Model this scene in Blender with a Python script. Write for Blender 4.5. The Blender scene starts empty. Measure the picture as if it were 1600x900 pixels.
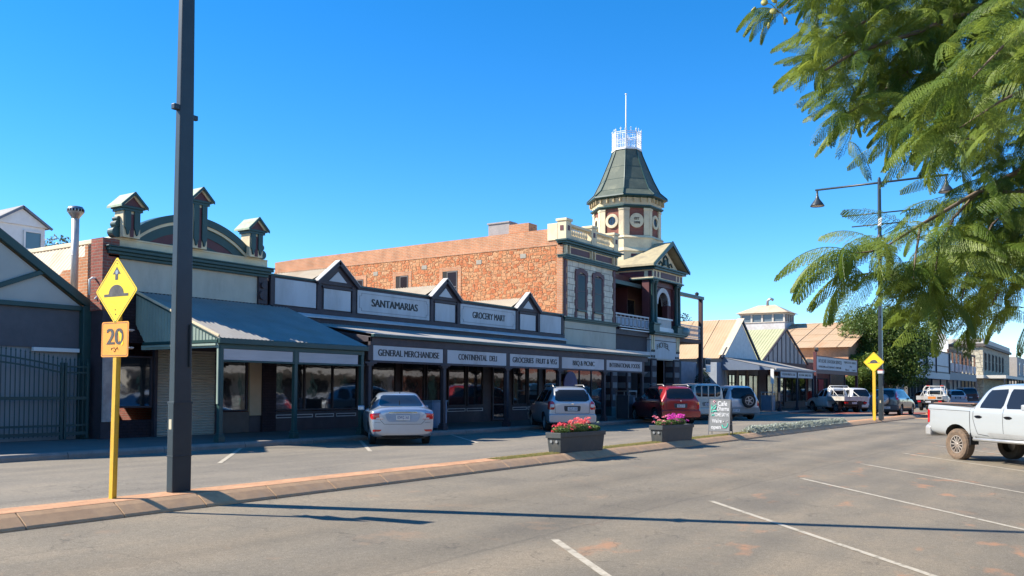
import bpy, bmesh, math, random
import numpy as np
from mathutils import Vector, Matrix
from mathutils.bvhtree import BVHTree
R = math.radians
rnd = random.Random(7)
S = bpy.context.scene
COL = S.collection
# ------------------------------------------------------------------ camera
cd = bpy.data.cameras.new("camera"); cam = bpy.data.objects.new("camera", cd); COL.objects.link(cam)
S.camera = cam
cd.sensor_width = 36.0; cd.lens = 31.5; cd.clip_start = 0.05; cd.clip_end = 3000
cd.shift_y = 113.0 / 1600.0                      # the photo is cropped from the top part of a taller frame
_A, _T, _R = R(34.3), R(1.85), R(0.28)
_f = Vector((math.cos(_A) * math.cos(_T), math.sin(_A) * math.cos(_T), math.sin(_T)))
_r = Vector((math.sin(_A), -math.cos(_A), 0)); _u = _r.cross(_f)
_r2 = _r * math.cos(_R) + _u * math.sin(_R); _u2 = _u * math.cos(_R) - _r * math.sin(_R)
m = Matrix((_r2, _u2, -_f)).transposed().to_4x4(); m.translation = (0, 0, 1.5)
cam.matrix_world = m
# ------------------------------------------------------------------ world, sun, exposure
SUN = Vector((-0.69, 1.01, 1.0)).normalized()
w = bpy.data.worlds.new("World"); S.world = w; w.use_nodes = True
nt = w.node_tree; bg = nt.nodes["Background"]
sky = nt.nodes.new("ShaderNodeTexSky"); sky.sky_type = 'NISHITA'; sky.sun_disc = False
sky.sun_elevation = math.asin(SUN.z); sky.sun_rotation = math.atan2(SUN.x, SUN.y)
sky.altitude = 350; sky.air_density = 0.85; sky.dust_density = 0.0; sky.ozone_density = 4.5
hv = nt.nodes.new('ShaderNodeHueSaturation'); hv.inputs['Saturation'].default_value = 1.31; nt.links.new(sky.outputs[0], hv.inputs['Color'])
nt.links.new(hv.outputs[0], bg.inputs[0]); bg.inputs[1].default_value = 0.125
sl = bpy.data.lights.new("sun", 'SUN'); sl.energy = 5.0; sl.angle = R(0.5); sl.color = (1.0, 0.92, 0.79)
so = bpy.data.objects.new("sun", sl); COL.objects.link(so)
so.rotation_euler = SUN.to_track_quat('Z', 'Y').to_euler(); so.location = (0, 0, 40)
S.view_settings.view_transform = 'Standard'; S.view_settings.look = 'None'
S.view_settings.exposure = 1.1; S.view_settings.gamma = 1.0
S.view_settings.use_curve_mapping = False
S.render.engine = 'CYCLES'
# ------------------------------------------------------------------ materials
MT = {}
def mat(name, c, rough=0.75, c2=None, scale=3.0, mix=1.0, bump=0.0, bscale=40.0, metal=0.0, spec=0.4, coat=0.0, stretch=None, dirt=None, dscale=0.7, dpos=(0.52,0.72)):
    """plain surface: base colour c varied towards c2 by noise, a fine noise bump, optional second 'dirt' colour"""
    if name in MT: return MT[name]
    m = bpy.data.materials.new(name); m.use_nodes = True; n = m.node_tree.nodes; l = m.node_tree.links
    b = n["Principled BSDF"]; b.inputs["Roughness"].default_value = rough; b.inputs["Metallic"].default_value = metal
    b.inputs["Specular IOR Level"].default_value = spec; b.inputs["Coat Weight"].default_value = coat
    tc = n.new("ShaderNodeTexCoord"); src = tc.outputs["Object"]
    if stretch:
        mp = n.new("ShaderNodeMapping"); mp.inputs["Scale"].default_value = stretch; l.new(src, mp.inputs[0]); src = mp.outputs[0]
    if c2 is None: c2 = tuple(v * 0.82 for v in c)
    ns = n.new("ShaderNodeTexNoise"); ns.inputs["Scale"].default_value = scale; ns.inputs["Detail"].default_value = 8; ns.inputs["Roughness"].default_value = 0.65
    l.new(src, ns.inputs[0])
    rp = n.new("ShaderNodeValToRGB"); rp.color_ramp.elements[0].position = 0.36; rp.color_ramp.elements[1].position = 0.64
    rp.color_ramp.elements[0].color = (*c, 1); rp.color_ramp.elements[1].color = (*c2, 1)
    l.new(ns.outputs[0], rp.inputs[0]); out = rp.outputs[0]
    if dirt:
        n2 = n.new("ShaderNodeTexNoise"); n2.inputs["Scale"].default_value = dscale; n2.inputs["Detail"].default_value = 10; n2.inputs["Roughness"].default_value = 0.7
        l.new(src, n2.inputs[0]); r2 = n.new("ShaderNodeValToRGB"); r2.color_ramp.elements[0].position = dpos[0]; r2.color_ramp.elements[1].position = dpos[1]
        l.new(n2.outputs[0], r2.inputs[0]); mx = n.new("ShaderNodeMixRGB"); l.new(r2.outputs[0], mx.inputs[0]); l.new(out, mx.inputs[1]); mx.inputs[2].default_value = (*dirt, 1); out = mx.outputs[0]
    l.new(out, b.inputs["Base Color"])
    if bump:
        nb = n.new("ShaderNodeTexNoise"); nb.inputs["Scale"].default_value = bscale; nb.inputs["Detail"].default_value = 4; l.new(tc.outputs["Object"], nb.inputs[0])
        bp = n.new("ShaderNodeBump"); bp.inputs["Strength"].default_value = bump; bp.inputs["Distance"].default_value = 0.01
        l.new(nb.outputs[0], bp.inputs["Height"]); l.new(bp.outputs[0], b.inputs["Normal"])
    MT[name] = m; return m
def wallcoord(n, l, sx=1.0, sz=1.0, flat=False):
    tc = n.new("ShaderNodeTexCoord"); sp = n.new("ShaderNodeSeparateXYZ"); l.new(tc.outputs["Object"], sp.inputs[0])
    cb = n.new("ShaderNodeCombineXYZ")
    if flat:
        l.new(sp.outputs[0], cb.inputs[0]); l.new(sp.outputs[1], cb.inputs[1]); return cb.outputs[0], tc
    ad = n.new("ShaderNodeMath"); ad.operation = 'ADD'; l.new(sp.outputs[0], ad.inputs[0]); l.new(sp.outputs[1], ad.inputs[1])
    l.new(ad.outputs[0], cb.inputs[0]); l.new(sp.outputs[2], cb.inputs[1]); return cb.outputs[0], tc
def brick(name, c1, c2, mortar, bw=0.24, bh=0.086, ms=0.012, bump=0.6, rough=0.9, flat=False, patch=None):
    if name in MT: return MT[name]
    m = bpy.data.materials.new(name); m.use_nodes = True; n = m.node_tree.nodes; l = m.node_tree.links
    b = n["Principled BSDF"]; b.inputs["Roughness"].default_value = rough; b.inputs["Specular IOR Level"].default_value = 0.2
    co, tc = wallcoord(n, l, flat=flat)
    nz = n.new("ShaderNodeTexNoise"); nz.inputs["Scale"].default_value = 6; l.new(tc.outputs["Object"], nz.inputs[0])
    vm = n.new("ShaderNodeVectorMath"); vm.operation = 'SCALE'; vm.inputs[3].default_value = 0.02; l.new(nz.outputs[1], vm.inputs[0])
    va = n.new("ShaderNodeVectorMath"); va.operation = 'ADD'; l.new(co, va.inputs[0]); l.new(vm.outputs[0], va.inputs[1])
    t = n.new("ShaderNodeTexBrick"); t.inputs["Scale"].default_value = 1; t.inputs["Brick Width"].default_value = bw; t.inputs["Row Height"].default_value = bh
    t.inputs["Mortar Size"].default_value = ms; t.inputs["Mortar Smooth"].default_value = 0.3; t.inputs["Bias"].default_value = 0
    t.inputs["Color1"].default_value = (*c1, 1); t.inputs["Color2"].default_value = (*c2, 1); t.inputs["Mortar"].default_value = (*mortar, 1)
    l.new(va.outputs[0], t.inputs[0])
    n2 = n.new("ShaderNodeTexNoise"); n2.inputs["Scale"].default_value = 1.3; n2.inputs["Detail"].default_value = 9; n2.inputs["Roughness"].default_value = 0.7; l.new(tc.outputs["Object"], n2.inputs[0])
    hs = n.new("ShaderNodeHueSaturation"); mr = n.new("ShaderNodeMapRange"); mr.inputs[1].default_value = 0.3; mr.inputs[2].default_value = 0.7; mr.inputs[3].default_value = 0.72; mr.inputs[4].default_value = 1.22
    l.new(n2.outputs[0], mr.inputs[0]); l.new(mr.outputs[0], hs.inputs["Value"]); l.new(t.outputs[0], hs.inputs["Color"])
    l.new(hs.outputs[0], b.inputs["Base Color"])
    n3 = n.new("ShaderNodeTexNoise"); n3.inputs["Scale"].default_value = 30; l.new(tc.outputs["Object"], n3.inputs[0])
    ma = n.new("ShaderNodeMath"); ma.operation = 'MULTIPLY_ADD'; ma.inputs[1].default_value = -1.0; l.new(t.outputs[1], ma.inputs[0]); l.new(n3.outputs[0], ma.inputs[2])
    bp = n.new("ShaderNodeBump"); bp.inputs["Strength"].default_value = bump; bp.inputs["Distance"].default_value = 0.02
    l.new(ma.outputs[0], bp.inputs["Height"]); l.new(bp.outputs[0], b.inputs["Normal"])
    MT[name] = m; return m
def rubble(name, c1, c2, c3, mortar, size=0.42, bump=1.0, dist=0.05):
    """rough coursed rubble stone: box-like voronoi cells of uneven size with raised, pitted faces"""
    m = bpy.data.materials.new(name); m.use_nodes = True; n = m.node_tree.nodes; l = m.node_tree.links
    b = n["Principled BSDF"]; b.inputs["Roughness"].default_value = 0.95; b.inputs["Specular IOR Level"].default_value = 0.15
    co, tc = wallcoord(n, l)
    nz = n.new("ShaderNodeTexNoise"); nz.inputs["Scale"].default_value = 2.5; nz.inputs["Detail"].default_value = 3; l.new(tc.outputs["Object"], nz.inputs[0])
    vs = n.new("ShaderNodeVectorMath"); vs.operation = 'SCALE'; vs.inputs[3].default_value = 0.16; l.new(nz.outputs[1], vs.inputs[0])
    va = n.new("ShaderNodeVectorMath"); va.operation = 'ADD'; l.new(co, va.inputs[0]); l.new(vs.outputs[0], va.inputs[1])
    mp = n.new("ShaderNodeMapping"); mp.inputs["Scale"].default_value = (1 / size, 1.45 / size, 1); l.new(va.outputs[0], mp.inputs[0])
    v = n.new("ShaderNodeTexVoronoi"); v.distance = 'CHEBYCHEV'; v.inputs["Scale"].default_value = 1; v.inputs["Randomness"].default_value = 0.8; l.new(mp.outputs[0], v.inputs[0])
    v2 = n.new("ShaderNodeTexVoronoi"); v2.feature = 'F2'; v2.distance = 'CHEBYCHEV'; v2.inputs["Scale"].default_value = 1; v2.inputs["Randomness"].default_value = 0.8; l.new(mp.outputs[0], v2.inputs[0])
    sb = n.new("ShaderNodeMath"); sb.operation = 'SUBTRACT'; l.new(v2.outputs["Distance"], sb.inputs[0]); l.new(v.outputs["Distance"], sb.inputs[1])
    ed = n.new("ShaderNodeMapRange"); ed.inputs[1].default_value = 0.02; ed.inputs[2].default_value = 0.13; l.new(sb.outputs[0], ed.inputs[0])
    sx = n.new("ShaderNodeSeparateXYZ"); l.new(v.outputs["Color"], sx.inputs[0])
    rp = n.new("ShaderNodeValToRGB"); e = rp.color_ramp.elements; e[0].color = (*c1, 1); e[1].color = (*c3, 1); e[0].position = 0.1; e[1].position = 0.95
    k = e.new(0.5); k.color = (*c2, 1); l.new(sx.outputs[0], rp.inputs[0])
    n2 = n.new("ShaderNodeTexNoise"); n2.inputs["Scale"].default_value = 9; n2.inputs["Detail"].default_value = 8; n2.inputs["Roughness"].default_value = 0.7; l.new(tc.outputs["Object"], n2.inputs[0])
    mr = n.new("ShaderNodeMapRange"); mr.inputs[1].default_value = 0.3; mr.inputs[2].default_value = 0.7; mr.inputs[3].default_value = 0.7; mr.inputs[4].default_value = 1.25; l.new(n2.outputs[0], mr.inputs[0])
    hs = n.new("ShaderNodeHueSaturation"); l.new(mr.outputs[0], hs.inputs["Value"]); l.new(rp.outputs[0], hs.inputs["Color"])
    mx = n.new("ShaderNodeMixRGB"); l.new(ed.outputs[0], mx.inputs[0]); mx.inputs[1].default_value = (*mortar, 1); l.new(hs.outputs[0], mx.inputs[2])
    l.new(mx.outputs[0], b.inputs["Base Color"])
    h = n.new("ShaderNodeMath"); h.operation = 'MULTIPLY_ADD'; h.inputs[1].default_value = 0.9; l.new(n2.outputs[0], h.inputs[0]); l.new(ed.outputs[0], h.inputs[2])
    bp = n.new("ShaderNodeBump"); bp.inputs["Strength"].default_value = bump; bp.inputs["Distance"].default_value = dist
    l.new(h.outputs[0], bp.inputs["Height"]); l.new(bp.outputs[0], b.inputs["Normal"])
    MT[name] = m; return m
def glass(name, c=(0.02, 0.025, 0.03), rough=0.04, spec=0.6, ior=1.5):
    if name in MT: return MT[name]
    m = bpy.data.materials.new(name); m.use_nodes = True; n = m.node_tree.nodes; l = m.node_tree.links
    b = n["Principled BSDF"]; b.inputs["Base Color"].default_value = (*c, 1); b.inputs["Roughness"].default_value = rough; b.inputs["Specular IOR Level"].default_value = spec; b.inputs["IOR"].default_value = ior
    tc = n.new("ShaderNodeTexCoord"); ns = n.new("ShaderNodeTexNoise"); ns.inputs["Scale"].default_value = 1.6; l.new(tc.outputs["Object"], ns.inputs[0])
    bp = n.new("ShaderNodeBump"); bp.inputs["Strength"].default_value = 0.06; bp.inputs["Distance"].default_value = 0.05; l.new(ns.outputs[0], bp.inputs["Height"]); l.new(bp.outputs[0], b.inputs["Normal"])
    MT[name] = m; return m
def paint(name, c, metal=0.0, rough=0.3, dust=(0.35, 0.25, 0.17), dust_amt=0.25):
    if name in MT: return MT[name]
    m = bpy.data.materials.new(name); m.use_nodes = True; n = m.node_tree.nodes; l = m.node_tree.links
    b = n["Principled BSDF"]; b.inputs["Metallic"].default_value = metal; b.inputs["Roughness"].default_value = rough
    b.inputs["Coat Weight"].default_value = 0.8; b.inputs["Coat Roughness"].default_value = 0.05
    tc = n.new("ShaderNodeTexCoord"); sp = n.new("ShaderNodeSeparateXYZ"); l.new(tc.outputs["Object"], sp.inputs[0])
    ns = n.new("ShaderNodeTexNoise"); ns.inputs["Scale"].default_value = 5; ns.inputs["Detail"].default_value = 8; l.new(tc.outputs["Object"], ns.inputs[0])
    mr = n.new("ShaderNodeMapRange"); mr.inputs[1].default_value = 0.75; mr.inputs[2].default_value = 0.2; mr.inputs[3].default_value = 0.03; mr.inputs[4].default_value = dust_amt * 2; l.new(sp.outputs[2], mr.inputs[0])
    mu = n.new("ShaderNodeMath"); mu.operation = 'MULTIPLY'; l.new(mr.outputs[0], mu.inputs[0]); l.new(ns.outputs[0], mu.inputs[1])
    mx = n.new("ShaderNodeMixRGB"); mx.inputs[1].default_value = (*c, 1); mx.inputs[2].default_value = (*dust, 1); l.new(mu.outputs[0], mx.inputs[0]); l.new(mx.outputs[0], b.inputs["Base Color"])
    ra = n.new("ShaderNodeMath"); ra.operation = 'MULTIPLY_ADD'; ra.inputs[1].default_value = 0.8; ra.inputs[2].default_value = 0.05; l.new(mu.outputs[0], ra.inputs[0]); l.new(ra.outputs[0], b.inputs["Coat Roughness"])
    MT[name] = m; return m
def leafmat(name, c, c2, trans=0.35, scale=1.5):
    m = bpy.data.materials.new(name); m.use_nodes = True; n = m.node_tree.nodes; l = m.node_tree.links
    b = n["Principled BSDF"]; b.inputs["Roughness"].default_value = 0.5; b.inputs["Specular IOR Level"].default_value = 0.35
    tc = n.new("ShaderNodeTexCoord"); ns = n.new("ShaderNodeTexNoise"); ns.inputs["Scale"].default_value = scale; ns.inputs["Detail"].default_value = 6; l.new(tc.outputs["Object"], ns.inputs[0])
    rp = n.new("ShaderNodeValToRGB"); rp.color_ramp.elements[0].position = 0.35; rp.color_ramp.elements[1].position = 0.65
    rp.color_ramp.elements[0].color = (*c, 1); rp.color_ramp.elements[1].color = (*c2, 1); l.new(ns.outputs[0], rp.inputs[0]); l.new(rp.outputs[0], b.inputs["Base Color"])
    tr = n.new("ShaderNodeBsdfTranslucent"); hs = n.new("ShaderNodeHueSaturation"); hs.inputs["Value"].default_value = 1.5; hs.inputs["Hue"].default_value = 0.48
    l.new(rp.outputs[0], hs.inputs["Color"]); l.new(hs.outputs[0], tr.inputs[0])
    ms = n.new("ShaderNodeMixShader"); ms.inputs[0].default_value = trans; l.new(b.outputs[0], ms.inputs[1]); l.new(tr.outputs[0], ms.inputs[2])
    l.new(ms.outputs[0], n["Material Output"].inputs[0]); MT[name] = m; return m
# ------------------------------------------------------------------ mesh building
CAM_SCALE = 1.055                                       # buildings come from image pixels, scaled about the camera; footpath 0.15 units up
def bw(p): return (p[0] * CAM_SCALE, p[1] * CAM_SCALE, p[2] * CAM_SCALE - 0.0825)
class MB:
    def __init__(s, unit=False): s.v = []; s.f = []; s.m = []; s.unit = unit
    def add(s, vs, fs, m=0):
        o = len(s.v); s.v.extend([tuple(p) for p in vs]); s.f.extend([tuple(i + o for i in f) for f in fs]); s.m.extend([m] * len(fs)); return s
    def box(s, x0, x1, y0, y1, z0, z1, m=0):
        return s.add([(x0,y0,z0),(x1,y0,z0),(x1,y1,z0),(x0,y1,z0),(x0,y0,z1),(x1,y0,z1),(x1,y1,z1),(x0,y1,z1)],
                     [(0,3,2,1),(4,5,6,7),(0,1,5,4),(1,2,6,5),(2,3,7,6),(3,0,4,7)], m)
    def obox(s, c, h, rz=0, rx=0, ry=0, m=0):
        M = Matrix.Translation(c) @ Matrix.Rotation(rz,4,'Z') @ Matrix.Rotation(ry,4,'Y') @ Matrix.Rotation(rx,4,'X')
        t = MB().box(-h[0],h[0],-h[1],h[1],-h[2],h[2]); return s.add([M @ Vector(p) for p in t.v], t.f, m)
    def prism(s, pts, ax, a, b, m=0):
        n = len(pts)
        def P(p, k): return (p[0], k, p[1]) if ax == 'y' else ((k, p[0], p[1]) if ax == 'x' else (p[0], p[1], k))
        vs = [P(p, a) for p in pts] + [P(p, b) for p in pts]
        return s.add(vs, [tuple(range(n)), tuple(range(2*n-1, n-1, -1))] + [(i, i+n, (i+1) % n + n, (i+1) % n) for i in range(n)], m)
    def bar(s, p, q, w=0.05, h=None, m=0):
        p = Vector(p); q = Vector(q); d = (q-p).normalized(); h = h or w
        a = Vector((0,0,1)) if abs(d.z) < 0.95 else Vector((1,0,0)); x = d.cross(a).normalized(); y = x.cross(d)
        vs = [c + x*i*w/2 + y*j*h/2 for c in (p,q) for i,j in ((-1,-1),(1,-1),(1,1),(-1,1))]
        return s.add(vs, [(0,1,2,3),(7,6,5,4),(0,4,5,1),(1,5,6,2),(2,6,7,3),(3,7,4,0)], m)
    def tube(s, p, q, r, r2=None, n=12, m=0, cap=True):
        p = Vector(p); q = Vector(q); d = (q-p).normalized(); r2 = r if r2 is None else r2
        a = Vector((0,0,1)) if abs(d.z) < 0.9 else Vector((1,0,0)); x = d.cross(a).normalized(); y = d.cross(x)
        vs = [p + (x*math.cos(t)+y*math.sin(t))*r for t in [2*math.pi*i/n for i in range(n)]] + [q + (x*math.cos(t)+y*math.sin(t))*r2 for t in [2*math.pi*i/n for i in range(n)]]
        fs = [(i, (i+1) % n, (i+1) % n + n, i+n) for i in range(n)]
        if cap: fs += [tuple(range(n-1,-1,-1)), tuple(range(n, 2*n))]
        return s.add(vs, fs, m)
    def path(s, pts, r, n=8, m=0):
        pts = [Vector(p) for p in pts]; rr = r if isinstance(r, (list, tuple)) else [r]*len(pts); vs = []; 
        up = Vector((0.13,0.21,0.97)).normalized()
        for i, p in enumerate(pts):
            d = (pts[min(i+1,len(pts)-1)] - pts[max(i-1,0)]).normalized(); x = d.cross(up)
            if x.length < 1e-3: x = d.cross(Vector((1,0,0)))
            x.normalize(); y = d.cross(x)
            vs += [p + (x*math.cos(2*math.pi*k/n)+y*math.sin(2*math.pi*k/n))*rr[i] for k in range(n)]
        fs = [(i*n+k, i*n+(k+1)%n, (i+1)*n+(k+1)%n, (i+1)*n+k) for i in range(len(pts)-1) for k in range(n)]
        fs += [tuple(range(n-1,-1,-1)), tuple(range((len(pts)-1)*n, len(pts)*n))]
        return s.add(vs, fs, m)
    def lathe(s, prof, c=(0,0,0), n=24, m=0, axis='z', a0=0.0, cap=True):
        vs = []; k = len(prof)
        for i in range(n):
            t = 2*math.pi*i/n + a0
            for r, z in prof:
                p = (r*math.cos(t), r*math.sin(t), z)
                if axis == 'y': p = (p[0], p[2], p[1])
                if axis == 'x': p = (p[2], p[0], p[1])
                vs.append((c[0]+p[0], c[1]+p[1], c[2]+p[2]))
        fs = [(i*k+j, ((i+1)%n)*k+j, ((i+1)%n)*k+j+1, i*k+j+1) for i in range(n) for j in range(k-1)]
        if cap: fs += [tuple(i*k for i in range(n))[::-1], tuple(i*k+k-1 for i in range(n))]
        return s.add(vs, fs, m)
    def corr(s, x0, x1, a, b, pitch=0.09, amp=0.012, rows=2, axis='x', m=0, t=0.0):
        """corrugated sheet: ribs run from a=(y,z) to b=(y,z); waves along x (or y if axis='y')"""
        n = max(4, int((x1-x0)/pitch*6)); vs = []
        A = Vector((a[0],a[1])); B = Vector((b[0],b[1])); d = (B-A).normalized(); nn = Vector((-d.y, d.x))
        if nn.y < 0: nn = -nn
        for r in range(rows):
            P = A.lerp(B, r/(rows-1))
            for i in range(n+1):
                x = x0+(x1-x0)*i/n; o = amp*math.sin(2*math.pi*x/pitch)+t; q = P+nn*o
                vs.append((x,q.x,q.y) if axis == 'x' else (q.x,x,q.y))
        return s.add(vs, [(r*(n+1)+i, r*(n+1)+i+1, (r+1)*(n+1)+i+1, (r+1)*(n+1)+i) for r in range(rows-1) for i in range(n)], m)
    def clusters(s, gap=0.13, most=12):
        """group the loose pieces of this mesh that nearly touch; None if it is one piece or too many"""
        n = len(s.v)
        if len(s.f) > 2500 or len(s.f) < 2: return None
        par = list(range(n))
        def fd(a):
            while par[a] != a: par[a] = par[par[a]]; a = par[a]
            return a
        for f in s.f:
            r0 = fd(f[0])
            for q in f[1:]: par[fd(q)] = r0
        bb = {}
        for i, p in enumerate(s.v):
            r = fd(i)
            if r not in bb: bb[r] = [list(p), list(p)]
            for a in range(3): bb[r][0][a] = min(bb[r][0][a], p[a]); bb[r][1][a] = max(bb[r][1][a], p[a])
        ks = list(bb); 
        if len(ks) < 2 or len(ks) > 160: return None
        cp = {k: k for k in ks}
        def fc(a):
            while cp[a] != a: a = cp[a]
            return a
        for i, a in enumerate(ks):
            for b in ks[i+1:]:
                if all(bb[a][0][q] - gap < bb[b][1][q] and bb[b][0][q] - gap < bb[a][1][q] for q in range(3)): cp[fc(a)] = fc(b)
        roots = {}
        for k in ks: roots.setdefault(fc(k), len(roots))
        if len(roots) < 2 or len(roots) > most: return None
        out = [MB(s.unit) for _ in roots]; maps = [dict() for _ in roots]
        for f, mi in zip(s.f, s.m):
            g = roots[fc(fd(f[0]))]; o = out[g]; nf = []
            for q in f:
                if q not in maps[g]: maps[g][q] = len(o.v); o.v.append(s.v[q])
                nf.append(maps[g][q])
            o.f.append(tuple(nf)); o.m.append(mi)
        return out
    def build(s, name, mats, parent=None, bevel=0.0, smooth=False, org=None, recalc=True, whole=False, **k):
        if parent is not None and not whole:
            cs = s.clusters()
            if cs: return [c.build(name, mats, parent, bevel, smooth, org, recalc, True, **k) for c in cs][0]
        if not isinstance(mats, (list,tuple)): mats = [mats]
        vs = [bw(p) for p in s.v] if s.unit else s.v
        if org is None and parent is not None and s.unit:
            q = parent
            while q.parent: q = q.parent
            org = q.location
        if org is not None: vs = [(p[0]-org[0], p[1]-org[1], p[2]-org[2]) for p in vs]
        me = bpy.data.meshes.new(name); me.from_pydata(vs, [], s.f)
        for q in mats: me.materials.append(q)
        me.polygons.foreach_set("material_index", s.m)
        if recalc:
            bm = bmesh.new(); bm.from_mesh(me); bmesh.ops.recalc_face_normals(bm, faces=bm.faces); bm.to_mesh(me); bm.free()
        if smooth: me.polygons.foreach_set("use_smooth", [True]*len(me.polygons))
        o = bpy.data.objects.new(name, me); COL.objects.link(o)
        if parent: o.parent = parent
        if bevel:
            b = o.modifiers.new("bevel", 'BEVEL'); b.width = bevel; b.segments = 2; b.limit_method = 'ANGLE'; b.angle_limit = R(40)
        if k: tag(o, **k)
        return o
def U(): return MB(True)
def tag(o, label=None, cat=None, group=None, kind=None):
    if label: o["label"] = label
    if cat: o["category"] = cat
    if group: o["group"] = group
    if kind: o["kind"] = kind
    return o
def thing(name, label, cat, loc=(0,0,0), rz=0, group=None):
    o = bpy.data.objects.new(name, None); COL.objects.link(o); o.location = loc; o.rotation_euler = (0,0,rz); o.empty_display_size = 0.2
    return tag(o, label, cat, group)
def ubuilding(name, label, x, y, cat="building", group=None): return thing(name, label, cat, bw((x,y,0.15)), 0, group)
def text(body, name, mt, parent, loc, size, sx=1.0, offset=0.0, face='-y', width=None, extr=0.004, unit=True, spacing=1.0, arc=None):
    """raised lettering; face='-y' reads from the street, '-x' faces down the street"""
    cu = bpy.data.curves.new(name, 'FONT'); cu.body = body; cu.size = size; cu.extrude = extr; cu.align_x = 'CENTER'; cu.align_y = 'CENTER'; cu.space_character = spacing
    t = bpy.data.objects.new(name, cu); COL.objects.link(t); dg = bpy.context.evaluated_depsgraph_get(); dg.update()
    me = bpy.data.meshes.new_from_object(t.evaluated_get(dg)); bpy.data.objects.remove(t)
    vs = [v.co.copy() for v in me.vertices]
    if width and vs:
        w0 = max(v.x for v in vs) - min(v.x for v in vs); sx = width / w0
    if offset:                                   # heavier strokes: the same outline laid three times side by side
        bm = bmesh.new(); bm.from_mesh(me); base = bm.verts[:] + bm.edges[:] + bm.faces[:]
        for k_, dx in enumerate((-offset, offset)):
            d_ = bmesh.ops.duplicate(bm, geom=base); vv = [e for e in d_['geom'] if isinstance(e, bmesh.types.BMVert)]
            bmesh.ops.translate(bm, verts=vv, vec=(dx, 0, 0.0006*(k_+1)))
        bm.to_mesh(me); bm.free()
    q = parent
    while q.parent: q = q.parent
    org = q.location if unit else Vector((0,0,0)); L = bw(loc) if unit else loc
    for v in me.vertices:
        x, y, z = v.co; x *= sx
        if arc: y += arc * (1 - (x/(width*0.5))**2)
        if face == '-y': p = Vector((x, -z, y))
        elif face == '-x': p = Vector((-z, -x, y))
        elif face == '+x': p = Vector((z, x, y))
        v.co = p + Vector(L) - org
    me.materials.clear(); me.materials.append(mt)
    for p in me.polygons: p.material_index = 0
    o = bpy.data.objects.new(name, me); COL.objects.link(o); o.parent = parent; return o
# ------------------------------------------------------------------ palette
DGREEN = mat("green_trim_paint", (0.018,0.060,0.058), 0.45, bump=0.05)
POLEG = mat("street_pole_paint", (0.028,0.040,0.048), 0.38, c2=(0.022,0.031,0.038), scale=2)
MAROON = mat("maroon_paint", (0.105,0.030,0.034), 0.55, c2=(0.08,0.024,0.028), bump=0.1)
DARKP = mat("charcoal_plum_paint", (0.050,0.036,0.043), 0.6, c2=(0.036,0.026,0.031), bump=0.15, dirt=(0.075,0.06,0.06))
CREAM = mat("cream_render", (0.72,0.61,0.40), 0.85, c2=(0.60,0.50,0.33), scale=1.6, bump=0.3, dirt=(0.42,0.35,0.25))
CREAMG = mat("stone_cream_render", (0.50,0.46,0.37), 0.85, c2=(0.43,0.39,0.31), scale=1.2, bump=0.3, dirt=(0.34,0.31,0.26), stretch=(1,1,0.4))
LGREY = mat("light_grey_board", (0.50,0.50,0.51), 0.6, c2=(0.45,0.45,0.455), scale=1.0, dirt=(0.36,0.345,0.34), stretch=(1.2,1.2,0.35), dpos=(0.46,0.70))
WHITEP = mat("white_paint", (0.74,0.73,0.70), 0.55, c2=(0.66,0.65,0.62), scale=2)
BLACKP = mat("black_lettering", (0.02,0.018,0.02), 0.5)
BLACK = mat("flat_black", (0.012,0.012,0.013), 0.8)
ROOFZ = mat("zinc_roof", (0.30,0.285,0.26), 0.6, c2=(0.25,0.235,0.215), scale=1.2, dirt=(0.27,0.22,0.17), spec=0.35)
ROOFB = mat("beige_roof", (0.50,0.42,0.30), 0.6, c2=(0.43,0.35,0.25), scale=0.8, dirt=(0.40,0.29,0.18))
ROOFT = mat("tan_rusted_roof", (0.44,0.31,0.19), 0.7, c2=(0.39,0.27,0.165), scale=0.5, dirt=(0.40,0.22,0.11), dscale=0.35, bump=0.2)
ROOFG = mat("olive_roof", (0.42,0.42,0.24), 0.6, c2=(0.36,0.36,0.21), scale=0.8)
CLADG = mat("sage_cladding", (0.27,0.34,0.28), 0.6, c2=(0.23,0.30,0.25), scale=1.5, dirt=(0.19,0.23,0.2))
BRICKO = brick("orange_brick", (0.50,0.215,0.105), (0.43,0.19,0.10), (0.46,0.36,0.26))
BRICKR = brick("red_brick", (0.28,0.085,0.06), (0.22,0.07,0.055), (0.22,0.16,0.13))
BRICKD = brick("dark_painted_brick", (0.045,0.03,0.036), (0.038,0.026,0.03), (0.03,0.02,0.024), bump=1.0)
RUBO = rubble("orange_rubble_stone", (0.46,0.155,0.07), (0.54,0.215,0.10), (0.54,0.29,0.15), (0.50,0.29,0.165), .27, 1.0, .07)
SHOPG = glass("shop_glass", (0.018,0.020,0.024), ior=2.1); 
DIMG = glass("dim_sash_glass", (0.02,0.015,0.018), 0.15, 0.12)
CARG = glass("car_glass", (0.012,0.014,0.017), 0.02, 0.5)
STEEL = mat("dull_steel", (0.35,0.36,0.37), 0.4, metal=0.8)
RUB = mat("tyre_rubber", (0.025,0.024,0.023), 0.85, bump=0.4, bscale=60)
PLAST = mat("black_plastic", (0.022,0.022,0.024), 0.55)
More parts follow.
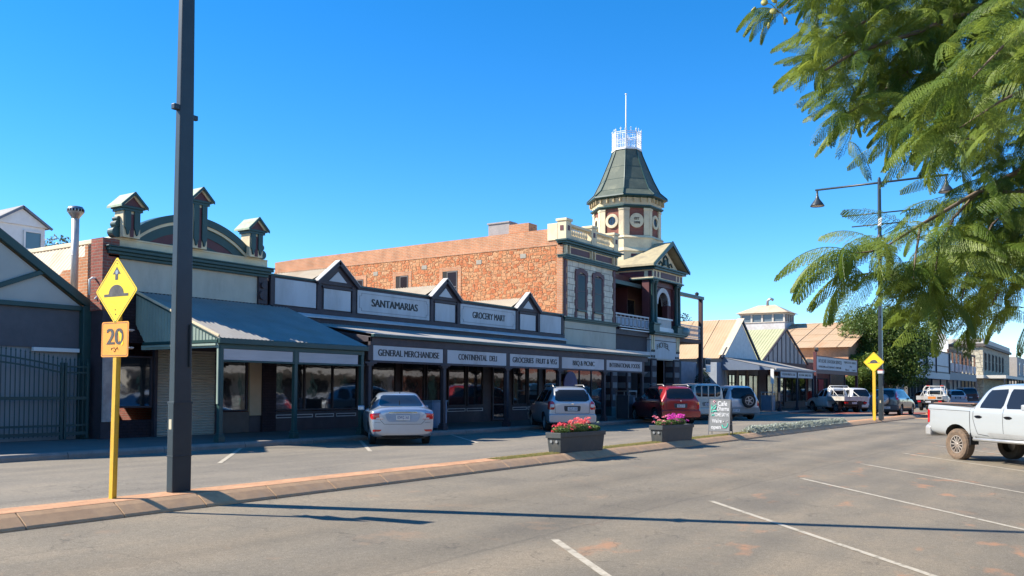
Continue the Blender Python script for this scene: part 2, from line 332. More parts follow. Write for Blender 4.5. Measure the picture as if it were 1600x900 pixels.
# ------------------------------------------------------------------ ground materials
def asphalt(name, c1, c2, c3, dustc, dustlvl=0.60, patches=False):
    m = bpy.data.materials.new(name); m.use_nodes = True; n = m.node_tree.nodes; l = m.node_tree.links
    b = n["Principled BSDF"]; b.inputs["Roughness"].default_value = 0.88; b.inputs["Specular IOR Level"].default_value = 0.28
    tc = n.new("ShaderNodeTexCoord"); src = tc.outputs["Object"]
    mp = n.new("ShaderNodeMapping"); mp.inputs["Scale"].default_value = (0.10, 0.85, 1); l.new(src, mp.inputs[0])     # long streaks along the traffic
    n1 = n.new("ShaderNodeTexNoise"); n1.inputs["Scale"].default_value = 1.2; n1.inputs["Detail"].default_value = 6; l.new(mp.outputs[0], n1.inputs[0])
    n2 = n.new("ShaderNodeTexNoise"); n2.inputs["Scale"].default_value = 0.55; n2.inputs["Detail"].default_value = 9; n2.inputs["Roughness"].default_value = 0.6; l.new(src, n2.inputs[0])
    av = n.new("ShaderNodeMixRGB"); av.inputs[0].default_value = 0.45; l.new(n1.outputs[0], av.inputs[1]); l.new(n2.outputs[0], av.inputs[2])
    rp = n.new("ShaderNodeValToRGB"); e = rp.color_ramp.elements; e[0].position = 0.38; e[1].position = 0.62; e[0].color = (*c1,1); e[1].color = (*c3,1); k = e.new(0.5); k.color = (*c2,1)
    l.new(av.outputs[0], rp.inputs[0])
    n3 = n.new("ShaderNodeTexNoise"); n3.inputs["Scale"].default_value = 70; n3.inputs["Detail"].default_value = 3; n3.inputs["Roughness"].default_value = 0.8; l.new(src, n3.inputs[0])
    mr = n.new("ShaderNodeMapRange"); mr.inputs[1].default_value = 0.3; mr.inputs[2].default_value = 0.7; mr.inputs[3].default_value = 0.58; mr.inputs[4].default_value = 1.42; l.new(n3.outputs[0], mr.inputs[0])
    nb_ = n.new("ShaderNodeTexNoise"); nb_.inputs["Scale"].default_value = 15; nb_.inputs["Detail"].default_value = 9; nb_.inputs["Roughness"].default_value = 0.8; l.new(src, nb_.inputs[0])
    mb_ = n.new("ShaderNodeMapRange"); mb_.inputs[1].default_value = 0.3; mb_.inputs[2].default_value = 0.7; mb_.inputs[3].default_value = 0.78; mb_.inputs[4].default_value = 1.22; l.new(nb_.outputs[0], mb_.inputs[0])
    mq_ = n.new("ShaderNodeMath"); mq_.operation = 'MULTIPLY'; l.new(mr.outputs[0], mq_.inputs[0]); l.new(mb_.outputs[0], mq_.inputs[1])
    hs = n.new("ShaderNodeHueSaturation"); l.new(mq_.outputs[0], hs.inputs["Value"]); l.new(rp.outputs[0], hs.inputs["Color"])
    n4 = n.new("ShaderNodeTexNoise"); n4.inputs["Scale"].default_value = 0.9; n4.inputs["Detail"].default_value = 12; n4.inputs["Roughness"].default_value = 0.72; l.new(src, n4.inputs[0])
    r4 = n.new("ShaderNodeMapRange"); r4.inputs[1].default_value = dustlvl; r4.inputs[2].default_value = dustlvl+0.12; r4.inputs[4].default_value = 0.75; l.new(n4.outputs[0], r4.inputs[0])
    mx = n.new("ShaderNodeMixRGB"); l.new(r4.outputs[0], mx.inputs[0]); l.new(hs.outputs[0], mx.inputs[1]); mx.inputs[2].default_value = (*dustc,1)
    # loose red dirt lying in the bays: clumped noise, only where the cars stand
    if patches:
        mp2 = n.new("ShaderNodeMapping"); mp2.inputs["Scale"].default_value = (0.95,1.5,1); l.new(src, mp2.inputs[0])
        n6 = n.new("ShaderNodeTexNoise"); n6.inputs["Scale"].default_value = 1.15; n6.inputs["Detail"].default_value = 3; n6.inputs["Roughness"].default_value = 0.5; l.new(mp2.outputs[0], n6.inputs[0])
        n7 = n.new("ShaderNodeTexNoise"); n7.inputs["Scale"].default_value = 14; n7.inputs["Detail"].default_value = 6; n7.inputs["Roughness"].default_value = 0.75; l.new(src, n7.inputs[0])
        sy = n.new("ShaderNodeSeparateXYZ"); l.new(src, sy.inputs[0])
        ry = n.new("ShaderNodeMapRange"); ry.inputs[1].default_value = 5.0; ry.inputs[2].default_value = 8.0; ry.inputs[3].default_value = 0.0; ry.inputs[4].default_value = -0.16; l.new(sy.outputs[1], ry.inputs[0])
        a6 = n.new("ShaderNodeMath"); l.new(n6.outputs[0], a6.inputs[0]); l.new(ry.outputs[0], a6.inputs[1])
        a7 = n.new("ShaderNodeMath"); a7.operation = 'MULTIPLY_ADD'; a7.inputs[1].default_value = 0.16; l.new(n7.outputs[0], a7.inputs[0]); l.new(a6.outputs[0], a7.inputs[2])
        r6 = n.new("ShaderNodeMapRange"); r6.inputs[1].default_value = 0.71; r6.inputs[2].default_value = 0.80; r6.inputs[4].default_value = 0.75; l.new(a7.outputs[0], r6.inputs[0])
        m6 = n.new("ShaderNodeMixRGB"); l.new(r6.outputs[0], m6.inputs[0]); l.new(mx.outputs[0], m6.inputs[1]); m6.inputs[2].default_value = (0.36,0.19,0.105,1); mx = m6
    # polished wheel tracks, a sealed joint along the lane edge and oil drips in the bays
    if patches:
        rt = n.new("ShaderNodeMapRange"); rt.inputs[1].default_value = -2; rt.inputs[2].default_value = 11; l.new(sy.outputs[1], rt.inputs[0])
        cr = n.new("ShaderNodeValToRGB"); el = cr.color_ramp.elements; el[0].position = 0.0; el[0].color = (1,1,1,1); el[1].position = 1.0; el[1].color = (1,1,1,1)
        for yy, vv in ((5.7,1.0),(6.25,.87),(6.8,1.0),(7.5,1.03),(8.0,.86),(8.6,1.0),(9.4,1.08)):
            q = el.new((yy+2)/13); q.color = (vv,vv,vv,1)
        l.new(rt.outputs[0], cr.inputs[0]); mm = n.new("ShaderNodeMixRGB"); mm.blend_type = 'MULTIPLY'; mm.inputs[0].default_value = 1.0; l.new(mx.outputs[0], mm.inputs[1]); l.new(cr.outputs[0], mm.inputs[2]); mx = mm
        ja = n.new("ShaderNodeMath"); ja.operation = 'MULTIPLY_ADD'; ja.inputs[1].default_value = 0.25; l.new(n2.outputs[0], ja.inputs[0]); l.new(sy.outputs[1], ja.inputs[2])
        jb = n.new("ShaderNodeMath"); jb.operation = 'SUBTRACT'; l.new(ja.outputs[0], jb.inputs[0]); jb.inputs[1].default_value = 6.02
        jc = n.new("ShaderNodeMath"); jc.operation = 'ABSOLUTE'; l.new(jb.outputs[0], jc.inputs[0])
        jd = n.new("ShaderNodeMapRange"); jd.inputs[1].default_value = 0.012; jd.inputs[2].default_value = 0.045; jd.inputs[3].default_value = 0.42; jd.inputs[4].default_value = 0.0; l.new(jc.outputs[0], jd.inputs[0])
        je = n.new("ShaderNodeMath"); je.operation = 'MULTIPLY'; l.new(jd.outputs[0], je.inputs[0]); l.new(n3.outputs[0], je.inputs[1])
        jm = n.new("ShaderNodeMixRGB"); l.new(je.outputs[0], jm.inputs[0]); l.new(mx.outputs[0], jm.inputs[1]); jm.inputs[2].default_value = (0.05,0.045,0.04,1); mx = jm
        vo = n.new("ShaderNodeTexVoronoi"); vo.inputs["Scale"].default_value = 1.9; l.new(src, vo.inputs[0])
        vo2 = n.new("ShaderNodeMapRange"); vo2.inputs[1].default_value = 0.03; vo2.inputs[2].default_value = 0.075; vo2.inputs[3].default_value = 0.5; vo2.inputs[4].default_value = 0.0; l.new(vo.outputs[0], vo2.inputs[0])
        vg = n.new("ShaderNodeMapRange"); vg.inputs[1].default_value = 0.5; vg.inputs[2].default_value = 0.56; l.new(n6.outputs[0], vg.inputs[0])
        vm_ = n.new("ShaderNodeMath"); vm_.operation = 'MULTIPLY'; l.new(vo2.outputs[0], vm_.inputs[0]); l.new(vg.outputs[0], vm_.inputs[1])
        om = n.new("ShaderNodeMixRGB"); l.new(vm_.outputs[0], om.inputs[0]); l.new(mx.outputs[0], om.inputs[1]); om.inputs[2].default_value = (0.06,0.052,0.045,1); mx = om
    # thin cracks
    v = n.new("ShaderNodeTexVoronoi"); v.feature = 'DISTANCE_TO_EDGE'; v.inputs["Scale"].default_value = 0.28
    nw = n.new("ShaderNodeTexNoise"); nw.inputs["Scale"].default_value = 1.3; nw.inputs["Detail"].default_value = 6; l.new(src, nw.inputs[0])
    sc = n.new("ShaderNodeVectorMath"); sc.operation = 'SCALE'; sc.inputs[3].default_value = 1.3; l.new(nw.outputs[1], sc.inputs[0])
    ad = n.new("ShaderNodeVectorMath"); l.new(src, ad.inputs[0]); l.new(sc.outputs[0], ad.inputs[1]); l.new(ad.outputs[0], v.inputs[0])
    r5 = n.new("ShaderNodeMapRange"); r5.inputs[1].default_value = 0.0; r5.inputs[2].default_value = 0.0045; r5.inputs[3].default_value = 0.45; r5.inputs[4].default_value = 0.0; l.new(v.outputs[0], r5.inputs[0])
    m2 = n.new("ShaderNodeMixRGB"); l.new(r5.outputs[0], m2.inputs[0]); l.new(mx.outputs[0], m2.inputs[1]); m2.inputs[2].default_value = (0.05,0.045,0.04,1)
    l.new(m2.outputs[0], b.inputs["Base Color"])
    bp = n.new("ShaderNodeBump"); bp.inputs["Strength"].default_value = 0.6; bp.inputs["Distance"].default_value = 0.008; l.new(n3.outputs[0], bp.inputs["Height"]); l.new(bp.outputs[0], b.inputs["Normal"])
    return m
ASN = asphalt("near_asphalt", (0.146,0.127,0.098), (0.182,0.156,0.116), (0.224,0.185,0.132), (0.27,0.185,0.12), 0.585, True)
ASF = asphalt("far_asphalt", (0.160,0.142,0.115), (0.195,0.171,0.135), (0.232,0.198,0.150), (0.24,0.19,0.14), 0.62)
EARTH = mat("red_earth", (0.22,0.12,0.07), 0.95, c2=(0.17,0.10,0.06), scale=0.3, bump=0.3)
FOOT = mat("footpath_paving", (0.16,0.145,0.13), 0.9, c2=(0.13,0.118,0.105), scale=1.0, bump=0.3)
KERB = mat("brown_kerb_concrete", (0.56,0.35,0.19), 0.9, c2=(0.45,0.28,0.155), scale=5, bump=0.5, bscale=90, dirt=(0.42,0.29,0.19), dscale=1.5)
KERBG = mat("grey_kerb_concrete", (0.26,0.23,0.20), 0.9, c2=(0.21,0.18,0.155), scale=4, bump=0.4, bscale=80)
PAVER = brick("clay_pavers", (0.46,0.24,0.13), (0.52,0.30,0.17), (0.34,0.2,0.12), bw=0.23, bh=0.115, ms=0.008, bump=0.4, flat=True)
SOIL = mat("median_soil", (0.20,0.145,0.09), 0.95, c2=(0.27,0.19,0.11), scale=8, bump=0.5)
LINE = mat("worn_line_paint", (0.46,0.41,0.32), 0.85, c2=(0.36,0.32,0.25), scale=14, dirt=(0.23,0.20,0.15), dscale=6, dpos=(0.52,0.62))
DUST = mat("red_dust_patch", (0.40,0.21,0.115), 0.95, c2=(0.30,0.17,0.10), scale=6, bump=0.4)
# ------------------------------------------------------------------ ground
def zn(y): return -0.13 - 0.036*(10.4-y) if y > -2.0 else -0.5764      # near carriageway falls away from the median
def zf(y): return -0.0*(1) - 0.07*(y-11.1)/8.0                          # far carriageway falls to the far kerb
def strip(name, mt, rows, x0, x1, nx=2, **k):
    b = MB(); n = len(rows)
    for i in range(nx+1):
        x = x0+(x1-x0)*i/nx
        b.v += [(x, y, z) for y, z in rows]
    b.f = [(i*n+j, (i+1)*n+j, (i+1)*n+j+1, i*n+j+1) for i in range(nx) for j in range(n-1)]; b.m = [0]*len(b.f)
    return b.build(name, mt, **k)
MB().add([(-900,-900,-0.72),(1500,-900,-0.72),(1500,900,-0.72),(-900,900,-0.72)], [(0,1,2,3)]).build("ground", EARTH, kind="structure")
strip("road_near_side", ASN, [(-2.0,zn(-2.0)+0.0001),(1,zn(1)),(4,zn(4)),(7,zn(7)),(10.36,zn(10.36))], -40, 420, 4, kind="structure")
strip("road_far_side", ASF, [(11.08,0.0),(19.12,-0.07)], -40, 420, 4, kind="structure")
b = MB(); b.box(-40,420,-2.15,-2.0,-0.72,-0.44); b.build("near_kerb", KERBG, kind="structure", bevel=0.03)
b = MB(); b.box(-40,420,-6.8,-2.15,-0.72,-0.45); b.build("near_footpath", FOOT, kind="structure")
b = MB(); b.box(-40,420,19.36,60,-0.72,0.076); b.build("footpath", FOOT, kind="structure")
b = MB()
for i in range(100):
    x = -30+i*2.4; b.prism([(19.36,-0.3),(19.12,-0.3),(19.12,0.02),(19.17,0.074),(19.36,0.08)], 'x', x, x+2.388)
b.build("far_kerb", KERBG, kind="structure", bevel=0.012)
# median: rolled kerb in segments, paving, grass strip
b = MB(); x = -30.0
while x < 60.2:
    L = 1.22; b.prism([(10.36,-0.4),(10.36,-0.118),(10.38,-0.09),(10.45,-0.045),(10.53,0.005),(10.61,0.045),(10.61,-0.4)], 'x', x, x+L-0.012); x += L
x = 66.0
while x < 180:
    b.prism([(10.36,-0.4),(10.36,-0.118),(10.38,-0.09),(10.45,-0.045),(10.53,0.005),(10.61,0.045),(10.61,-0.4)], 'x', x, x+2.4); x += 2.41
b.build("median_kerb", KERB, kind="structure", bevel=0.006, smooth=False)
MB().box(-30,15.2,10.61,11.08,-0.4,0.047).box(43.6,60.2,10.61,11.08,-0.4,0.047).build("median_paving", PAVER, kind="structure")
MB().box(15.2,43.6,10.61,11.02,-0.4,0.03).box(66,180,10.6,11.02,-0.4,0.03).build("median_bed", SOIL, kind="structure")
b = MB(); b.box(15.2,43.6,11.02,11.08,-0.4,0.05).box(66,180,11.02,11.08,-0.4,0.05); b.build("median_edging", KERB, kind="structure")
MB().box(60.2,66,10.36,11.08,-0.4,-0.02).box(58,69,7.0,10.36,-0.6,-0.118).build("crossing_paving", PAVER, kind="structure")
MB().add([(62,11.09,0.012),(69,11.09,0.012),(69,19.1,-0.056),(62,19.1,-0.056)], [(0,1,2,3)]).build("far_crossing_paving", BRICKR, kind="structure")
# painted bay lines, near side then far side
def line(p, q, wd, zfun, up=0.006):
    p = Vector(p); q = Vector(q); d = (q-p).normalized(); nn = Vector((-d.y, d.x))*wd/2; vs = []; n = 8
    for i in range(n+1):
        c = p.lerp(q, i/n)
        for s_ in (-1,1):
            k = c+nn*s_; vs.append((k.x, k.y, zfun(k.y)+up))
    return vs, [(2*i,2*i+1,2*i+3,2*i+2) for i in range(n)]
b = MB()
for k in range(-1, 9):
    x = 9.23+4.70*k if k < 3 else 13.83+4.75*(k-1); y = 5.67-0.09*k
    vs, fs = line((x,y), (x-4.05,y-4.4), 0.10, zn); b.add(vs, fs)
b.build("bay_lines_near", LINE, kind="structure", recalc=False)
b = MB()
for k in range(0, 16):
    x = 11.75+4.42*k; vs, fs = line((x,15.2), (x+3.6,19.0), 0.10, zf); b.add(vs, fs)
b.build("bay_lines_far", LINE, kind="structure", recalc=False)
# grass and low plants in the median: leaf blades built by numpy
def blades(name, mt, n, fx, hgt, wid, kind="stuff", seed=1, lean=0.6, **k):
    g = np.random.default_rng(seed); P = fx(g, n); a = g.uniform(0, 2*np.pi, n); h = hgt*g.uniform(.5,1.1,n); wv = wid*g.uniform(.6,1.2,n)
    le = g.uniform(0, lean, n)*h; lx = np.cos(a)*le; ly = np.sin(a)*le; px = -np.sin(a)*wv/2; py = np.cos(a)*wv/2
    V = np.zeros((n,3,3)); V[:,0] = P+np.stack([-px,-py,0*px],1); V[:,1] = P+np.stack([px,py,0*px],1); V[:,2] = P+np.stack([lx,ly,h],1)
    me = bpy.data.meshes.new(name); me.vertices.add(3*n); me.vertices.foreach_set("co", V.ravel()); me.loops.add(3*n); me.loops.foreach_set("vertex_index", np.arange(3*n)); me.polygons.add(n)
    me.polygons.foreach_set("loop_start", np.arange(0,3*n,3)); me.update(calc_edges=True); me.materials.append(mt)
    o = bpy.data.objects.new(name, me); COL.objects.link(o); return tag(o, kind=kind, **k)
GRASS = leafmat("dry_grass_blades", (0.20,0.21,0.05), (0.28,0.25,0.09), 0.3, 6)
def grassf(x0, x1):
    return lambda g, n: np.stack([g.uniform(x0,x1,n), g.uniform(10.68,11.03,n), np.full(n,0.028)],1)
blades("grass", GRASS, 26000, grassf(15.3,30.2), 0.05, 0.008, seed=2, label="short dry green grass in the median bed", cat="grass")
blades("grass", GRASS, 5000, grassf(66,74), 0.09, 0.02, seed=5, label="green grass tuft beside the far lamp post base", cat="grass")
SILV = leafmat("silver_leaf", (0.30,0.34,0.26), (0.42,0.44,0.38), 0.15, 12)
def bushf(g, n):
    c = g.uniform(0,1,n); k = np.floor(c*46); x = 30.6+k*0.275+g.normal(0,0.13,n); y = 10.82+0.05*np.sin(k*2.3)+g.normal(0,0.11,n)
    hh = np.clip(1-((y-10.82)/0.28)**2, 0.1, 1)*(0.13+0.08*np.sin(k*1.7)**2); return np.stack([x,y,0.03+g.uniform(0,1,n)*hh],1)
blades("ground_cover_plants", SILV, 42000, bushf, 0.07, 0.03, seed=3, lean=1.6, label="low silvery leafed ground cover plants along the median behind the chalkboard", cat="plants")
# ------------------------------------------------------------------ shared building parts (numbers before scaling about the camera)
def pane_window(par, x0, x1, z0, z1, y, fr=0.05, dep=0.06, mt=None, gl=None, mull=(), rail=(), name="window", label=None):
    """frame ring with a recessed pane; facing the street (-y)"""
    mt = mt or DARKP; b = U()
    b.box(x0,x0+fr,y-dep,y,z0,z1).box(x1-fr,x1,y-dep,y,z0,z1).box(x0+fr,x1-fr,y-dep,y,z1-fr,z1).box(x0+fr,x1-fr,y-dep,y,z0,z0+fr)
    for q in mull: b.box(q-fr*.4,q+fr*.4,y-dep,y,z0+fr,z1-fr)
    for q in rail: b.box(x0+fr,x1-fr,y-dep*0.96,y-0.002,q-fr*.4,q+fr*.4)
    w_ = b.build(name, mt, par, bevel=0.006)
    if label: w_["label"] = label
    U().box(x0+fr-.002,x1-fr+.002,y-0.022,y-0.012,z0+fr-.002,z1-fr+.002).build("pane", gl or SHOPG, w_); return w_
def pane_window_x(par, x, y0, y1, z0, z1, fr=0.05, dep=0.06, mt=None, gl=None, mull=(), rail=(), name="window"):
    """same, in a wall that faces -x"""
    mt = mt or DARKP; b = U()
    b.box(x-dep,x,y0,y0+fr,z0,z1).box(x-dep,x,y1-fr,y1,z0,z1).box(x-dep,x,y0+fr,y1-fr,z1-fr,z1).box(x-dep,x,y0+fr,y1-fr,z0,z0+fr)
    for q in mull: b.box(x-dep,x,q-fr*.4,q+fr*.4,z0+fr,z1-fr)
    for q in rail: b.box(x-dep*.96,x-.002,y0+fr,y1-fr,q-fr*.4,q+fr*.4)
    w_ = b.build(name, mt, par, bevel=0.006); U().box(x-0.022,x-0.012,y0+fr-.002,y1-fr+.002,z0+fr-.002,z1-fr+.002).build("pane", gl or SHOPG, w_); return w_
def post(par, x, y, z0, z1, w_=0.09, mt=None, foot=True, cap=False):
    b = U(); b.box(x-w_/2,x+w_/2,y-w_/2,y+w_/2,z0,z1)
    if foot: b.box(x-w_*.9,x+w_*.9,y-w_*.9,y+w_*.9,z0,z0+0.16); b.box(x-w_*.7,x+w_*.7,y-w_*.7,y+w_*.7,z0+.16,z0+0.22)
    if cap: b.box(x-w_*1.9,x+w_*1.9,y-w_*.8,y+w_*.8,z1-0.06,z1-0.001); b.box(x-w_*1.1,x+w_*1.1,y-w_*.65,y+w_*.65,z1-0.12,z1-0.06)
    return b.build("post", mt or DGREEN, par, bevel=0.008)
def sheetroof(par, x0, x1, y0, z0, y1, z1, mt, pitch=0.12, amp=0.014, name="verandah_roof", axis='x', rows=2):
    b = U(); b.corr(x0,x1,(y0,z0),(y1,z1),pitch,amp,rows,axis); return b.build(name, mt, par, recalc=False, smooth=True)
# ================================================================== gate building at the far left
g0 = ubuilding("gabled_shed", "pale grey gabled shed with dark green bracing above the iron gates", 9.5, 22.6)
WALLG = mat("fibro_sheet", (0.42,0.42,0.38), 0.8, c2=(0.37,0.37,0.34), scale=0.8)
U().prism([(6.0,3.60),(13.05,3.60),(9.6,5.95),(6.0,3.65)], 'y', 22.62, 22.75).build("gable_wall", WALLG, g0)
b = U(); b.bar((13.3,22.55,3.62),(9.5,22.55,6.17),0.12,0.20); b.bar((6.0,22.55,3.9),(9.5,22.55,6.17),0.12,0.2); b.bar((10.3,22.57,3.7),(12.05,22.57,4.45),0.08,0.12); b.bar((6.0,22.56,3.56),(13.25,22.56,3.56),0.14,0.12); b.build("gable_frame", DGREEN, g0, bevel=.01)
U().box(6,13.0,22.6,22.7,2.5,3.5).build("upper_panel", mat("grey_roller_panel",(0.10,0.10,0.11),0.7), g0)
U().box(11.75,12.95,22.5,22.6,2.40,2.50).build("light_beam", WHITEP, g0, bevel=.008)
U().box(6,13.0,22.66,22.76,0.15,2.5).build("lower_wall", mat("ribbed_grey_sheet",(0.30,0.31,0.31),0.7,c2=(0.24,0.25,0.25),stretch=(12,12,0.1)), g0)
U().box(12.98,13.2,22.4,22.72,0.15,3.62).build("post", DGREEN, g0, bevel=.012)
b = U(); b.corr(22.7,34,(13.3,3.68),(9.55,6.2),0.12,0.012,2,'y'); b.build("roof", ROOFB, g0, recalc=False, smooth=True)
U().corr(22.7,34,(6.0,3.95),(9.45,6.2),0.12,0.012,2,'y').build("roof", ROOFB, g0, recalc=False, smooth=True)
U().box(6,6.2,22.7,34,0.1,3.9).box(6,13.0,33.9,34,0.1,3.6).build("side_wall", WALLG, g0)
# iron gates in front of it
def iron_gate(x0, x1, label, arch):
    t = ubuilding("iron_gate", label, (x0+x1)/2, 22.2, "gate", "dark iron driveway gates")
    y = 22.2; b = U(); n = int((x1-x0)/0.115)
    top = lambda x: 2.02+arch*math.sin(math.pi*min(1,max(0,(x-x0)/(x1-x0)))*0.5+ (math.pi*0.5 if arch>0 else 0))
    for i in range(n+1):
        x = x0+(x1-x0)*i/n; z = top(x)+0.16; b.box(x-.009,x+.009,y-.009,y+.009,0.25,z); b.lathe([(0,z-.01),(.022,z+.02),(.012,z+.05),(0,z+.09)],(x,y,0),6)
    b.build("bars", DGREEN, t)
    b = U()
    for dz in (0.0,-0.15):
        for i in range(12):
            xa = x0+(x1-x0)*i/12; xb = x0+(x1-x0)*(i+1)/12; b.bar((xa,y,top(xa)+dz),(xb,y,top(xb)+dz),0.035,0.04)
    b.box(x0,x1,y-.02,y+.02,1.18,1.26).box(x0,x1,y-.02,y+.02,0.28,0.36).box(x0,x1,y-.02,y+.02,0.50,0.55).box(x0-.03,x0+.03,y-.03,y+.03,0.18,top(x0)+.1).box(x1-.03,x1+.03,y-.03,y+.03,0.18,top(x1)+.1)
    b.build("gate_frame", DGREEN, t)
iron_gate(9.9,12.32,"dark iron driveway gate with a swept top rail, the wide leaf on the left",0.28)
iron_gate(12.42,13.0,"narrow dark iron gate leaf with a level spiked top beside the green post",0.0001)
# ================================================================== house behind, far left
g1 = ubuilding("white_house", "white gabled attic with blue grey window rising far behind the grey gabled shed", 22.2, 46)
U().box(21.05,23.36,43.9,50,0,9.32).box(14,21,44.5,52,0,7.6).build("wall", WHITEP, g1)
U().prism([(20.95,9.32),(23.46,9.32),(22.2,10.10)], 'y', 43.8, 44.0).build("gable_wall", WHITEP, g1)
b = U(); b.bar((23.62,43.7,9.27),(22.18,43.7,10.20),0.10,0.10); b.bar((20.78,43.7,9.27),(22.22,43.7,10.20),0.10,0.10); b.build("bargeboard", mat("slate_trim",(0.16,0.18,0.22),0.5), g1)
U().prism([(23.60,9.30),(22.2,10.20),(20.80,9.30),(20.80,9.36),(22.2,10.27),(23.60,9.36)], 'y', 43.7, 50.2).build("roof", ROOFZ, g1)
U().prism([(13.6,7.6),(21.05,7.6),(21.05,8.6),(17,9.4)], 'y', 44.3, 52).build("lower_roof", ROOFZ, g1)
pane_window(g1, 22.3, 23.2, 8.15, 9.1, 43.88, 0.08, 0.08, WHITEP, glass("pale_glass",(0.10,0.16,0.18)))
# ================================================================== shop with the curved parapet
c0 = ubuilding("parapet_shop", "cream and dark green shop with arched parapet and three small turrets", 16, 22)
U().box(13.2,18.6,22.0,22.3,2.7,4.10).box(13.55,18.5,22.02,22.3,0.15,0.62).build("lower_wall", BRICKD, c0)
U().box(13.62,18.55,21.98,22.3,4.10,4.92).build("parapet_wall", CREAMG, c0)
b = U(); b.box(13.15,13.62,21.86,22.4,3.5,5.40); b.build("brick_pillar", BRICKR, c0); U().box(13.19,13.60,21.88,22.4,0.15,3.5).build("pillar_base", DARKP, c0)
U().prism([(22.4,0.15),(34,0.15),(34,4.35),(24.4,4.45),(24.0,4.7),(23.5,4.7),(23.5,5.0),(22.95,5.0),(22.95,5.3),(22.4,5.3)], 'x', 13.3, 13.52).build("side_wall", BRICKO, c0)
U().box(18.5,18.8,22.1,34,0.15,4.9).box(13.5,18.6,33.8,34,.15,4.8).build("party_wall", BRICKR, c0)
U().corr(22.6,34,(13.42,4.33),(14.4,5.66),0.19,0.02,2,'y').build("roof", ROOFB, c0, recalc=False, smooth=True)
U().box(14.32,14.50,22.4,34.2,5.62,5.74).build("roof_capping", mat("ivory_capping",(0.68,0.60,0.42),0.6), c0, bevel=.01)
U().prism([(14.45,5.60),(18.7,4.95),(18.7,5.0),(14.45,5.68)], 'y', 22.4, 34).build("main_roof", ROOFZ, c0)
# cornice: stepped mouldings
b = U(); b.box(13.30,18.62,21.86,22.3,4.92,5.00).box(13.27,18.66,21.78,22.3,5.00,5.08).box(13.24,18.70,21.70,22.3,5.08,5.17).box(13.20,18.72,21.66,22.3,5.17,5.21); b.build("cornice", DGREEN, c0, bevel=.012)
U().box(13.55,18.62,21.92,22.3,5.21,5.47).build("parapet_band", CREAM, c0, bevel=.008)
U().box(13.58,18.60,21.89,21.92,5.43,5.47).build("parapet_coping", CREAM, c0)
# scroll pilaster on the right end
b = U(); b.box(18.28,18.62,21.90,21.98,4.1,4.92); b.lathe([(0,-.05),(.14,-.05),(.14,.05),(0,.05)],(18.42,21.88,4.36),18,0,'y'); b.lathe([(0,-.06),(.09,-.06),(.09,.06),(0,.06)],(18.42,21.88,4.66),16,0,'y'); b.build("scroll_bracket", DARKP, c0)
# arch: profile ring segments in the plane of the facade
def arc_ring(cx, cz, r0, r1, x0, x1, y0, y1, zc, mt, name, n=40):
    b = U(); vs = []
    for i in range(n+1):
        x = x0+(x1-x0)*i/n; f0 = max(zc, cz+math.sqrt(max(0,r0*r0-(x-cx)**2))) if r0 else zc; f1 = max(zc, cz+math.sqrt(max(0,r1*r1-(x-cx)**2)))
        vs += [(x,y0,f0),(x,y0,f1),(x,y1,f1),(x,y1,f0)]
    b.add(vs, [(i*4+j, i*4+(j+1)%4, (i+1)*4+(j+1)%4, (i+1)*4+j) for i in range(n) for j in range(4)]+[(0,1,2,3),tuple(n*4+k for k in (3,2,1,0))]); return b.build(name, mt, c0)
ACX, ACZ = 15.95, 3.33
arc_ring(ACX, ACZ, 2.88, 3.08, 13.9, 18.0, 21.86, 22.25, 5.47, DGREEN, "arch_moulding")
arc_ring(ACX, ACZ, 2.80, 2.88, 13.9, 18.0, 21.90, 22.25, 5.47, CREAM, "arch_moulding")
arc_ring(ACX, ACZ, 2.56, 2.80, 13.9, 18.0, 21.95, 22.25, 5.47, DGREEN, "arch_panel")
arc_ring(ACX, ACZ, 0, 2.56, 13.9, 18.0, 21.97, 22.25, 5.47, MAROON, "arch_panel")
arc_ring(ACX, ACZ, 0, 2.30, 14.4, 17.5, 21.945, 21.97, 5.47, DGREEN, "arch_panel")
ROOFC = mat("verdigris_capping", (0.24,0.33,0.25), 0.7, c2=(0.36,0.40,0.28), scale=8, dirt=(0.30,0.22,0.14), dscale=5)
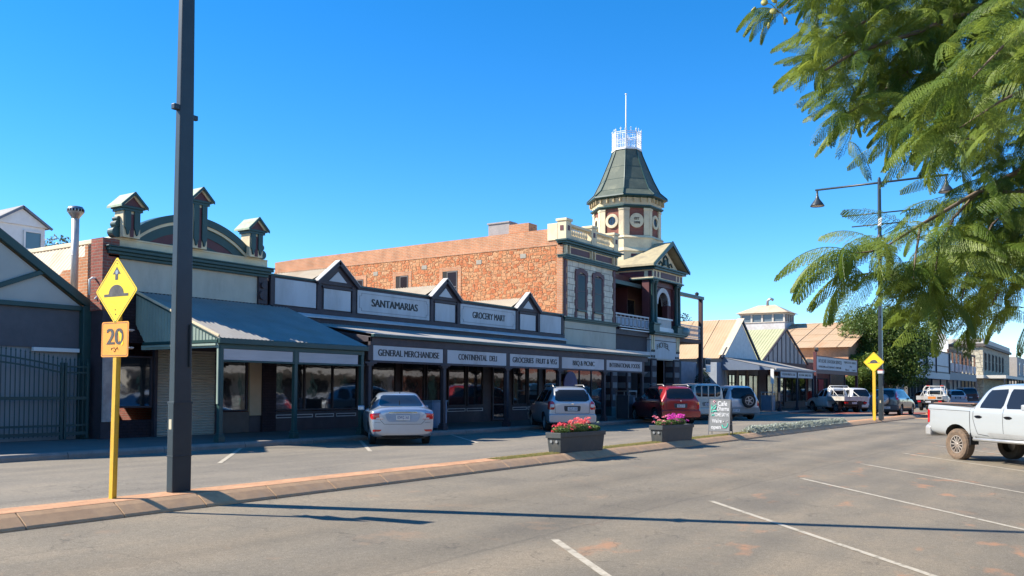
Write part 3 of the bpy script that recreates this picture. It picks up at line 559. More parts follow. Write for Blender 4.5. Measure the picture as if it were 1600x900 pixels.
for (xa, xb, za, zt) in ((13.62,14.12,5.47,6.22),(15.74,16.24,5.47,6.76),(17.76,18.26,5.47,6.22)):
    xc = (xa+xb)/2; y0 = 21.72
    t = U().box(xa,xb,y0,22.12,za,zt).build("parapet_turret", CREAM, c0, bevel=.01)
    b = U(); b.box(xc-.055,xc+.055,y0-.012,y0,za+.02,zt-.12); b.build("turret_slot", MAROON, t)
    b = U()
    for s_ in (-1,1):
        q = xc+s_*.135; b.prism([(q-.085,za+.26),(q-.045,za+.18),(q-.03,za+.10),(q,za+.06),(q+.03,za+.10),(q+.045,za+.18),(q+.085,za+.26),(q+.085,zt-.02),(q-.085,zt-.02)], 'y', y0-.05, y0)
    b.box(xa-.04,xb+.04,y0-.06,22.16,zt-.05,zt+.02).box(xa-.07,xb+.07,y0-.09,22.2,zt+.02,zt+.08); b.build("turret_bracket", DGREEN, t, bevel=.006)
    U().prism([(xa-.05,zt+.08),(xb+.05,zt+.08),(xc,zt+.37)], 'y', y0-.04, 22.2).build("turret_gable", MAROON, t)
    b = U(); b.prism([(xa-.10,zt+.10),(xc,zt+.43),(xb+.10,zt+.10),(xb,zt+.10),(xc,zt+.34),(xa,zt+.10)], 'y', y0-.07, y0-.04); b.build("turret_gable_trim", CREAM, t)
    b = U()
    for s_ in (-1,1):
        b.prism([(xc,zt+.46),(xc+s_*.37,zt+.10),(xc+s_*.37,zt+.04),(xc,zt+.40)], 'y', y0-.13, 22.3)
    b.build("turret_roof", ROOFC, t, bevel=.006)
    b = U(); b.prism([(xc,zt+.475),(xc+.39,zt+.10),(xc+.39,zt+.02),(xc,zt+.39),(xc-.39,zt+.02),(xc-.39,zt+.10)], 'y', y0-.16, y0-.131); b.build("turret_bargeboard", DGREEN, t)
# side scrolls of the end turrets
for xs, s_ in ((13.62,-1),(18.30,1)):
    b = U(); b.lathe([(0,-.12),(.14,-.12),(.14,.12),(0,.12)],(xs+s_*.08,21.98,5.60),18,0,'y'); b.lathe([(0,-.12),(.10,-.12),(.10,.12),(0,.12)],(xs+s_*.04,21.98,5.82),16,0,'y'); b.lathe([(0,-.12),(.06,-.12),(.06,.12),(0,.12)],(xs+s_*.03,21.98,5.97),16,0,'y'); b.build("turret_scroll", DGREEN, c0, smooth=False)
# metal flue with cowl
f_ = U(); f_.tube((13.05,23.0,3.9),(13.05,23.0,6.0),.095,n=20); f_.lathe([(.1,5.0),(.102,5.0),(.102,5.02),(.1,5.02)],(13.05,23.0,0),20); fl = f_.build("flue", mat("galvanised_flue",(0.55,0.54,0.52),0.45,metal=0.3,c2=(0.45,0.44,0.42)), c0, smooth=True)
b = U(); b.lathe([(0.08,5.95),(.11,6.02),(.16,6.09),(.205,6.15),(.205,6.25),(.17,6.30),(0.02,6.33)],(13.05,23.0,0),24); cw = b.build("cowl", STEEL, fl, smooth=True)
b = U()
for i in range(16):
    t = 2*math.pi*i/16; b.obox((13.05+.206*math.cos(t),23.0+.206*math.sin(t),6.20),(.006,.022,.035),t)
b.build("cowl_slots", BLACK, cw)
b = U(); b.path([(13.42,22.3,4.35),(13.05,22.15,4.35),(12.98,22.15,4.3),(12.98,22.15,3.9)],.03); b.path([(13.42,22.3,4.25),(13.2,22.1,4.2),(13.2,22.1,3.9),(13.1,22.1,3.8)],.025); b.build("conduit", WHITEP, c0, smooth=True)
# shop front under the verandah
TAN = mat("tan_board", (0.52,0.37,0.23), 0.7, c2=(0.45,0.32,0.20), scale=1.5)
PINK = mat("pinkish_panel", (0.52,0.42,0.37), 0.7, c2=(0.34,0.27,0.25))
SHUT = mat("roller_shutter", (0.46,0.41,0.33), 0.6, c2=(0.40,0.36,0.29), scale=1.5)
U().box(13.20,13.54,21.80,21.86,0.6,2.6).build("pilaster_panel", PINK, c0)
pane_window(c0, 13.65, 14.72, 0.95, 2.35, 22.0, 0.05, 0.07)
b = U()
z = 0.17
while z < 2.5:
    b.prism([(21.96,z),(21.93,z+.022),(21.93,z+.05),(21.96,z+.072)], 'x', 14.82, 16.76); z += 0.075
b.box(14.82,16.76,21.96,22.0,.15,2.55); sh = b.build("roller_shutter", SHUT, c0)
U().box(14.74,14.82,21.86,22.0,.15,2.6).box(16.76,16.86,21.86,22.0,.15,2.6).box(14.74,16.86,21.84,22.0,2.55,2.72).build("shutter_frame", DARKP, c0)
pane_window(c0, 17.0, 17.95, 0.80, 2.5, 22.0, 0.05, 0.06)
U().box(16.9,17.98,21.90,21.99,0.16,0.78).build("stall_riser", mat("brown_riser",(0.14,0.10,0.08),0.7), c0)
U().box(18.0,18.44,21.90,21.99,0.66,2.5).build("board_panel", TAN, c0)
U().box(18.0,18.44,21.92,21.99,0.16,0.64).build("stall_riser", DARKP, c0)
U().box(18.46,18.98,21.85,22.1,0.15,2.7).build("brick_pier", BRICKD, c0)
pane_window(c0, 19.0, 22.7, 0.78, 2.62, 22.0, 0.06, 0.07, DARKP, SHOPG, (20.25,21.5))
U().box(19.0,22.9,21.95,22.05,0.15,0.76).box(19.0,22.9,21.96,22.05,2.62,3.2).build("stall_riser", DARKP, c0)
b = U()
for (xa, xb) in ((19.05,19.78),(19.86,20.6),(20.72,21.55),(21.66,22.6)):
    b.box(xa,xb,21.932,21.95,.64,.665).box(xa,xb,21.932,21.95,.555,.58).box(xa,xa+.02,21.932,21.95,.58,.64).box(xb-.02,xb,21.932,21.95,.58,.64)
b.build("stall_riser_lining", LGREY, c0)
# verandah
vr = sheetroof(c0, 14.16, 19.45, 18.42, 2.74, 21.98, 4.08, ROOFZ, 0.13, 0.016)
U().box(14.16,19.42,18.36,18.46,2.60,2.74).box(19.36,19.46,18.4,21.9,2.6,2.72).build("gutter", DGREEN, vr, bevel=.012)
b = U(); b.prism([(18.5,2.76),(21.97,4.04),(21.97,3.2),(21.55,2.70),(18.5,2.70)], 'x', 14.20, 14.23)
y = 18.6
while y < 21.95:
    zt = 2.78+(y-18.5)*0.369; zb = 2.70 if y < 21.55 else 2.70+(y-21.55)*1.19; b.box(14.188,14.20,y,y+.02,zb,zt-.01); y += 0.13
b.build("gable_cladding", CLADG, c0)
b = U(); b.bar((14.17,18.42,2.79),(14.17,22.0,4.10),0.04,0.06); b.build("barge_flashing", CREAM, c0); 
U().bar((14.18,18.46,2.73),(14.18,21.98,4.03),0.03,0.035).build("barge_trim", DGREEN, c0)
U().box(14.17,14.25,18.5,21.6,2.63,2.70).build("side_beam", DGREEN, c0)
U().box(14.16,14.20,18.55,21.5,2.555,2.605).box(14.2,14.24,18.5,21.7,2.5,2.62).build("side_beam", CLADG, c0)
b = U(); b.box(14.26,19.36,18.47,18.56,2.48,2.62).box(14.26,19.36,18.47,18.56,2.15,2.20)
b.box(16.62,16.82,18.475,18.56,2.2,2.48).build("verandah_beam", DGREEN, c0, bevel=.008)
for xa, xb in ((14.36,16.61),(16.84,19.10)):
    U().box(xa,xb,18.485,18.515,2.205,2.475).build("sign_board", mat("blank_grey_board",(0.47,0.45,0.45),0.8,c2=(0.40,0.385,0.385),scale=2,stretch=(0.5,1,3),dirt=(0.34,0.31,0.31)), c0)
for x in (14.30,16.72,19.28): post(c0, x, 18.52, 0.15, 2.6, 0.11)
for (z0_, z1_) in ((1.1,2.5),): U().box(14.215,14.245,18.50,18.56,z0_,z1_).build("post_sunlit_strip", CLADG, c0)  # pale strip paints sunlight on the corner post's left face
# ================================================================== grocery
k0 = ubuilding("grocery_shop", "long dark plum grocery shop with three gablets and five lettered verandah boards", 27.5, 22)
U().box(18.82,36.5,22.0,22.3,3.0,5.02).build("parapet_wall", DARKP, k0)
U().box(18.80,20.75,21.96,22.32,5.02,5.09).box(22.6,26.6,21.96,22.32,5.02,5.09).box(28.45,32.5,21.96,22.32,5.02,5.09).box(34.4,36.55,21.96,22.32,5.02,5.09).build("parapet_capping", DGREEN, k0, bevel=.01)
b = U(); b.box(18.82,36.55,21.90,22.0,3.93,4.09); 
for x in (18.86,20.82,22.45,26.68,28.36,32.56,34.32,36.42): b.box(x-.09,x+.09,21.93,22.0,4.09,5.03)
b.build("parapet_frame", DARKP, k0, bevel=.012)
b = U(); b.prism([(21.99,3.99),(21.72,3.84),(21.72,3.80),(21.99,3.90)], 'x', 18.82, 36.55); b.build("ledge_flashing", LGREY, k0)
b = U(); b.box(18.82,36.55,21.82,21.99,3.30,3.80); b.build("parapet_base", DARKP, k0)
def panel(x0, x1, z0, z1, txt=None, size=.3, wd=2.2, border=False):
    p_ = U().box(x0,x1,21.955,21.985,z0,z1).build("sign_panel", LGREY, k0)
    if border:
        b = U(); m_ = .09; g_ = .10
        for (xa,xb,za,zb) in ((x0+m_+g_,x1-m_-g_,z0+m_,z0+m_+.014),(x0+m_+g_,x1-m_-g_,z1-m_-.014,z1-m_),(x0+m_,x0+m_+.014,z0+m_+g_,z1-m_-g_),(x1-m_-.014,x1-m_,z0+m_+g_,z1-m_-g_)): b.box(xa,xb,21.948,21.955,za,zb)
        for sx_, sz_ in ((0,0),(1,0),(0,1),(1,1)):
            cx = x0+m_ if sx_ == 0 else x1-m_; cz = z0+m_ if sz_ == 0 else z1-m_; q = 1 if sx_ == 0 else -1; r_ = 1 if sz_ == 0 else -1
            b.box(min(cx,cx+q*g_),max(cx,cx+q*g_),21.948,21.955,min(cz+r_*g_,cz+r_*(g_+.014)),max(cz+r_*g_,cz+r_*(g_+.014))); b.box(min(cx+q*g_,cx+q*(g_+.014)),max(cx+q*g_,cx+q*(g_+.014)),21.948,21.955,min(cz,cz+r_*g_),max(cz,cz+r_*g_))
        b.build("border_line", mat("thin_grey_line",(0.22,0.22,0.23),0.6), p_)
    if txt: text(txt, "lettering", BLACKP, p_, ((x0+x1)/2,21.952,(z0+z1)/2), size, width=wd, offset=0.020)
    return p_
panel(18.97,20.70,4.14,4.96); panel(22.64,26.55,4.12,4.93,"SANTAMARIAS",.40,2.62*1.0,True); panel(28.5,32.44,4.12,4.93,"GROCERY MART",.40,2.45*1.0,True); panel(34.46,36.30,4.12,4.92)
for (xl, xc, xr) in ((20.75,21.68,22.60),(26.62,27.52,28.44),(32.5,33.44,34.4)):
    b = U(); b.prism([(xl,4.98),(xc,5.72),(xr,4.98)], 'y', 21.95, 22.25); b.build("gablet", DARKP, k0)
    b = U(); b.bar((xl-.05,21.90,4.98),(xc+.02,21.90,5.76),0.12,0.13); b.bar((xr+.05,21.90,4.98),(xc-.02,21.90,5.76),0.12,0.13); b.build("gablet_bargeboard", DARKP, k0)
    b = U(); b.bar((xl-.08,21.95,5.04),(xc,21.95,5.845),0.24,0.02); b.bar((xr+.08,21.95,5.04),(xc,21.95,5.845),0.24,0.02); b.build("gablet_capping", mat("pale_flashing",(0.50,0.47,0.43),0.5), k0)
    U().prism([(xc-.42,5.10),(xc,5.45),(xc+.42,5.10)], 'y', 21.935, 21.949).build("gablet_panel", LGREY, k0)
    U().box(xc-.62,xc+.62,21.955,21.985,4.14,4.83).build("sign_panel", LGREY, k0)
    U().box(xc-.70,xc+.70,21.93,21.96,4.85,4.93).build("gablet_rail", DARKP, k0)
    b = U(); b.corr(22.25,28.5,(xl-.7,4.75),(xc,5.60),0.14,0.014,2,'y').corr(22.25,28.5,(xr+.7,4.75),(xc,5.60),0.14,0.014,2,'y'); b.build("gable_roof", ROOFB, k0, recalc=False, smooth=True)
U().prism([(22.3,4.72),(40,4.95),(40,5.0),(22.3,4.78)], 'x', 18.85, 36.55).build("roof", ROOFB, k0)
U().box(18.85,36.5,39.8,40,.1,4.95).box(18.84,18.95,22.3,40,.1,4.7).build("rear_wall", BRICKO, k0)
# shopfront
U().box(22.9,36.55,22.02,22.3,0.15,3.3).build("shop_wall", DARKP, k0)
for (xa, xb) in ((23.4,24.7),(25.0,26.32),(26.42,27.35),(27.75,28.9),(29.0,30.1),(32.3,33.4),(33.5,34.4)):
    pane_window(k0, xa, xb, 0.82, 2.62, 22.02, 0.05, 0.07)
    b = U(); b.box(xa,xb,21.98,22.0,.70,.725).box(xa,xb,21.98,22.0,.60,.625).box(xa,xa+.025,21.98,22.0,.625,.70).box(xb-.025,xb,21.98,22.0,.625,.70); b.build("stall_riser_lining", LGREY, k0)
d_ = pane_window(k0, 30.75, 31.75, 0.18, 2.45, 22.02, 0.09, 0.07, DARKP, SHOPG, (), (0.85,), "door"); U().obox(bw((31.62,21.9,1.25)),(0.02,0.03,0.16)).build("handle", STEEL, d_, org=k0.location)
pane_window(k0, 34.9, 36.3, 0.3, 2.6, 22.02, 0.06, 0.07)
# purple awning disc on the shop window
U().lathe([(0,-.03),(.62,-.03),(.62,.03),(0,.03)],(36.9,21.80,1.75),28,0,'y').build("round_window_sign", mat("purple_sign",(0.13,0.09,0.30),0.5), k0)
# verandah
sheetroof(k0, 19.7, 38.4, 18.42, 3.13, 21.90, 3.66, ROOFZ, 0.13, 0.014)
U().box(19.62,38.42,18.34,18.46,3.04,3.135).build("gutter", DGREEN, k0, bevel=.012)
U().box(19.62,38.42,18.325,18.37,3.13,3.15).build("gutter_lit_edge", mat("painted_lit_edge",(0.6,0.58,0.54),0.4), k0)  # pale strip colours in the sun along the verandah's front edge
b = U(); b.box(19.6,38.4,18.46,18.56,2.80,3.04).box(19.6,38.4,18.47,18.55,2.28,2.345); b.prism([(18.46,3.05),(21.9,3.55),(21.9,2.9),(18.46,2.9)], 'x', 19.6, 19.66)
PX_ = (19.62,23.17,26.84,30.50,34.24,37.95)
for x in PX_: b.box(x-.1,x+.1,18.465,18.555,2.345,2.80)
b.build("verandah_beam", DARKP, k0, bevel=.008)
for i, (t_, wd) in enumerate((("GENERAL MERCHANDISE",3.05),("CONTINENTAL  DELI",2.35),("GROCERIES  FRUIT & VEG",3.25),("BBQ & PICNIC",1.9),("INTERNATIONAL FOODS",3.1))):
    xa, xb = PX_[i]+.12, PX_[i+1]-.12; p_ = U().box(xa,xb,18.475,18.505,2.35,2.795).build("sign_board", LGREY, k0); text(t_, "lettering", BLACKP, p_, ((xa+xb)/2,18.472,2.573), .30, width=wd, offset=0.011)
for x in PX_: post(k0, x, 18.55, 0.15, 2.30, 0.13, DARKP, True, True)
# ================================================================== corner hotel with the tower
h0 = ubuilding("corner_hotel", "two storey hotel with orange stone side wall and green roofed octagonal tower", 43, 23)
WSTONE = brick("pale_stone_block", (0.68,0.62,0.50), (0.56,0.52,0.43), (0.28,0.24,0.20), bw=0.62, bh=0.31, ms=0.016, bump=1.0)
UPC = mat("upholstery_plum_panel", (0.12,0.05,0.06), 0.6)
U().prism([(22.02,0.15),(42.4,0.15),(42.4,9.10),(40.6,9.16),(31,9.22),(22.02,9.26)], 'x', 36.60, 37.0).build("side_wall_coping", BRICKO, h0)
U().prism([(22.32,0.1),(42.2,0.1),(42.2,8.40),(22.32,8.50)], 'x', 36.555, 36.61).build("side_wall", RUBO, h0)
U().box(36.53,36.60,22.02,22.34,0.1,8.5).box(36.53,36.60,22.34,42.4,8.43,8.50).build("side_wall_quoin", BRICKO, h0, bevel=.01)
for (ya, yb, za, zb, w_) in ((28.35,29.35,6.0,7.62,1),(31.7,32.6,6.1,7.60,1),(35.0,35.9,6.1,7.6,1)):
    b = U(); b.box(36.535,36.60,ya-.22,ya,za-.2,zb+.22).box(36.535,36.60,yb,yb+.22,za-.2,zb+.22).box(36.535,36.60,ya,yb,zb,zb+.22).box(36.53,36.60,ya,yb,za-.14,za); b.build("window_surround", BRICKO, h0, bevel=.01)
    b = U(); b.box(36.546,36.556,ya,yb,za,zb).build("window_reveal", BLACK, h0)
    pane_window_x(h0, 36.545, ya+.03, yb-.30, za, zb-.02, 0.05, 0.03, mat("weathered_frame",(0.12,0.11,0.11),0.7), DIMG, (), (za+.8,))
b = U()
for (y, z) in ((24.3,8.05),(27.0,7.95),(30.6,7.95),(34.1,7.85)): b.box(36.535,36.60,y-.17,y+.17,z-.11,z+.11)
b.build("air_brick", mat("grey_vent",(0.33,0.30,0.25),0.9), h0, bevel=.01)
U().prism([(36.8,9.1),(41,10.0),(41,10.08),(36.8,9.2)], 'y', 26.3, 39.5).build("main_roof", ROOFB, h0)
U().box(37.0,50,24.4,42.2,0.1,8.7).build("main_block", BRICKR, h0)
U().prism([(37,8.7),(50,8.7),(43.5,10.6)], 'y', 27, 42).build("rear_roof", ROOFB, h0)
b = U(); b.box(36.75,37.5,24.1,25.3,9.1,9.72).build("chimney", BRICKO, h0, bevel=.015); U().box(36.8,37.45,25.3,26.6,9.1,9.86).box(36.75,37.5,25.28,26.65,9.86,9.93).build("roof_box", mat("grey_tin",(0.30,0.27,0.26),0.6), h0)
# front wing facade x 36.65..41.85
XL, XR = 36.65, 41.86
U().box(XL,XR,22.04,24.4,3.6,8.5).build("wing_wall", WSTONE, h0)
b = U(); z = 5.0; i = 0
while z < 7.75:
    w_ = .16 if i % 2 else .24; b.box(XL-.012,XL+w_,21.99,22.06,z,z+.295).box(XR-w_,XR+.012,21.99,22.06,z,z+.295); z += .30; i += 1
b.build("quoin", MAROON, h0, bevel=.008)
for xc in (38.32, 40.02):
    b = U(); z = 5.0; i = 0
    while z < 7.2:
        w_ = .14 if i % 2 else .21; b.box(xc-.42-w_,xc-.42,21.99,22.06,z,z+.295).box(xc+.42,xc+.42+w_,21.99,22.06,z,z+.295); z += .30; i += 1
    n = 12; pts = [(xc-.62+1.24*k/n, 7.30+.18*math.sin(math.pi*k/n)) for k in range(n+1)]; pts2 = [(xc+.42-.84*k/n, 7.14+.12*math.sin(math.pi*k/n)) for k in range(n+1)]
    b.prism([(xc-.62,7.1)]+pts+[(xc+.62,7.1),(xc+.42,7.1)]+pts2+[(xc-.42,7.1)], 'y', 21.98, 22.06); b.build("window_surround", MAROON, h0, bevel=.006)
    b = U(); b.box(xc-.42,xc+.42,22.028,22.038,5.42,7.22).build("window_reveal", BLACK, h0)
    pane_window(h0, xc-.40, xc+.40, 5.44, 7.18, 22.03, .06, .03, mat("plum_frame",(0.06,0.025,0.03),.5), DIMG, (), (6.35,))
    U().box(xc-.46,xc+.46,21.94,22.04,5.34,5.43).build("window_sill", DGREEN, h0, bevel=.008)
def moulding(par, x0, x1, yf, prof, mt, name, ends=True, back=22.3):
    """prof: list of (projection, z0, z1)"""
    b = U()
    for p_, z0, z1 in prof: b.box(x0-(p_ if ends else 0), x1+(p_ if ends else 0), yf-p_, back, z0, z1)
    return b.build(name, mt, par, bevel=.008)
moulding(h0, XL, XR, 22.0, ((.10,7.76,7.84),(.16,7.84,7.92),(.20,7.92,7.97)), DGREEN, "string_course")
U().box(XL-.03,XR+.03,21.97,22.3,7.97,8.42).build("frieze", CREAM, h0)
b = U()
for (xa, xb) in ((37.15,39.05),(39.55,41.4)): b.box(xa,xb,21.955,21.975,8.06,8.36)
for xa in (36.72,39.2,41.55): b.box(xa,xa+.2,21.955,21.975,8.06,8.36)
b.build("frieze_panel", MAROON, h0, bevel=.008)
b = U()
for xa in (36.66,36.95,39.12,39.42,41.45,41.78): b.box(xa,xa+.07,21.86,21.97,8.02,8.42)
b.build("frieze_bracket", CREAM, h0, bevel=.01)
moulding(h0, XL, XR, 22.0, ((.12,8.42,8.50),(.24,8.50,8.60),(.34,8.60,8.68)), DGREEN, "cornice")
# balustrade
b = U(); b.box(XL,XR,21.9,22.25,8.68,8.92).box(XL,XR,21.92,22.2,9.38,9.50)
for (xa, xb) in ((36.55,37.05),(39.05,39.55),(41.42,41.92)):
    b.box(xa,xb,21.84,22.34,8.68,9.58).box(xa-.05,xb+.05,21.79,22.4,9.58,9.70)
b.box(36.55,36.9,22.3,22.9,8.68,9.5)
b.build("balustrade", CREAM, h0, bevel=.012)
b = U()
for (xa, xb) in ((37.2,38.95),(39.7,41.3)):
    n = 10
    for i in range(n):
        x = xa+(xb-xa)*(i+.5)/n; b.lathe([(.03,8.92),(.045,8.98),(.075,9.08),(.05,9.2),(.03,9.28),(.06,9.34),(.06,9.38)],(x,22.06,0),10)
b.build("baluster", CREAM, h0, smooth=True)
b = U()
for xa in (36.7,39.2,41.57): b.box(xa,xa+.2,21.825,21.842,9.12,9.36)
b.box(36.53,36.552,22.0,22.18,9.12,9.36); b.build("pier_panel", MAROON, h0)
# belt and fascia below
moulding(h0, XL, XR, 22.0, ((.08,4.78,4.86),(.18,4.86,4.94),(.24,4.94,4.98)), DGREEN, "belt_course")
U().box(XL,XR,21.97,22.3,3.55,4.78).build("fascia_panel", CREAMG, h0); U().box(XL,XR,21.955,21.972,4.42,4.45).build("fascia_line", DARKP, h0)
U().box(XL,46,22.0,22.3,3.28,3.5).build("shop_beam", DARKP, h0)
# ground floor: striped piers and dark recess
STRIPE = mat("pier_grey_block", (0.20,0.175,0.165), 0.8, c2=(0.17,0.15,0.14))
def pier(x0, x1, y0=21.9, y1=22.5, top=3.28):
    p_ = U().box(x0,x1,y0,y1,0.62,top).build("pier", mat("pier_dark_brick",(0.06,0.035,0.035),.8,bump=.3), h0, bevel=.01); b = U(); z = .95
    while z < top-.35:
        b.box(x0+.10,x1-.10,y0-.03,y0,z,z+.30).box(x0-.03,x0,y0+.08,y1-.08,z,z+.30); z += .64
    b.build("pier_block", STRIPE, p_, bevel=.01); U().box(x0-.04,x1+.04,y0-.04,y1,0.15,0.62).build("pier_base", mat("teal_base",(0.03,0.09,0.10),.5), p_, bevel=.01)
for a_ in ((36.05,36.55),(41.25,41.95),(43.0,43.5),(46.0,46.72),(49.05,49.9)): pier(*a_)
pier(47.3,48.9,23.2,23.4)
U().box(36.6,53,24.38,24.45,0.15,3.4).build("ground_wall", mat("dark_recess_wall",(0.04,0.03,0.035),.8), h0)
pane_window(h0, 37.0, 40.8, .5, 2.7, 22.2, .07, .06, DARKP, None, (38.4,39.6)); pane_window(h0, 44.0, 45.6, .3, 2.7, 23.0, .07, .06)
# balcony between wing and bay
U().box(41.86,46,22.0,24.4,4.45,4.72).build("balcony_floor", DARKP, h0)
U().box(41.86,45.95,22.15,24.3,3.50,4.45).build("balcony_soffit", mat("dark_soffit_panel",(0.05,0.045,0.055),.7), h0)  # evenly dark panel filling the space below the balcony floor
U().box(41.86,46.0,21.93,22.1,3.28,3.62).build("white_beam", LGREY, h0)
U().box(42.3,45.9,21.9,21.99,4.72,4.77).build("balcony_edge", WHITEP, h0)
b = U(); b.box(41.9,45.9,21.98,22.04,5.50,5.58).box(41.9,45.9,21.98,22.04,4.86,4.92).box(41.9,45.9,21.985,22.035,5.36,5.40)
for i in range(9): b.box(42.0+i*.48,42.05+i*.48,21.99,22.03,4.9,5.5)
rl = b.build("balcony_rail", LGREY, h0, bevel=.006)
b = U()
for i in range(8): x = 42.10+i*.48; b.box(x+.02,x+.32,22.0,22.02,4.96,5.34)
b.build("rail_panel", mat("pale_blue_lattice",(0.22,0.28,0.36),.6), rl)
b = U(); b.prism([(41.86,7.95),(45.95,7.95),(45.95,7.45),(41.86,7.45)], 'y', 23.2, 24.4); b.build("loggia_beam", MAROON, h0)
U().box(41.86,45.95,22.5,22.62,7.25,7.40).box(41.86,45.95,22.5,24.4,7.40,7.46).build("loggia_trim", DGREEN, h0)
U().box(41.86,46.0,24.30,24.39,4.7,8.6).build("loggia_wall", MAROON, h0)
b = U(); b.prism([(43.2,4.75),(43.2,6.5)]+[(44.0-.8*math.cos(math.pi*k/10),6.5+.8*math.sin(math.pi*k/10)) for k in range(1,10)]+[(44.8,6.5),(44.8,4.75)], 'y', 24.27, 24.31); b.build("arched_opening", SHOPG, h0)
# bay, x 45.95..49.9, front y = 22
BX0, BX1 = 45.95, 49.92
b = U(); b.box(BX0,BX0+.75,22.02,22.45,4.7,7.72).box(BX1-.75,BX1,22.02,22.45,4.7,7.72).box(BX0+.75,BX1-.75,22.02,22.45,7.45,7.72)
xc, cz, n = 47.93, 6.45, 20
pts = [(BX0+.75,7.45),(BX0+.75,5.05)]+[(xc-.72,5.05)]+[(xc-.72*math.cos(math.pi*k/n), cz+.72*math.sin(math.pi*k/n)) for k in range(n+1)]+[(xc+.72,5.05),(BX1-.75,5.05),(BX1-.75,7.45)]
b.prism(pts, 'y', 22.12, 22.45); b.build("bay_wall", MAROON, h0)
b = U(); po = [(xc-.98*math.cos(math.pi*k/n), cz+.98*math.sin(math.pi*k/n)) for k in range(n+1)]; pi_ = [(xc+.72*math.cos(math.pi*k/n), cz+.72*math.sin(math.pi*k/n)) for k in range(n+1)]
b.prism(po+pi_, 'y', 22.04, 22.5); b.build("bay_arch", LGREY, h0)
b = U(); b.box(BX1-.12,BX1,22.45,24.4,4.7,7.72).box(BX0,BX0+.08,23.4,24.4,4.7,7.72); b.build("bay_side", MAROON, h0)
U().box(46.4,49.5,24.22,24.31,4.7,7.7).build("bay_back_wall", mat("plum_inner",(0.13,0.06,0.05),.7), h0)
pane_window(h0, 47.2, 48.5, 4.9, 6.9, 24.2, .07, .05, mat("timber_door",(0.22,0.12,0.06),.6))
b = U(); b.box(BX0+.75,BX1-.75,22.0,22.1,5.58,5.68).box(BX0+.75,BX1-.75,22.0,22.1,5.05,5.12)
for i in range(13): x = BX0+.85+i*.175; b.box(x,x+.06,22.02,22.08,5.12,5.58)
b.build("bay_balustrade", WHITEP, h0, bevel=.006)
U().box(BX0+.7,BX1-.7,21.96,22.2,4.80,5.05).build("bay_plinth", WHITEP, h0)
cols = ((BX0+.16),(BX0+.56),(BX1-.56),(BX1-.16))
for x in cols:
    b = U(); b.lathe([(.13,5.30),(.13,5.36),(.105,5.40),(.105,6.1),(.09,7.45),(.11,7.50),(.14,7.58),(.14,7.66),(.10,7.68)],(x,21.88,0),18); b.build("column", DGREEN, h0, smooth=True)
b = U()
for xa in (BX0-.03,BX1-.73): b.box(xa,xa+.78,21.70,22.2,4.82,5.30).box(xa-.05,xa+.83,21.64,22.2,5.20,5.30).box(xa,xa+.76,21.74,22.05,7.66,7.76)
b.build("column_base", DGREEN, h0, bevel=.015)
b = U(); b.box(BX0-.12,BX1+.12,21.62,24.4,4.62,4.72).box(BX0-.2,BX1+.2,21.54,24.4,4.72,4.82); b.build("bay_ledge", DGREEN, h0, bevel=.015)
U().lathe([(0,4.62),(.3,4.66),(.5,4.85),(.52,5.05),(.4,5.25),(.1,5.3)],(BX1+.45,22.0,0),18).build("round_light", mat("grey_green_dish",(0.14,0.22,0.23),.4), h0, smooth=True)
# entablature round the bay
b = U(); b.box(BX0-.04,BX1+.04,21.74,24.4,7.76,8.30); b.build("bay_entablature", CREAM, h0)
b = U(); b.box(BX0-.12,BX1+.12,21.66,24.4,7.74,7.82).box(BX0-.2,BX1+.2,21.56,24.4,8.30,8.42).box(BX0-.3,BX1+.3,21.46,24.4,8.42,8.50); b.build("bay_cornice", DGREEN, h0, bevel=.01)
b = U(); b.box(BX0+.95,BX1-.95,21.72,21.745,7.90,8.22); 
for xa in (BX0+.1,BX0+.52,BX1-.28,BX1-.72): b.box(xa,xa+.2,21.72,21.745,7.90,8.22)
b.box(BX0-.062,BX0-.038,22.3,23.9,7.90,8.22).box(BX0-.062,BX0-.038,21.82,22.05,7.9,8.22); b.build("frieze_panel", MAROON, h0)
xm = (BX0+BX1)/2
b = U(); b.prism([(BX0-.02,8.50),(BX1+.02,8.50),(xm,9.72)], 'y', 21.95, 22.1); pd = b.build("pediment", CREAM, h0)
b = U(); rr = random.Random(5)
b.path([(xm-.9,21.9,8.72),(xm-.7,21.9,8.9),(xm-.45,21.9,8.8),(xm-.5,21.9,8.65)],.05,6); b.path([(xm+.9,21.9,8.72),(xm+.7,21.9,8.9),(xm+.45,21.9,8.8),(xm+.5,21.9,8.65)],.05,6)
b.path([(xm-.32,21.9,8.7),(xm-.25,21.9,9.15),(xm,21.9,9.3),(xm+.25,21.9,9.15),(xm+.32,21.9,8.7)],.055,6); b.tube((xm,21.93,8.9),(xm,21.88,8.9),.17,n=14); b.build("pediment_ornament", DGREEN, pd)
b = U()
for s_ in (-1,1): b.prism([(xm,10.08),(xm+s_*2.42,8.58),(xm+s_*2.42,8.46),(xm,9.94)], 'y', 21.50, 24.6)
b.build("bay_roof", mat("ochre_iron_roof",(0.40,0.34,0.21),.6,c2=(0.32,0.28,0.18),scale=3,dirt=(0.22,0.19,0.14)), h0)
b = U(); b.prism([(xm,10.12),(xm+2.48,8.58),(xm+2.48,8.42),(xm,9.86),(xm-2.48,8.42),(xm-2.48,8.58)], 'y', 21.42, 21.50); b.build("pediment_moulding", DGREEN, h0)
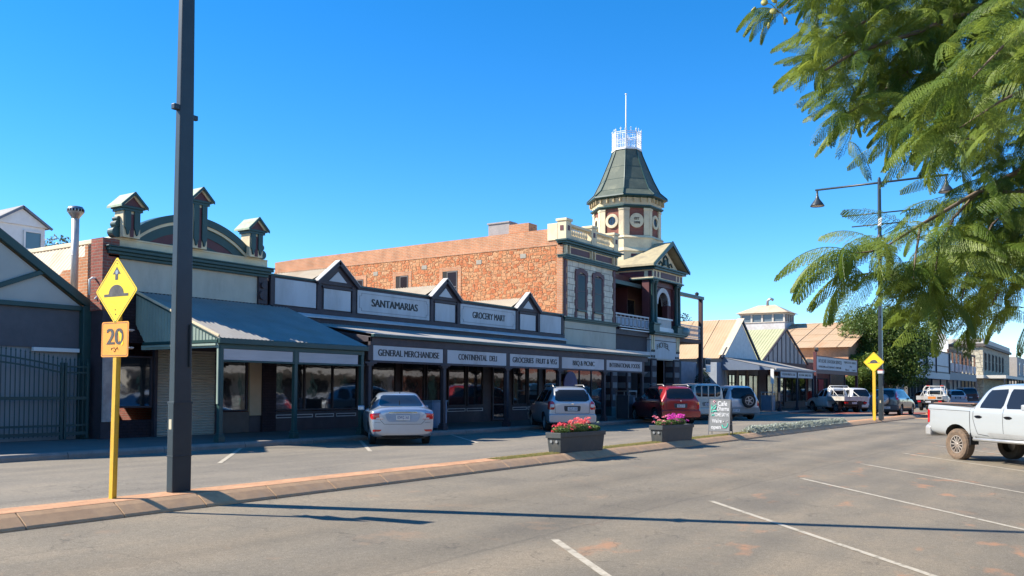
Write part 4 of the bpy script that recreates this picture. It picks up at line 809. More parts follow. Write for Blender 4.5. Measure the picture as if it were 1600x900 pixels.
# white band with the arched name, pilaster strips
U().box(BX0,BX1,21.93,24.4,3.30,4.62).build("sign_band", LGREY, h0)
U().box(BX0-.02,BX1+.02,21.90,21.93,4.30,4.34).box(BX0-.03,BX0,21.9,24.4,4.3,4.34).build("fascia_line", DARKP, h0)
b = U()
for xa in (BX0+.08,BX0+.34,BX1-.48,BX1-.22): b.box(xa,xa+.14,21.88,21.93,3.75,4.6)
b.build("pilaster_strip", CREAM, h0, bevel=.006)
b = U()
for xa in (BX0+.08,BX0+.34,BX1-.48,BX1-.22): b.lathe([(0,-.03),(.07,-.03),(.07,.03),(0,.03)],(xa+.07,21.89,3.72),10,0,'y')
for x_ in (BX0+.06,BX1-.60):
    for q in range(3): b.box(x_+q*.2,x_+.09+q*.2,21.90,21.93,3.33,3.47)
b.build("pilaster_dots", BLACKP, h0)
text("HOTEL", "lettering", BLACKP, h0, (47.6,21.92,3.93), .46, width=1.75, offset=0.016, arc=0.15)
U().box(BX0,BX1,21.95,22.4,3.22,3.30).build("lintel", CREAMG, h0)
# second balcony and steel frame to the right of the bay
U().box(BX1,53.6,22.0,24.4,4.42,4.66).build("balcony_floor", mat("rust_brown_beam",(0.10,0.045,0.04),.7), h0)
b = U()
for i in range(26): x = 50.0+i*.14; b.box(x-.012,x+.012,22.03,22.05,4.72,5.45)
for i in range(25):
    x = 50.0+i*.14; b.bar((x,22.04,4.8),(x+.14,22.04,5.05),.012); b.bar((x+.14,22.04,4.8),(x,22.04,5.05),.012); b.bar((x,22.04,5.1),(x+.14,22.04,5.35),.012); b.bar((x+.14,22.04,5.1),(x,22.04,5.35),.012)
b.box(50,53.5,22.02,22.06,5.45,5.50).box(50,53.5,22.02,22.06,4.70,4.74); b.build("balcony_lattice", LGREY, h0)
FRM = mat("brown_green_steel", (0.07,0.035,0.035), .6)
U().box(53.42,53.66,21.95,22.18,0.15,7.22).build("steel_post", FRM, h0, bevel=.01)
U().box(BX1-.3,53.8,21.93,22.2,7.22,7.42).build("steel_beam", DGREEN, h0, bevel=.01)
U().lathe([(.02,7.42),(.12,7.46),(.12,7.60),(.02,7.66)],(52.9,22.05,0),12).build("floodlight", PLAST, h0)
U().box(53.0,53.4,24.0,24.1,.15,4.4).box(50,53.6,24.3,24.4,4.6,8.0).box(50,53.6,24.38,42,.1,4.66).build("annexe_wall", mat("blue_grey_render",(0.20,0.22,0.25),.8), h0)
# ---------------- tower
TX, TY = 48.3, 24.62
tw = h0
def octa(b, r, z0, r2=None, z1=None, m=0):
    b.lathe([(r,z0),(r2 if r2 is not None else r, z1)],(TX,TY,0),8,m,'z',R(22.5))
b = U(); octa(b,2.28,8.5,2.28,9.55); octa(b,2.36,9.55,2.2,9.75); octa(b,2.16,9.75,2.16,10.35); octa(b,2.24,10.35,2.1,10.5); t_ = b.build("tower_base", CREAM, h0)
b = U()
for k in range(8):
    a = R(45*k); c = Vector((TX+1.995*math.cos(a),TY+1.995*math.sin(a),9.15)); b.obox((TX+2.11*math.cos(a),TY+2.11*math.sin(a),9.15),(.012,.42,.24),a)
b.build("tower_panel", MAROON, t_)
b = U(); octa(b,1.98,10.5,1.98,12.2); b.build("tower_drum", BRICKR, h0)
PIL = U(); 
for k in range(8):
    a = R(22.5+45*k); c = (TX+1.93*math.cos(a), TY+1.93*math.sin(a)); 
    PIL = U()
    for s_ in (-1,1):
        f = a+s_*R(22.5); tx = -math.sin(f)*-s_; ty = math.cos(f)*-s_      # half pilaster on each adjoining face
        cx = TX+1.98*math.cos(a)+(-s_)*0; base = Vector((TX+1.98*math.cos(a),TY+1.98*math.sin(a),0)); dirf = Vector((math.sin(f),-math.cos(f),0))*s_*-1
        cc = base+Vector((-math.sin(f),math.cos(f),0))*s_*.15+Vector((math.cos(f),math.sin(f),0))*.02
        PIL.obox((cc.x,cc.y,11.35),(.055,.165,.83),f); PIL.obox((cc.x,cc.y,12.05),(.085,.185,.05),f)
    PIL.build("tower_pilaster", CREAM, h0, bevel=.008)
for k in range(8):
    f = R(45*k); apo = 1.98*math.cos(R(22.5)); c = Vector((TX+apo*math.cos(f), TY+apo*math.sin(f), 11.38)); nrm = Vector((math.cos(f),math.sin(f),0)); tn = Vector((-math.sin(f),math.cos(f),0))
    def ring(b, r0, r1, d0, d1, n=28):
        vs = []
        for i in range(n):
            t = 2*math.pi*i/n; e = tn*math.cos(t)+Vector((0,0,1))*math.sin(t)
            vs += [c+e*r0+nrm*d0, c+e*r1+nrm*d0, c+e*r1+nrm*d1, c+e*r0+nrm*d1]
        b.add(vs, [(i*4+j, i*4+(j+1)%4, ((i+1)%n)*4+(j+1)%4, ((i+1)%n)*4+j) for i in range(n) for j in range(4)])
    if k == 5:
        b = U(); vs = [c+(tn*math.cos(2*math.pi*i/32)+Vector((0,0,1))*math.sin(2*math.pi*i/32))*.43+nrm*d for d in (0,.06) for i in range(32)]
        b.add(vs, [tuple(range(32)), tuple(range(63,31,-1))]+[(i,(i+1)%32,(i+1)%32+32,i+32) for i in range(32)]); ds = b.build("tower_roundel", CREAM, h0, bevel=.01)
        for s_t, dz in (("EST",.10),("1898",-.13)):
            cu = bpy.data.curves.new("l",'FONT'); cu.body = s_t; cu.size = .20; cu.offset = .004; cu.extrude = .006; cu.align_x = 'CENTER'; cu.align_y = 'CENTER'
            t = bpy.data.objects.new("l", cu); COL.objects.link(t); dg = bpy.context.evaluated_depsgraph_get(); dg.update(); me = bpy.data.meshes.new_from_object(t.evaluated_get(dg)); bpy.data.objects.remove(t)
            rt = -tn if (-tn).cross(Vector((0,0,1))).dot(nrm) > 0 else tn
            rt = tn if tn.cross(Vector((0,0,1))).dot(nrm) > 0 else -tn
            for v in me.vertices:
                p = c+rt*v.co.x+Vector((0,0,1))*(v.co.y+dz)+nrm*(.07+v.co.z); v.co = Vector(bw(p))-h0.location
            me.materials.clear(); me.materials.append(BLACKP); o = bpy.data.objects.new("lettering", me); COL.objects.link(o); o.parent = ds
    else:
        b = U(); ring(b, .25, .42, 0, .09); fr_ = b.build("tower_window", CREAM, h0, bevel=.01)
        b = U(); vs = [c+(tn*math.cos(2*math.pi*i/28)+Vector((0,0,1))*math.sin(2*math.pi*i/28))*.26+nrm*.02 for i in range(28)]; b.add(vs, [tuple(range(28))]); b.build("pane", SHOPG, fr_, recalc=False)
        b = U()
        for q in (-.15,-.05,.05,.15):
            b.bar(c+tn*q+nrm*.04-Vector((0,0,.2)), c+tn*q+nrm*.04+Vector((0,0,.2)), .015); b.bar(c+Vector((0,0,q))+nrm*.04-tn*.2, c+Vector((0,0,q))+nrm*.04+tn*.2, .015)
        b.build("grille", PLAST, fr_)
b = U(); octa(b,2.06,12.12,2.12,12.2); octa(b,2.2,12.2,2.2,12.28); b.build("tower_string_course", DGREEN, h0)
b = U(); octa(b,2.06,12.28,2.12,12.72); b.build("tower_frieze", CREAM, h0)
for k in range(8):
    b = U()
    for q in (-.75,-.25,.25,.75):
        f = R(45*k); n_ = Vector((math.cos(f),math.sin(f),0)); tn = Vector((-math.sin(f),math.cos(f),0)); p = Vector((TX,TY,12.56))+n_*2.06+tn*q*.85; b.obox(p,(.09,.03,.12),f)
    b.build("tower_bracket", mat("ochre_bracket",(0.60,0.46,0.26),.8), h0, bevel=.01)
b = U(); octa(b,2.22,12.70,2.44,12.78); octa(b,2.46,12.78,2.44,12.86); b.build("tower_gutter", DGREEN, h0)
TROOF = mat("olive_tower_roof", (0.085,0.105,0.082), .7, c2=(0.068,0.086,0.066), scale=1.5, dirt=(0.16,0.17,0.12), dscale=1.2, bump=.2)
b = U(); b.lathe([(2.42,12.86),(1.98,13.25),(1.62,13.95),(1.28,14.75),(.95,15.55),(.86,15.86)],(TX,TY,0),8,0,'z',R(22.5)); tr_ = b.build("tower_roof", TROOF, h0)
b = U()
for k in range(8):
    a = R(22.5+45*k); b.path([(TX+r_*math.cos(a),TY+r_*math.sin(a),z_) for r_, z_ in ((2.43,12.88),(1.99,13.27),(1.63,13.97),(1.29,14.77),(.96,15.57),(.87,15.87))],.035,6)
for i, (r_, z_) in enumerate(((1.98,13.26),(1.62,13.96),(1.28,14.76))):
    for k in range(8):
        a = R(22.5+45*k); a2 = R(67.5+45*k); b.bar((TX+r_*math.cos(a),TY+r_*math.sin(a),z_),(TX+r_*math.cos(a2),TY+r_*math.sin(a2),z_),.014)
b.build("roof_ridge", DGREEN, tr_)
# cresting and flag pole
b = U(); octa(b,.92,15.86,.92,15.94)
r_ = .86
for k in range(8):
    a = R(22.5+45*k); a2 = R(67.5+45*k); p = Vector((TX+r_*math.cos(a),TY+r_*math.sin(a),15.9)); q = Vector((TX+r_*math.cos(a2),TY+r_*math.sin(a2),15.9)); up = Vector((0,0,1))
    b.tube(p,p+up*1.12,.03,n=8); b.lathe([(0,1.11),(.05,1.15),(.05,1.19),(.015,1.23),(0,1.32)],tuple(p),8)
    for z_ in (.08,.32,.95,1.06): b.bar(p+up*z_,q+up*z_,.026)
    for i in range(1,6): e = p.lerp(q,i/6); b.bar(e+up*.08,e+up*(1.06 if i != 3 else 1.2),.016)
    for i in range(3): e = p.lerp(q,(i+.5)/3); vs_ = [(e+(q-p).normalized()*.09*math.cos(t)+up*(.5+.09*math.sin(t))) for t in [2*math.pi*j/10 for j in range(11)]]; b.path(vs_,.011,5)
    e = p.lerp(q,.5); b.bar(e+up*1.06,e+up*1.32,.02); b.bar(e+up*1.24-(q-p).normalized()*.07,e+up*1.24+(q-p).normalized()*.07,.02)
b.build("roof_cresting", mat("white_iron",(0.78,0.78,0.78),.5), h0)
b = U(); b.path([(TX-.1,TY,15.9),(TX-.1,TY,17.6),(TX-.1,TY,19.35)],[.05,.04,.025],10); b.lathe([(0,19.33),(.06,19.36),(.06,19.42),(0,19.45)],(TX-.1,TY,0),10); b.build("flagpole", WHITEP, h0, smooth=True)
# ================================================================== shops further along the street
W1 = mat("white_gable_board", (0.60,0.59,0.57), .6); BG = mat("blue_grey_paint", (0.13,0.17,0.24), .6, c2=(0.11,0.145,0.21))
NAVY = mat("navy_dark_paint", (0.018,0.022,0.035), .6)
s1 = ubuilding("white_gable_shop", "white gabled shop with tan iron roof just past the hotel", 60.6, 22)
U().prism([(57.05,3.62),(64.2,3.62),(60.62,6.30)], 'y', 22.0, 22.15).build("gable_wall", W1, s1)
b = U(); b.bar((56.8,21.93,3.62),(60.62,21.93,6.42),.12,.16); b.bar((64.4,21.93,3.62),(60.62,21.93,6.42),.12,.16); b.build("bargeboard", NAVY, s1)
b = U(); b.bar((57.0,22.0,3.85),(60.62,22.0,6.52),.5,.02); b.build("roof_capping", mat("cream_flashing",(0.55,0.48,0.36),.6), s1)
b = U(); b.corr(22.1,40,(56.7,3.62),(60.62,6.48),0.2,0.005,2,'y').corr(22.1,40,(64.5,3.62),(60.62,6.48),0.2,0.005,2,'y')
for i in range(9): b.bar((56.7,23.6+i*1.9,3.64),(60.62,23.6+i*1.9,6.50),.05,.03)
b.build("roof", ROOFT, s1, recalc=False, smooth=False)
U().box(57.1,64.2,22.02,40,0.1,3.62).build("wall", mat("grey_blue_wall",(0.26,0.28,0.31),.7), s1)
for xa in (57.6,59.6,61.6): U().box(xa,xa+.30,21.93,22.02,.15,3.0).build("pilaster", mat("cream_pilaster",(0.48,0.42,0.34),.7), s1, bevel=.01)
pane_window(s1, 58.1, 59.4, .2, 2.6, 22.0, .07, .07, NAVY, None, (58.75,), (2.0,), "door"); pane_window(s1, 60.0, 61.5, .6, 2.6, 22.0, .07, .07, NAVY); pane_window(s1, 62.0, 64.0, .6, 2.6, 22.0, .07, .07, NAVY, glass("warm_glass",(0.30,0.14,0.07),.15), (63,))
U().box(56.2,57.08,22.05,23.5,0.1,3.35).box(53.8,57.08,23.5,23.7,.1,3.35).build("side_wall", mat("pale_blue_grey_wall",(0.30,0.34,0.40),.7), s1)
b = U(); b.prism([(18.5,2.90),(22.0,3.74),(22.0,2.84),(18.5,2.84)], 'x', 56.98, 57.03); b.build("verandah_end", BG, s1)
b = U(); b.corr(56.95,65.9,(18.42,2.94),(22.0,3.72),0.14,0.014,2); b.build("verandah_roof", ROOFZ, s1, recalc=False, smooth=True)
U().box(56.95,65.9,18.34,18.46,2.84,2.95).build("gutter", mat("grey_gutter",(0.33,0.34,0.35),.5), s1, bevel=.01)
U().box(57,65.8,18.47,18.55,2.74,2.86).box(57,65.8,18.48,18.54,2.36,2.40).build("verandah_beam", BG, s1)
for i, (xa, xb, t_) in enumerate(((58.2,61.7,"GOLDEN FRUIT & CAFE"),(61.95,65.5,"ICE CREAM  DRINKS  ROLLS"))):
    p_ = U().box(xa,xb,18.475,18.50,2.40,2.74).build("sign_board", mat("pale_sign",(0.42,0.48,0.50),.6), s1); text(t_, "lettering", BLACKP, p_, ((xa+xb)/2,18.472,2.57), .22, width=(xb-xa)*.86, offset=.003)
for x in (58.05,61.82,65.65): post(s1, x, 18.5, .15, 2.76, .13, NAVY)
# tall dark plants in tubs against the side wall
def tubplant(x, y, h, label):
    t = thing("tub_plant", label, "plant", bw((x,y,.15)), 0, "dark bushy plants by the blue grey wall")
    b = MB(); b.lathe([(.2,0),(.26,.45),(.28,.45),(.28,.5),(.2,.5)],(0,0,0),14); b.build("tub", mat("dark_tub",(0.05,0.05,0.05),.7), t)
    g = np.random.default_rng(int(x*10)); n = 1600; p = g.normal(0,1,(n,3)); p /= np.linalg.norm(p,axis=1)[:,None]; p *= (g.uniform(.4,1,n)**.5)[:,None]; P = p*np.array([.45,.45,h/2])+np.array([0,0,.5+h/2])
    leafmesh("foliage", P, .09, leafmat("dark_shrub_leaf",(0.015,0.035,0.018),(0.03,0.06,0.025),.15,4) if "dark_shrub_leaf" not in MT else MT["dark_shrub_leaf"], t, g)
def leafmesh(name, P, size, mt, parent, g, up=0.4):
    n = len(P); d = g.normal(0,1,(n,3)); d[:,2] += up; d /= np.linalg.norm(d,axis=1)[:,None]; a = np.cross(d, g.normal(0,1,(n,3))); a /= np.linalg.norm(a,axis=1)[:,None]; b_ = np.cross(d,a)
    s_ = (size*g.uniform(.6,1.3,n))[:,None]; V = np.stack([P-a*s_*.5, P-b_*s_*.3+d*s_*.08, P+a*s_*.5, P+b_*s_*.3+d*s_*.08],1).reshape(-1,3)
    me = bpy.data.meshes.new(name); me.vertices.add(4*n); me.vertices.foreach_set("co", V.ravel()); me.loops.add(4*n); me.loops.foreach_set("vertex_index", np.arange(4*n)); me.polygons.add(n); me.polygons.foreach_set("loop_start", np.arange(0,4*n,4)); me.update(calc_edges=True)
    me.materials.append(mt); o = bpy.data.objects.new(name, me); COL.objects.link(o); o.parent = parent; return o
tubplant(54.2,22.4,2.1,"tall dark bushy tub plant nearest the hotel post"); tubplant(55.4,22.6,2.5,"taller dark bushy tub plant against the pale blue grey wall")
# olive roofed gable
s2 = ubuilding("batten_gable_shop", "shop with grey batten boarded gable and olive green iron roof, behind the lettered pale verandah", 69, 22)
U().prism([(65.2,3.70),(76.2,3.70),(70.6,6.25)], 'y', 22.0, 22.15).build("gable_wall", mat("warm_grey_board",(0.30,0.275,0.27),.7), s2)
b = U()
for i in range(9):
    x = 66.4+i*1.05; zt = 3.72+(x-65.2)*.4722 if x < 70.6 else 3.72+(76.2-x)*.455; b.box(x,x+.07,21.955,22.0,3.7,zt)
b.build("batten", NAVY, s2)
b = U(); b.bar((65.1,21.93,3.72),(70.6,21.93,6.35),.12,.13); b.bar((76.4,21.93,3.72),(70.6,21.93,6.35),.12,.13); b.build("bargeboard", DARKP, s2)
b = U(); b.corr(22.05,38,(64.6,3.40),(70.6,6.38),0.24,0.02,2,'y').corr(22.05,38,(76.4,3.70),(70.6,6.38),0.24,0.02,2,'y'); b.build("roof", ROOFG, s2, recalc=False, smooth=True)
U().box(64.3,76.2,22.02,38,.1,3.7).build("wall", mat("brown_wall",(0.12,0.08,0.07),.8), s2)
pane_window(s2, 66.0, 68.6, .6, 2.7, 22.0, .07, .07, NAVY, glass("warm_glass",(0,0,0)), (67.3,)); pane_window(s2, 68.8, 70.0, .2, 2.7, 22.0, .07, .07, NAVY, None, (), (), "door"); pane_window(s2, 70.5, 75.8, .6, 2.7, 22.0, .07, .07, NAVY, None, (72.2,74))
# taxation shop
s3 = ubuilding("taxation_shop", "maroon shop front with long white lettered parapet board over its verandah", 72.4, 19)
b = U(); b.box(66.28,78.5,18.42,18.60,2.76,3.06).box(66.2,66.36,18.4,18.62,.15,4.35).box(78.4,78.55,18.4,18.62,.15,4.1).box(66.3,78.5,18.40,18.62,4.02,4.08); b.build("verandah_beam", MAROON, s3, bevel=.01)
p_ = U().box(66.38,78.4,18.44,18.58,3.07,4.02).build("sign_board", mat("white_sign",(0.55,0.55,0.55),.6), s3)
text("BOULDER TAXATION SERVICES", "lettering", BLACKP, p_, (70.2,18.435,3.70), .40, width=6.9, offset=.006); text("BOOKKEEPING & ACCOUNTANCY   PH 9093 2000", "lettering", BLACKP, p_, (70.1,18.435,3.28), .22, width=6.6, offset=.002)
text("FRENCH HOT BREAD", "lettering", BLACKP, p_, (76.1,18.435,3.78), .26, width=3.9, offset=.004); text("Thai", "lettering", BLACKP, p_, (76.3,18.435,3.48), .2, width=.7, offset=.003); text("Bakery        Lunch", "lettering", BLACKP, p_, (76.2,18.435,3.2), .2, width=3.4, offset=.003)
U().lathe([(0,-.1),(.16,-.1),(.16,.1),(0,.1)],(66.28,18.4,4.5),14,0,'y').build("floodlight", PLAST, s3)
b = U(); b.prism([(18.5,2.86),(24,3.3),(24,3.36),(18.5,2.96)], 'x', 66.3, 78.5); b.build("verandah_roof", ROOFB, s3)
U().box(76.3,88,22.02,34,.1,3.9).box(66.4,78.4,21.98,22.02,2.7,3.3).build("wall", BRICKR, s3)
U().prism([(76.3,3.9),(88,3.9),(88,4.2),(76.3,4.2)],'y',22,34).build("roof", ROOFB, s3)
for x in (70.2,74.6): post(s3, x, 18.5, .15, 2.78, .1, MAROON)
GL2 = glass("bright_display_glass",(0.35,0.36,0.36),.12)
pane_window(s3, 76.5, 78.5, .5, 2.6, 22.0, .06, .06, DARKP, GL2); pane_window(s3, 79.0, 82.5, .5, 2.6, 22.0, .06, .06, DARKP, None, (80.5,))
U().box(79.5,81.0,21.9,21.96,1.5,2.5).build("poster", mat("red_poster",(0.35,0.05,0.06),.6), s3)
# ================================================================== hall with roof lantern
hh = ubuilding("brick_hall", "large brick hall with long tan iron roof and glazed lantern on its ridge", 90, 32)
b = U(); b.box(83.2,100,20.3,48,.1,5.6).build("wall", BRICKO, hh)
b = U(); b.corr(19.9,48.5,(82.6,5.42),(92,8.28),0.3,0.006,2,'y').corr(19.9,48.5,(101,5.42),(92,8.28),0.3,0.006,2,'y')
for i in range(14): b.bar((82.6,21.2+i*2.0,5.44),(92,21.2+i*2.0,8.30),.07,.05)
for i in range(3): b.bar((84.9+i*2.4,19.9,6.14+i*.73),(84.9+i*2.4,48.4,6.14+i*.73),.05,.03)
b.build("roof", ROOFT, hh, recalc=False)
U().prism([(83.2,5.6),(100,5.6),(92,8.15)],'y',20.3,20.5).build("gable_wall", BRICKO, hh)
U().box(91.8,92.2,19.8,48.6,8.24,8.33).build("roof_ridge", ROOFB, hh)
ln = U().box(89.6,92.6,28.0,32.6,7.2,8.42).build("lantern_base", mat("weathered_white_sheet",(0.50,0.50,0.50),.7,dirt=(0.38,0.33,0.30)), hh)
b = U()
for yy in (28.06,29.2,30.3,31.4,32.5): b.box(89.56,89.72,yy-.09,yy+.09,8.42,9.30)
for xx in (90.3,91.1,91.9,92.5): b.box(xx-.07,xx+.07,27.96,28.1,8.42,9.30)
b.box(89.5,92.7,27.9,32.7,9.22,9.38).box(89.52,92.66,27.94,32.66,8.40,8.48); b.build("lantern_frame", mat("old_cream_timber",(0.50,0.47,0.42),.8), hh)
U().box(89.66,92.5,28.06,32.5,8.45,9.25).build("lantern_glass", glass("lantern_pane",(0.10,0.12,0.14),.1), hh)
b = U(); b.lathe([(0,10.35),(2.55*1.0,9.36)],(0,0,0),4,0,'z',R(45)); 
b2 = U(); b2.add([(89.2,27.6,9.38),(93,27.6,9.38),(93,33,9.38),(89.2,33,9.38),(91.0,29.4,10.30),(91.0,31.2,10.30)], [(0,1,4),(1,2,5,4),(2,3,5),(3,0,4,5),(0,3,2,1)]); b2.build("lantern_roof", ROOFB, hh)
U().path([(91.0,30.2,10.1),(91.0,30.2,10.75),(91.0,29.9,10.95),(91.0,29.6,10.8)],.14,10).build("vent_pipe", STEEL, hh, smooth=True)
# low tree and house roof glimpsed past the hotel balcony
g2 = ubuilding("far_house", "orange brick house with hipped roof glimpsed behind the hotel's rear balcony", 86, 44)
U().box(83,89,41,46,.1,9.3).build("wall", BRICKO, g2); U().add([(82,40,9.3),(90,40,9.3),(90,47,9.3),(82,47,9.3),(86,43.5,11.0)],[(0,1,4),(1,2,4),(2,3,4),(3,0,4),(0,3,2,1)]).build("roof", ROOFZ, g2); U().box(83.4,84.0,41.5,42.2,9.3,11.9).build("chimney", BRICKO, g2)
# ================================================================== long white board building, balcony building, stone corner hotel
s4 = ubuilding("white_board_building", "long white panelled upper front over a dark posted verandah, beyond the dense street tree", 115, 19)
b = U(); b.box(96,126.6,18.45,18.7,3.9,6.3); b.build("upper_wall", mat("cool_white_board",(0.44,0.46,0.49),.6,dirt=(0.33,0.34,0.36)), s4)
b = U(); b.box(96,126.6,18.36,18.5,2.98,3.72).build("fascia", mat("pale_fascia",(0.38,0.39,0.40),.6), s4)
b = U()
for x in (96,104,110.4,116.6,126.4): b.box(x,x+.22,18.3,18.46,3.7,8.6 if x in (110.4,116.6) else 6.4)
b.box(96,126.6,18.38,18.46,3.72,3.9).box(96,126.6,18.38,18.46,4.55,4.65).box(96,126.6,18.36,18.7,6.3,6.42); b.build("timber_frame", NAVY, s4)
for x in (97,103,109,115,121,126): post(s4, x, 18.6, .1, 3.0, .16, NAVY)
U().box(89,126.6,22,34,.1,6.0).build("rear_wall", NAVY, s4); U().box(96,126.6,18.5,22,3.0,3.1).build("verandah_ceiling", NAVY, s4)
for i in range(6): pane_window(s4, 98+i*4.6, 101.5+i*4.6, .6, 2.7, 22.0, .1, .08, WHITEP if i % 2 else NAVY)
s5 = ubuilding("balcony_building", "lower balcony shop with pale sign boards between white building and stone hotel", 140, 19)
U().box(126.8,152,20.5,34,.1,6.3).build("wall", mat("grey_weatherboard",(0.28,0.27,0.25),.8), s5)
b = U(); b.box(126.8,152,18.4,18.6,3.0,4.0).build("fascia", mat("grey_fascia",(0.22,0.22,0.23),.7), s5)
b = U()
for i in range(7): b.box(127.4+i*3.5,129.9+i*3.5,18.3,18.38,4.1,5.2)
b.build("sign_board", mat("faded_signs",(0.50,0.48,0.48),.7,c2=(0.35,0.2,0.2),scale=.5), s5)
b = U()
for i in range(8): b.box(127+i*3.5,127.3+i*3.5,18.5,18.7,4.0,6.9)
b.box(126.8,152,18.5,18.7,6.7,6.95); b.build("balcony_posts", mat("brown_post",(0.16,0.08,0.05),.7), s5)
U().box(127.5,131,20.3,20.5,4.2,6.2).build("brown_panel", mat("rust_panel",(0.33,0.13,0.06),.7), s5)
for i in range(4): pane_window(s5, 132+i*4.6, 135+i*4.6, 4.4, 6.0, 20.45, .12, .1, WHITEP)
for i in range(8): post(s5, 127.5+i*3.5, 18.6, .1, 3.0, .16, NAVY)
LIM = rubble("pale_limestone", (0.42,0.38,0.29), (0.50,0.45,0.34), (0.46,0.40,0.30), (0.34,0.30,0.24), .8, 1.0, .08)
s6 = ubuilding("stone_corner_hotel", "pale stone two storey corner hotel with tall windows near the street's end", 166, 22)
U().box(160,200,18.4,60,.1,9.2).build("wall", LIM, s6); U().box(159.6,200.4,18.0,60.4,8.7,9.15).build("cornice", mat("dark_cornice",(0.10,0.08,0.07),.7), s6)
b = U(); b.box(159.9,200.2,18.3,60.2,9.2,10.0); b.build("parapet", mat("pale_parapet",(0.55,0.52,0.46),.8), s6)
b = U(); 
for i in range(12): b.box(159.85,159.95,18.8+i*1.6,18.8+i*1.6+.6,9.4,9.75)
b.build("parapet_piercing", mat("stone_gap",(0.2,0.18,0.16),.9), s6)
U().prism([(23.2,7.9),(23.2,9.2),(23.6,10.6),(24.1,10.9),(24.6,10.6),(25.0,9.2),(25.0,7.9)], 'x', 158.6, 158.9).build("signboard", WHITEP, s6)
for ya in (20.4,23.4,26.6,30): pane_window_x(s6, 159.98, ya, ya+1.4, 4.9, 7.6, .14, .12, mat("dark_sash",(0.05,0.045,0.045),.5), None, (), (6.3,))
for i in range(6): pane_window(s6, 162+i*5, 163.6+i*5, 4.9, 7.8, 18.38, .14, .12, mat("dark_sash",(0,0,0)), None, (), (6.4,))
b = U(); b.box(157,160,18,60,3.6,4.1).box(160,200,15.2,18.4,3.6,4.1); b.build("verandah_roof", mat("cream_verandah",(0.55,0.52,0.45),.7), s6)
for i in range(7): post(s6, 160+i*5, 15.4, -.1, 3.6, .2, NAVY)
for i in range(6): post(s6, 157.2, 19+i*4, -.1, 3.6, .2, NAVY)
s7 = ubuilding("distant_shop_row", "distant grey verandahed shop row closing the street at the far right", 235, 24)
U().box(205,330,17.5,50,.1,8.5).build("wall", mat("distant_wall",(0.36,0.33,0.30),.8), s7); U().box(205,330,14.5,17.5,3.6,4.2).build("verandah_roof", ROOFZ, s7)
for i in range(12): pane_window(s7, 208+i*9, 211+i*9, 4.8, 7.4, 17.48, .15, .1, WHITEP)
for i in range(12): post(s7, 206+i*9, 14.8, -.1, 3.6, .2, NAVY)
s8 = ubuilding("street_end_building", "distant cream building closing off the end of the street", 420, 10)
U().box(400,420,-60,60,-1,9).build("wall", mat("far_cream_wall",(0.42,0.38,0.32),.8), s8); U().prism([(-60,9),(60,9),(0,12)],'x',400,420).build("roof", ROOFB, s8)
for i in range(12): pane_window_x(s8, 399.9, -50+i*8, -47+i*8, 1, 6, .3, .2, WHITEP)
# ================================================================== shops on the near side, behind the camera (seen only in the window reflections)
for i, (x0, x1, mt_, hh_, nm) in enumerate(((-6,14,CREAM,5.6,"cream rendered shop with low parapet on the near side of the street"),(14.2,33,BRICKO,5.0,"orange brick shop on the near side of the street"),(33.2,60,WHITEP,6.2,"white rendered long shop on the near side of the street"),(60.2,110,BRICKR,5.4,"red brick shop row on the near side of the street"))):
    s9 = thing("near_side_shop", nm, "building", ((x0+x1)/2,-9,-.45))
    MB().box(x0,x1,-20,-7.2,-.45,hh_).build("wall", mt_, s9, org=s9.location); MB().prism([(-3.2,2.6),(-7.2,3.3),(-7.2,3.36),(-3.2,2.68)],'x',x0+.3,x1-.3).build("verandah_roof", ROOFZ, s9, org=s9.location)
    b = MB(); k = int((x1-x0)/3.2)
    for j in range(k+1): x = x0+.4+(x1-x0-.8)*j/k; b.box(x-.06,x+.06,-3.4,-3.28,-.45,2.64)
    b.build("posts", DGREEN, s9, org=s9.location)
    b = MB()
    for j in range(k): x = x0+.6+(x1-x0-1.2)*j/k; b.box(x+.3,x+2.2,-7.19,-7.12,.1,2.2)
    b.build("windows", SHOPG, s9, org=s9.location)
# ------------------------------------------------------------------ signs
YEL = mat("sign_yellow", (0.86,0.60,0.012), 0.45, c2=(0.80,0.54,0.012), scale=4); ORG = mat("sign_orange", (0.85,0.33,0.035), 0.5, c2=(0.78,0.30,0.035), scale=5)
YPOST = mat("yellow_post_paint", (0.68,0.40,0.025), 0.5, c2=(0.58,0.33,0.02), scale=5, dirt=(0.42,0.26,0.05), dscale=4); GREYS = mat("faded_sign_black", (0.045,0.042,0.04), 0.6, c2=(0.09,0.085,0.08), scale=12)
SB = mat("sign_back", (0.35,0.35,0.35), .5, metal=.5)
def plate(par, name, pts, x, th, mt, back=None):
    """flat plate facing -x: pts are (y,z); y grows away from the viewer's right"""
    return MB().prism(pts, 'x', x-th, x).build(name, mt, par, bevel=0.0015)
def rounded(w_, h_, r_, n=6, diamond=False):
    pts = []
    for cx, cz, a0 in ((w_-r_,h_-r_,0),(-w_+r_,h_-r_,90),(-w_+r_,-h_+r_,180),(w_-r_,-h_+r_,270)):
        for i in range(n+1): a = R(a0+90*i/n); pts.append((cx+r_*math.cos(a), cz+r_*math.sin(a)))
    if diamond: c = math.sqrt(.5); pts = [((p-q)*c, (p+q)*c) for p, q in pts]
    return pts
def ringpts(par, name, outer, inner, x, mt, cz):
    b = MB(); n = len(outer); vs = [(x,p[0],p[1]+cz) for p in outer]+[(x,p[0],p[1]+cz) for p in inner]
    b.add(vs, [(i,(i+1)%n,(i+1)%n+n,i+n) for i in range(n)]); return b.build(name, mt, par)
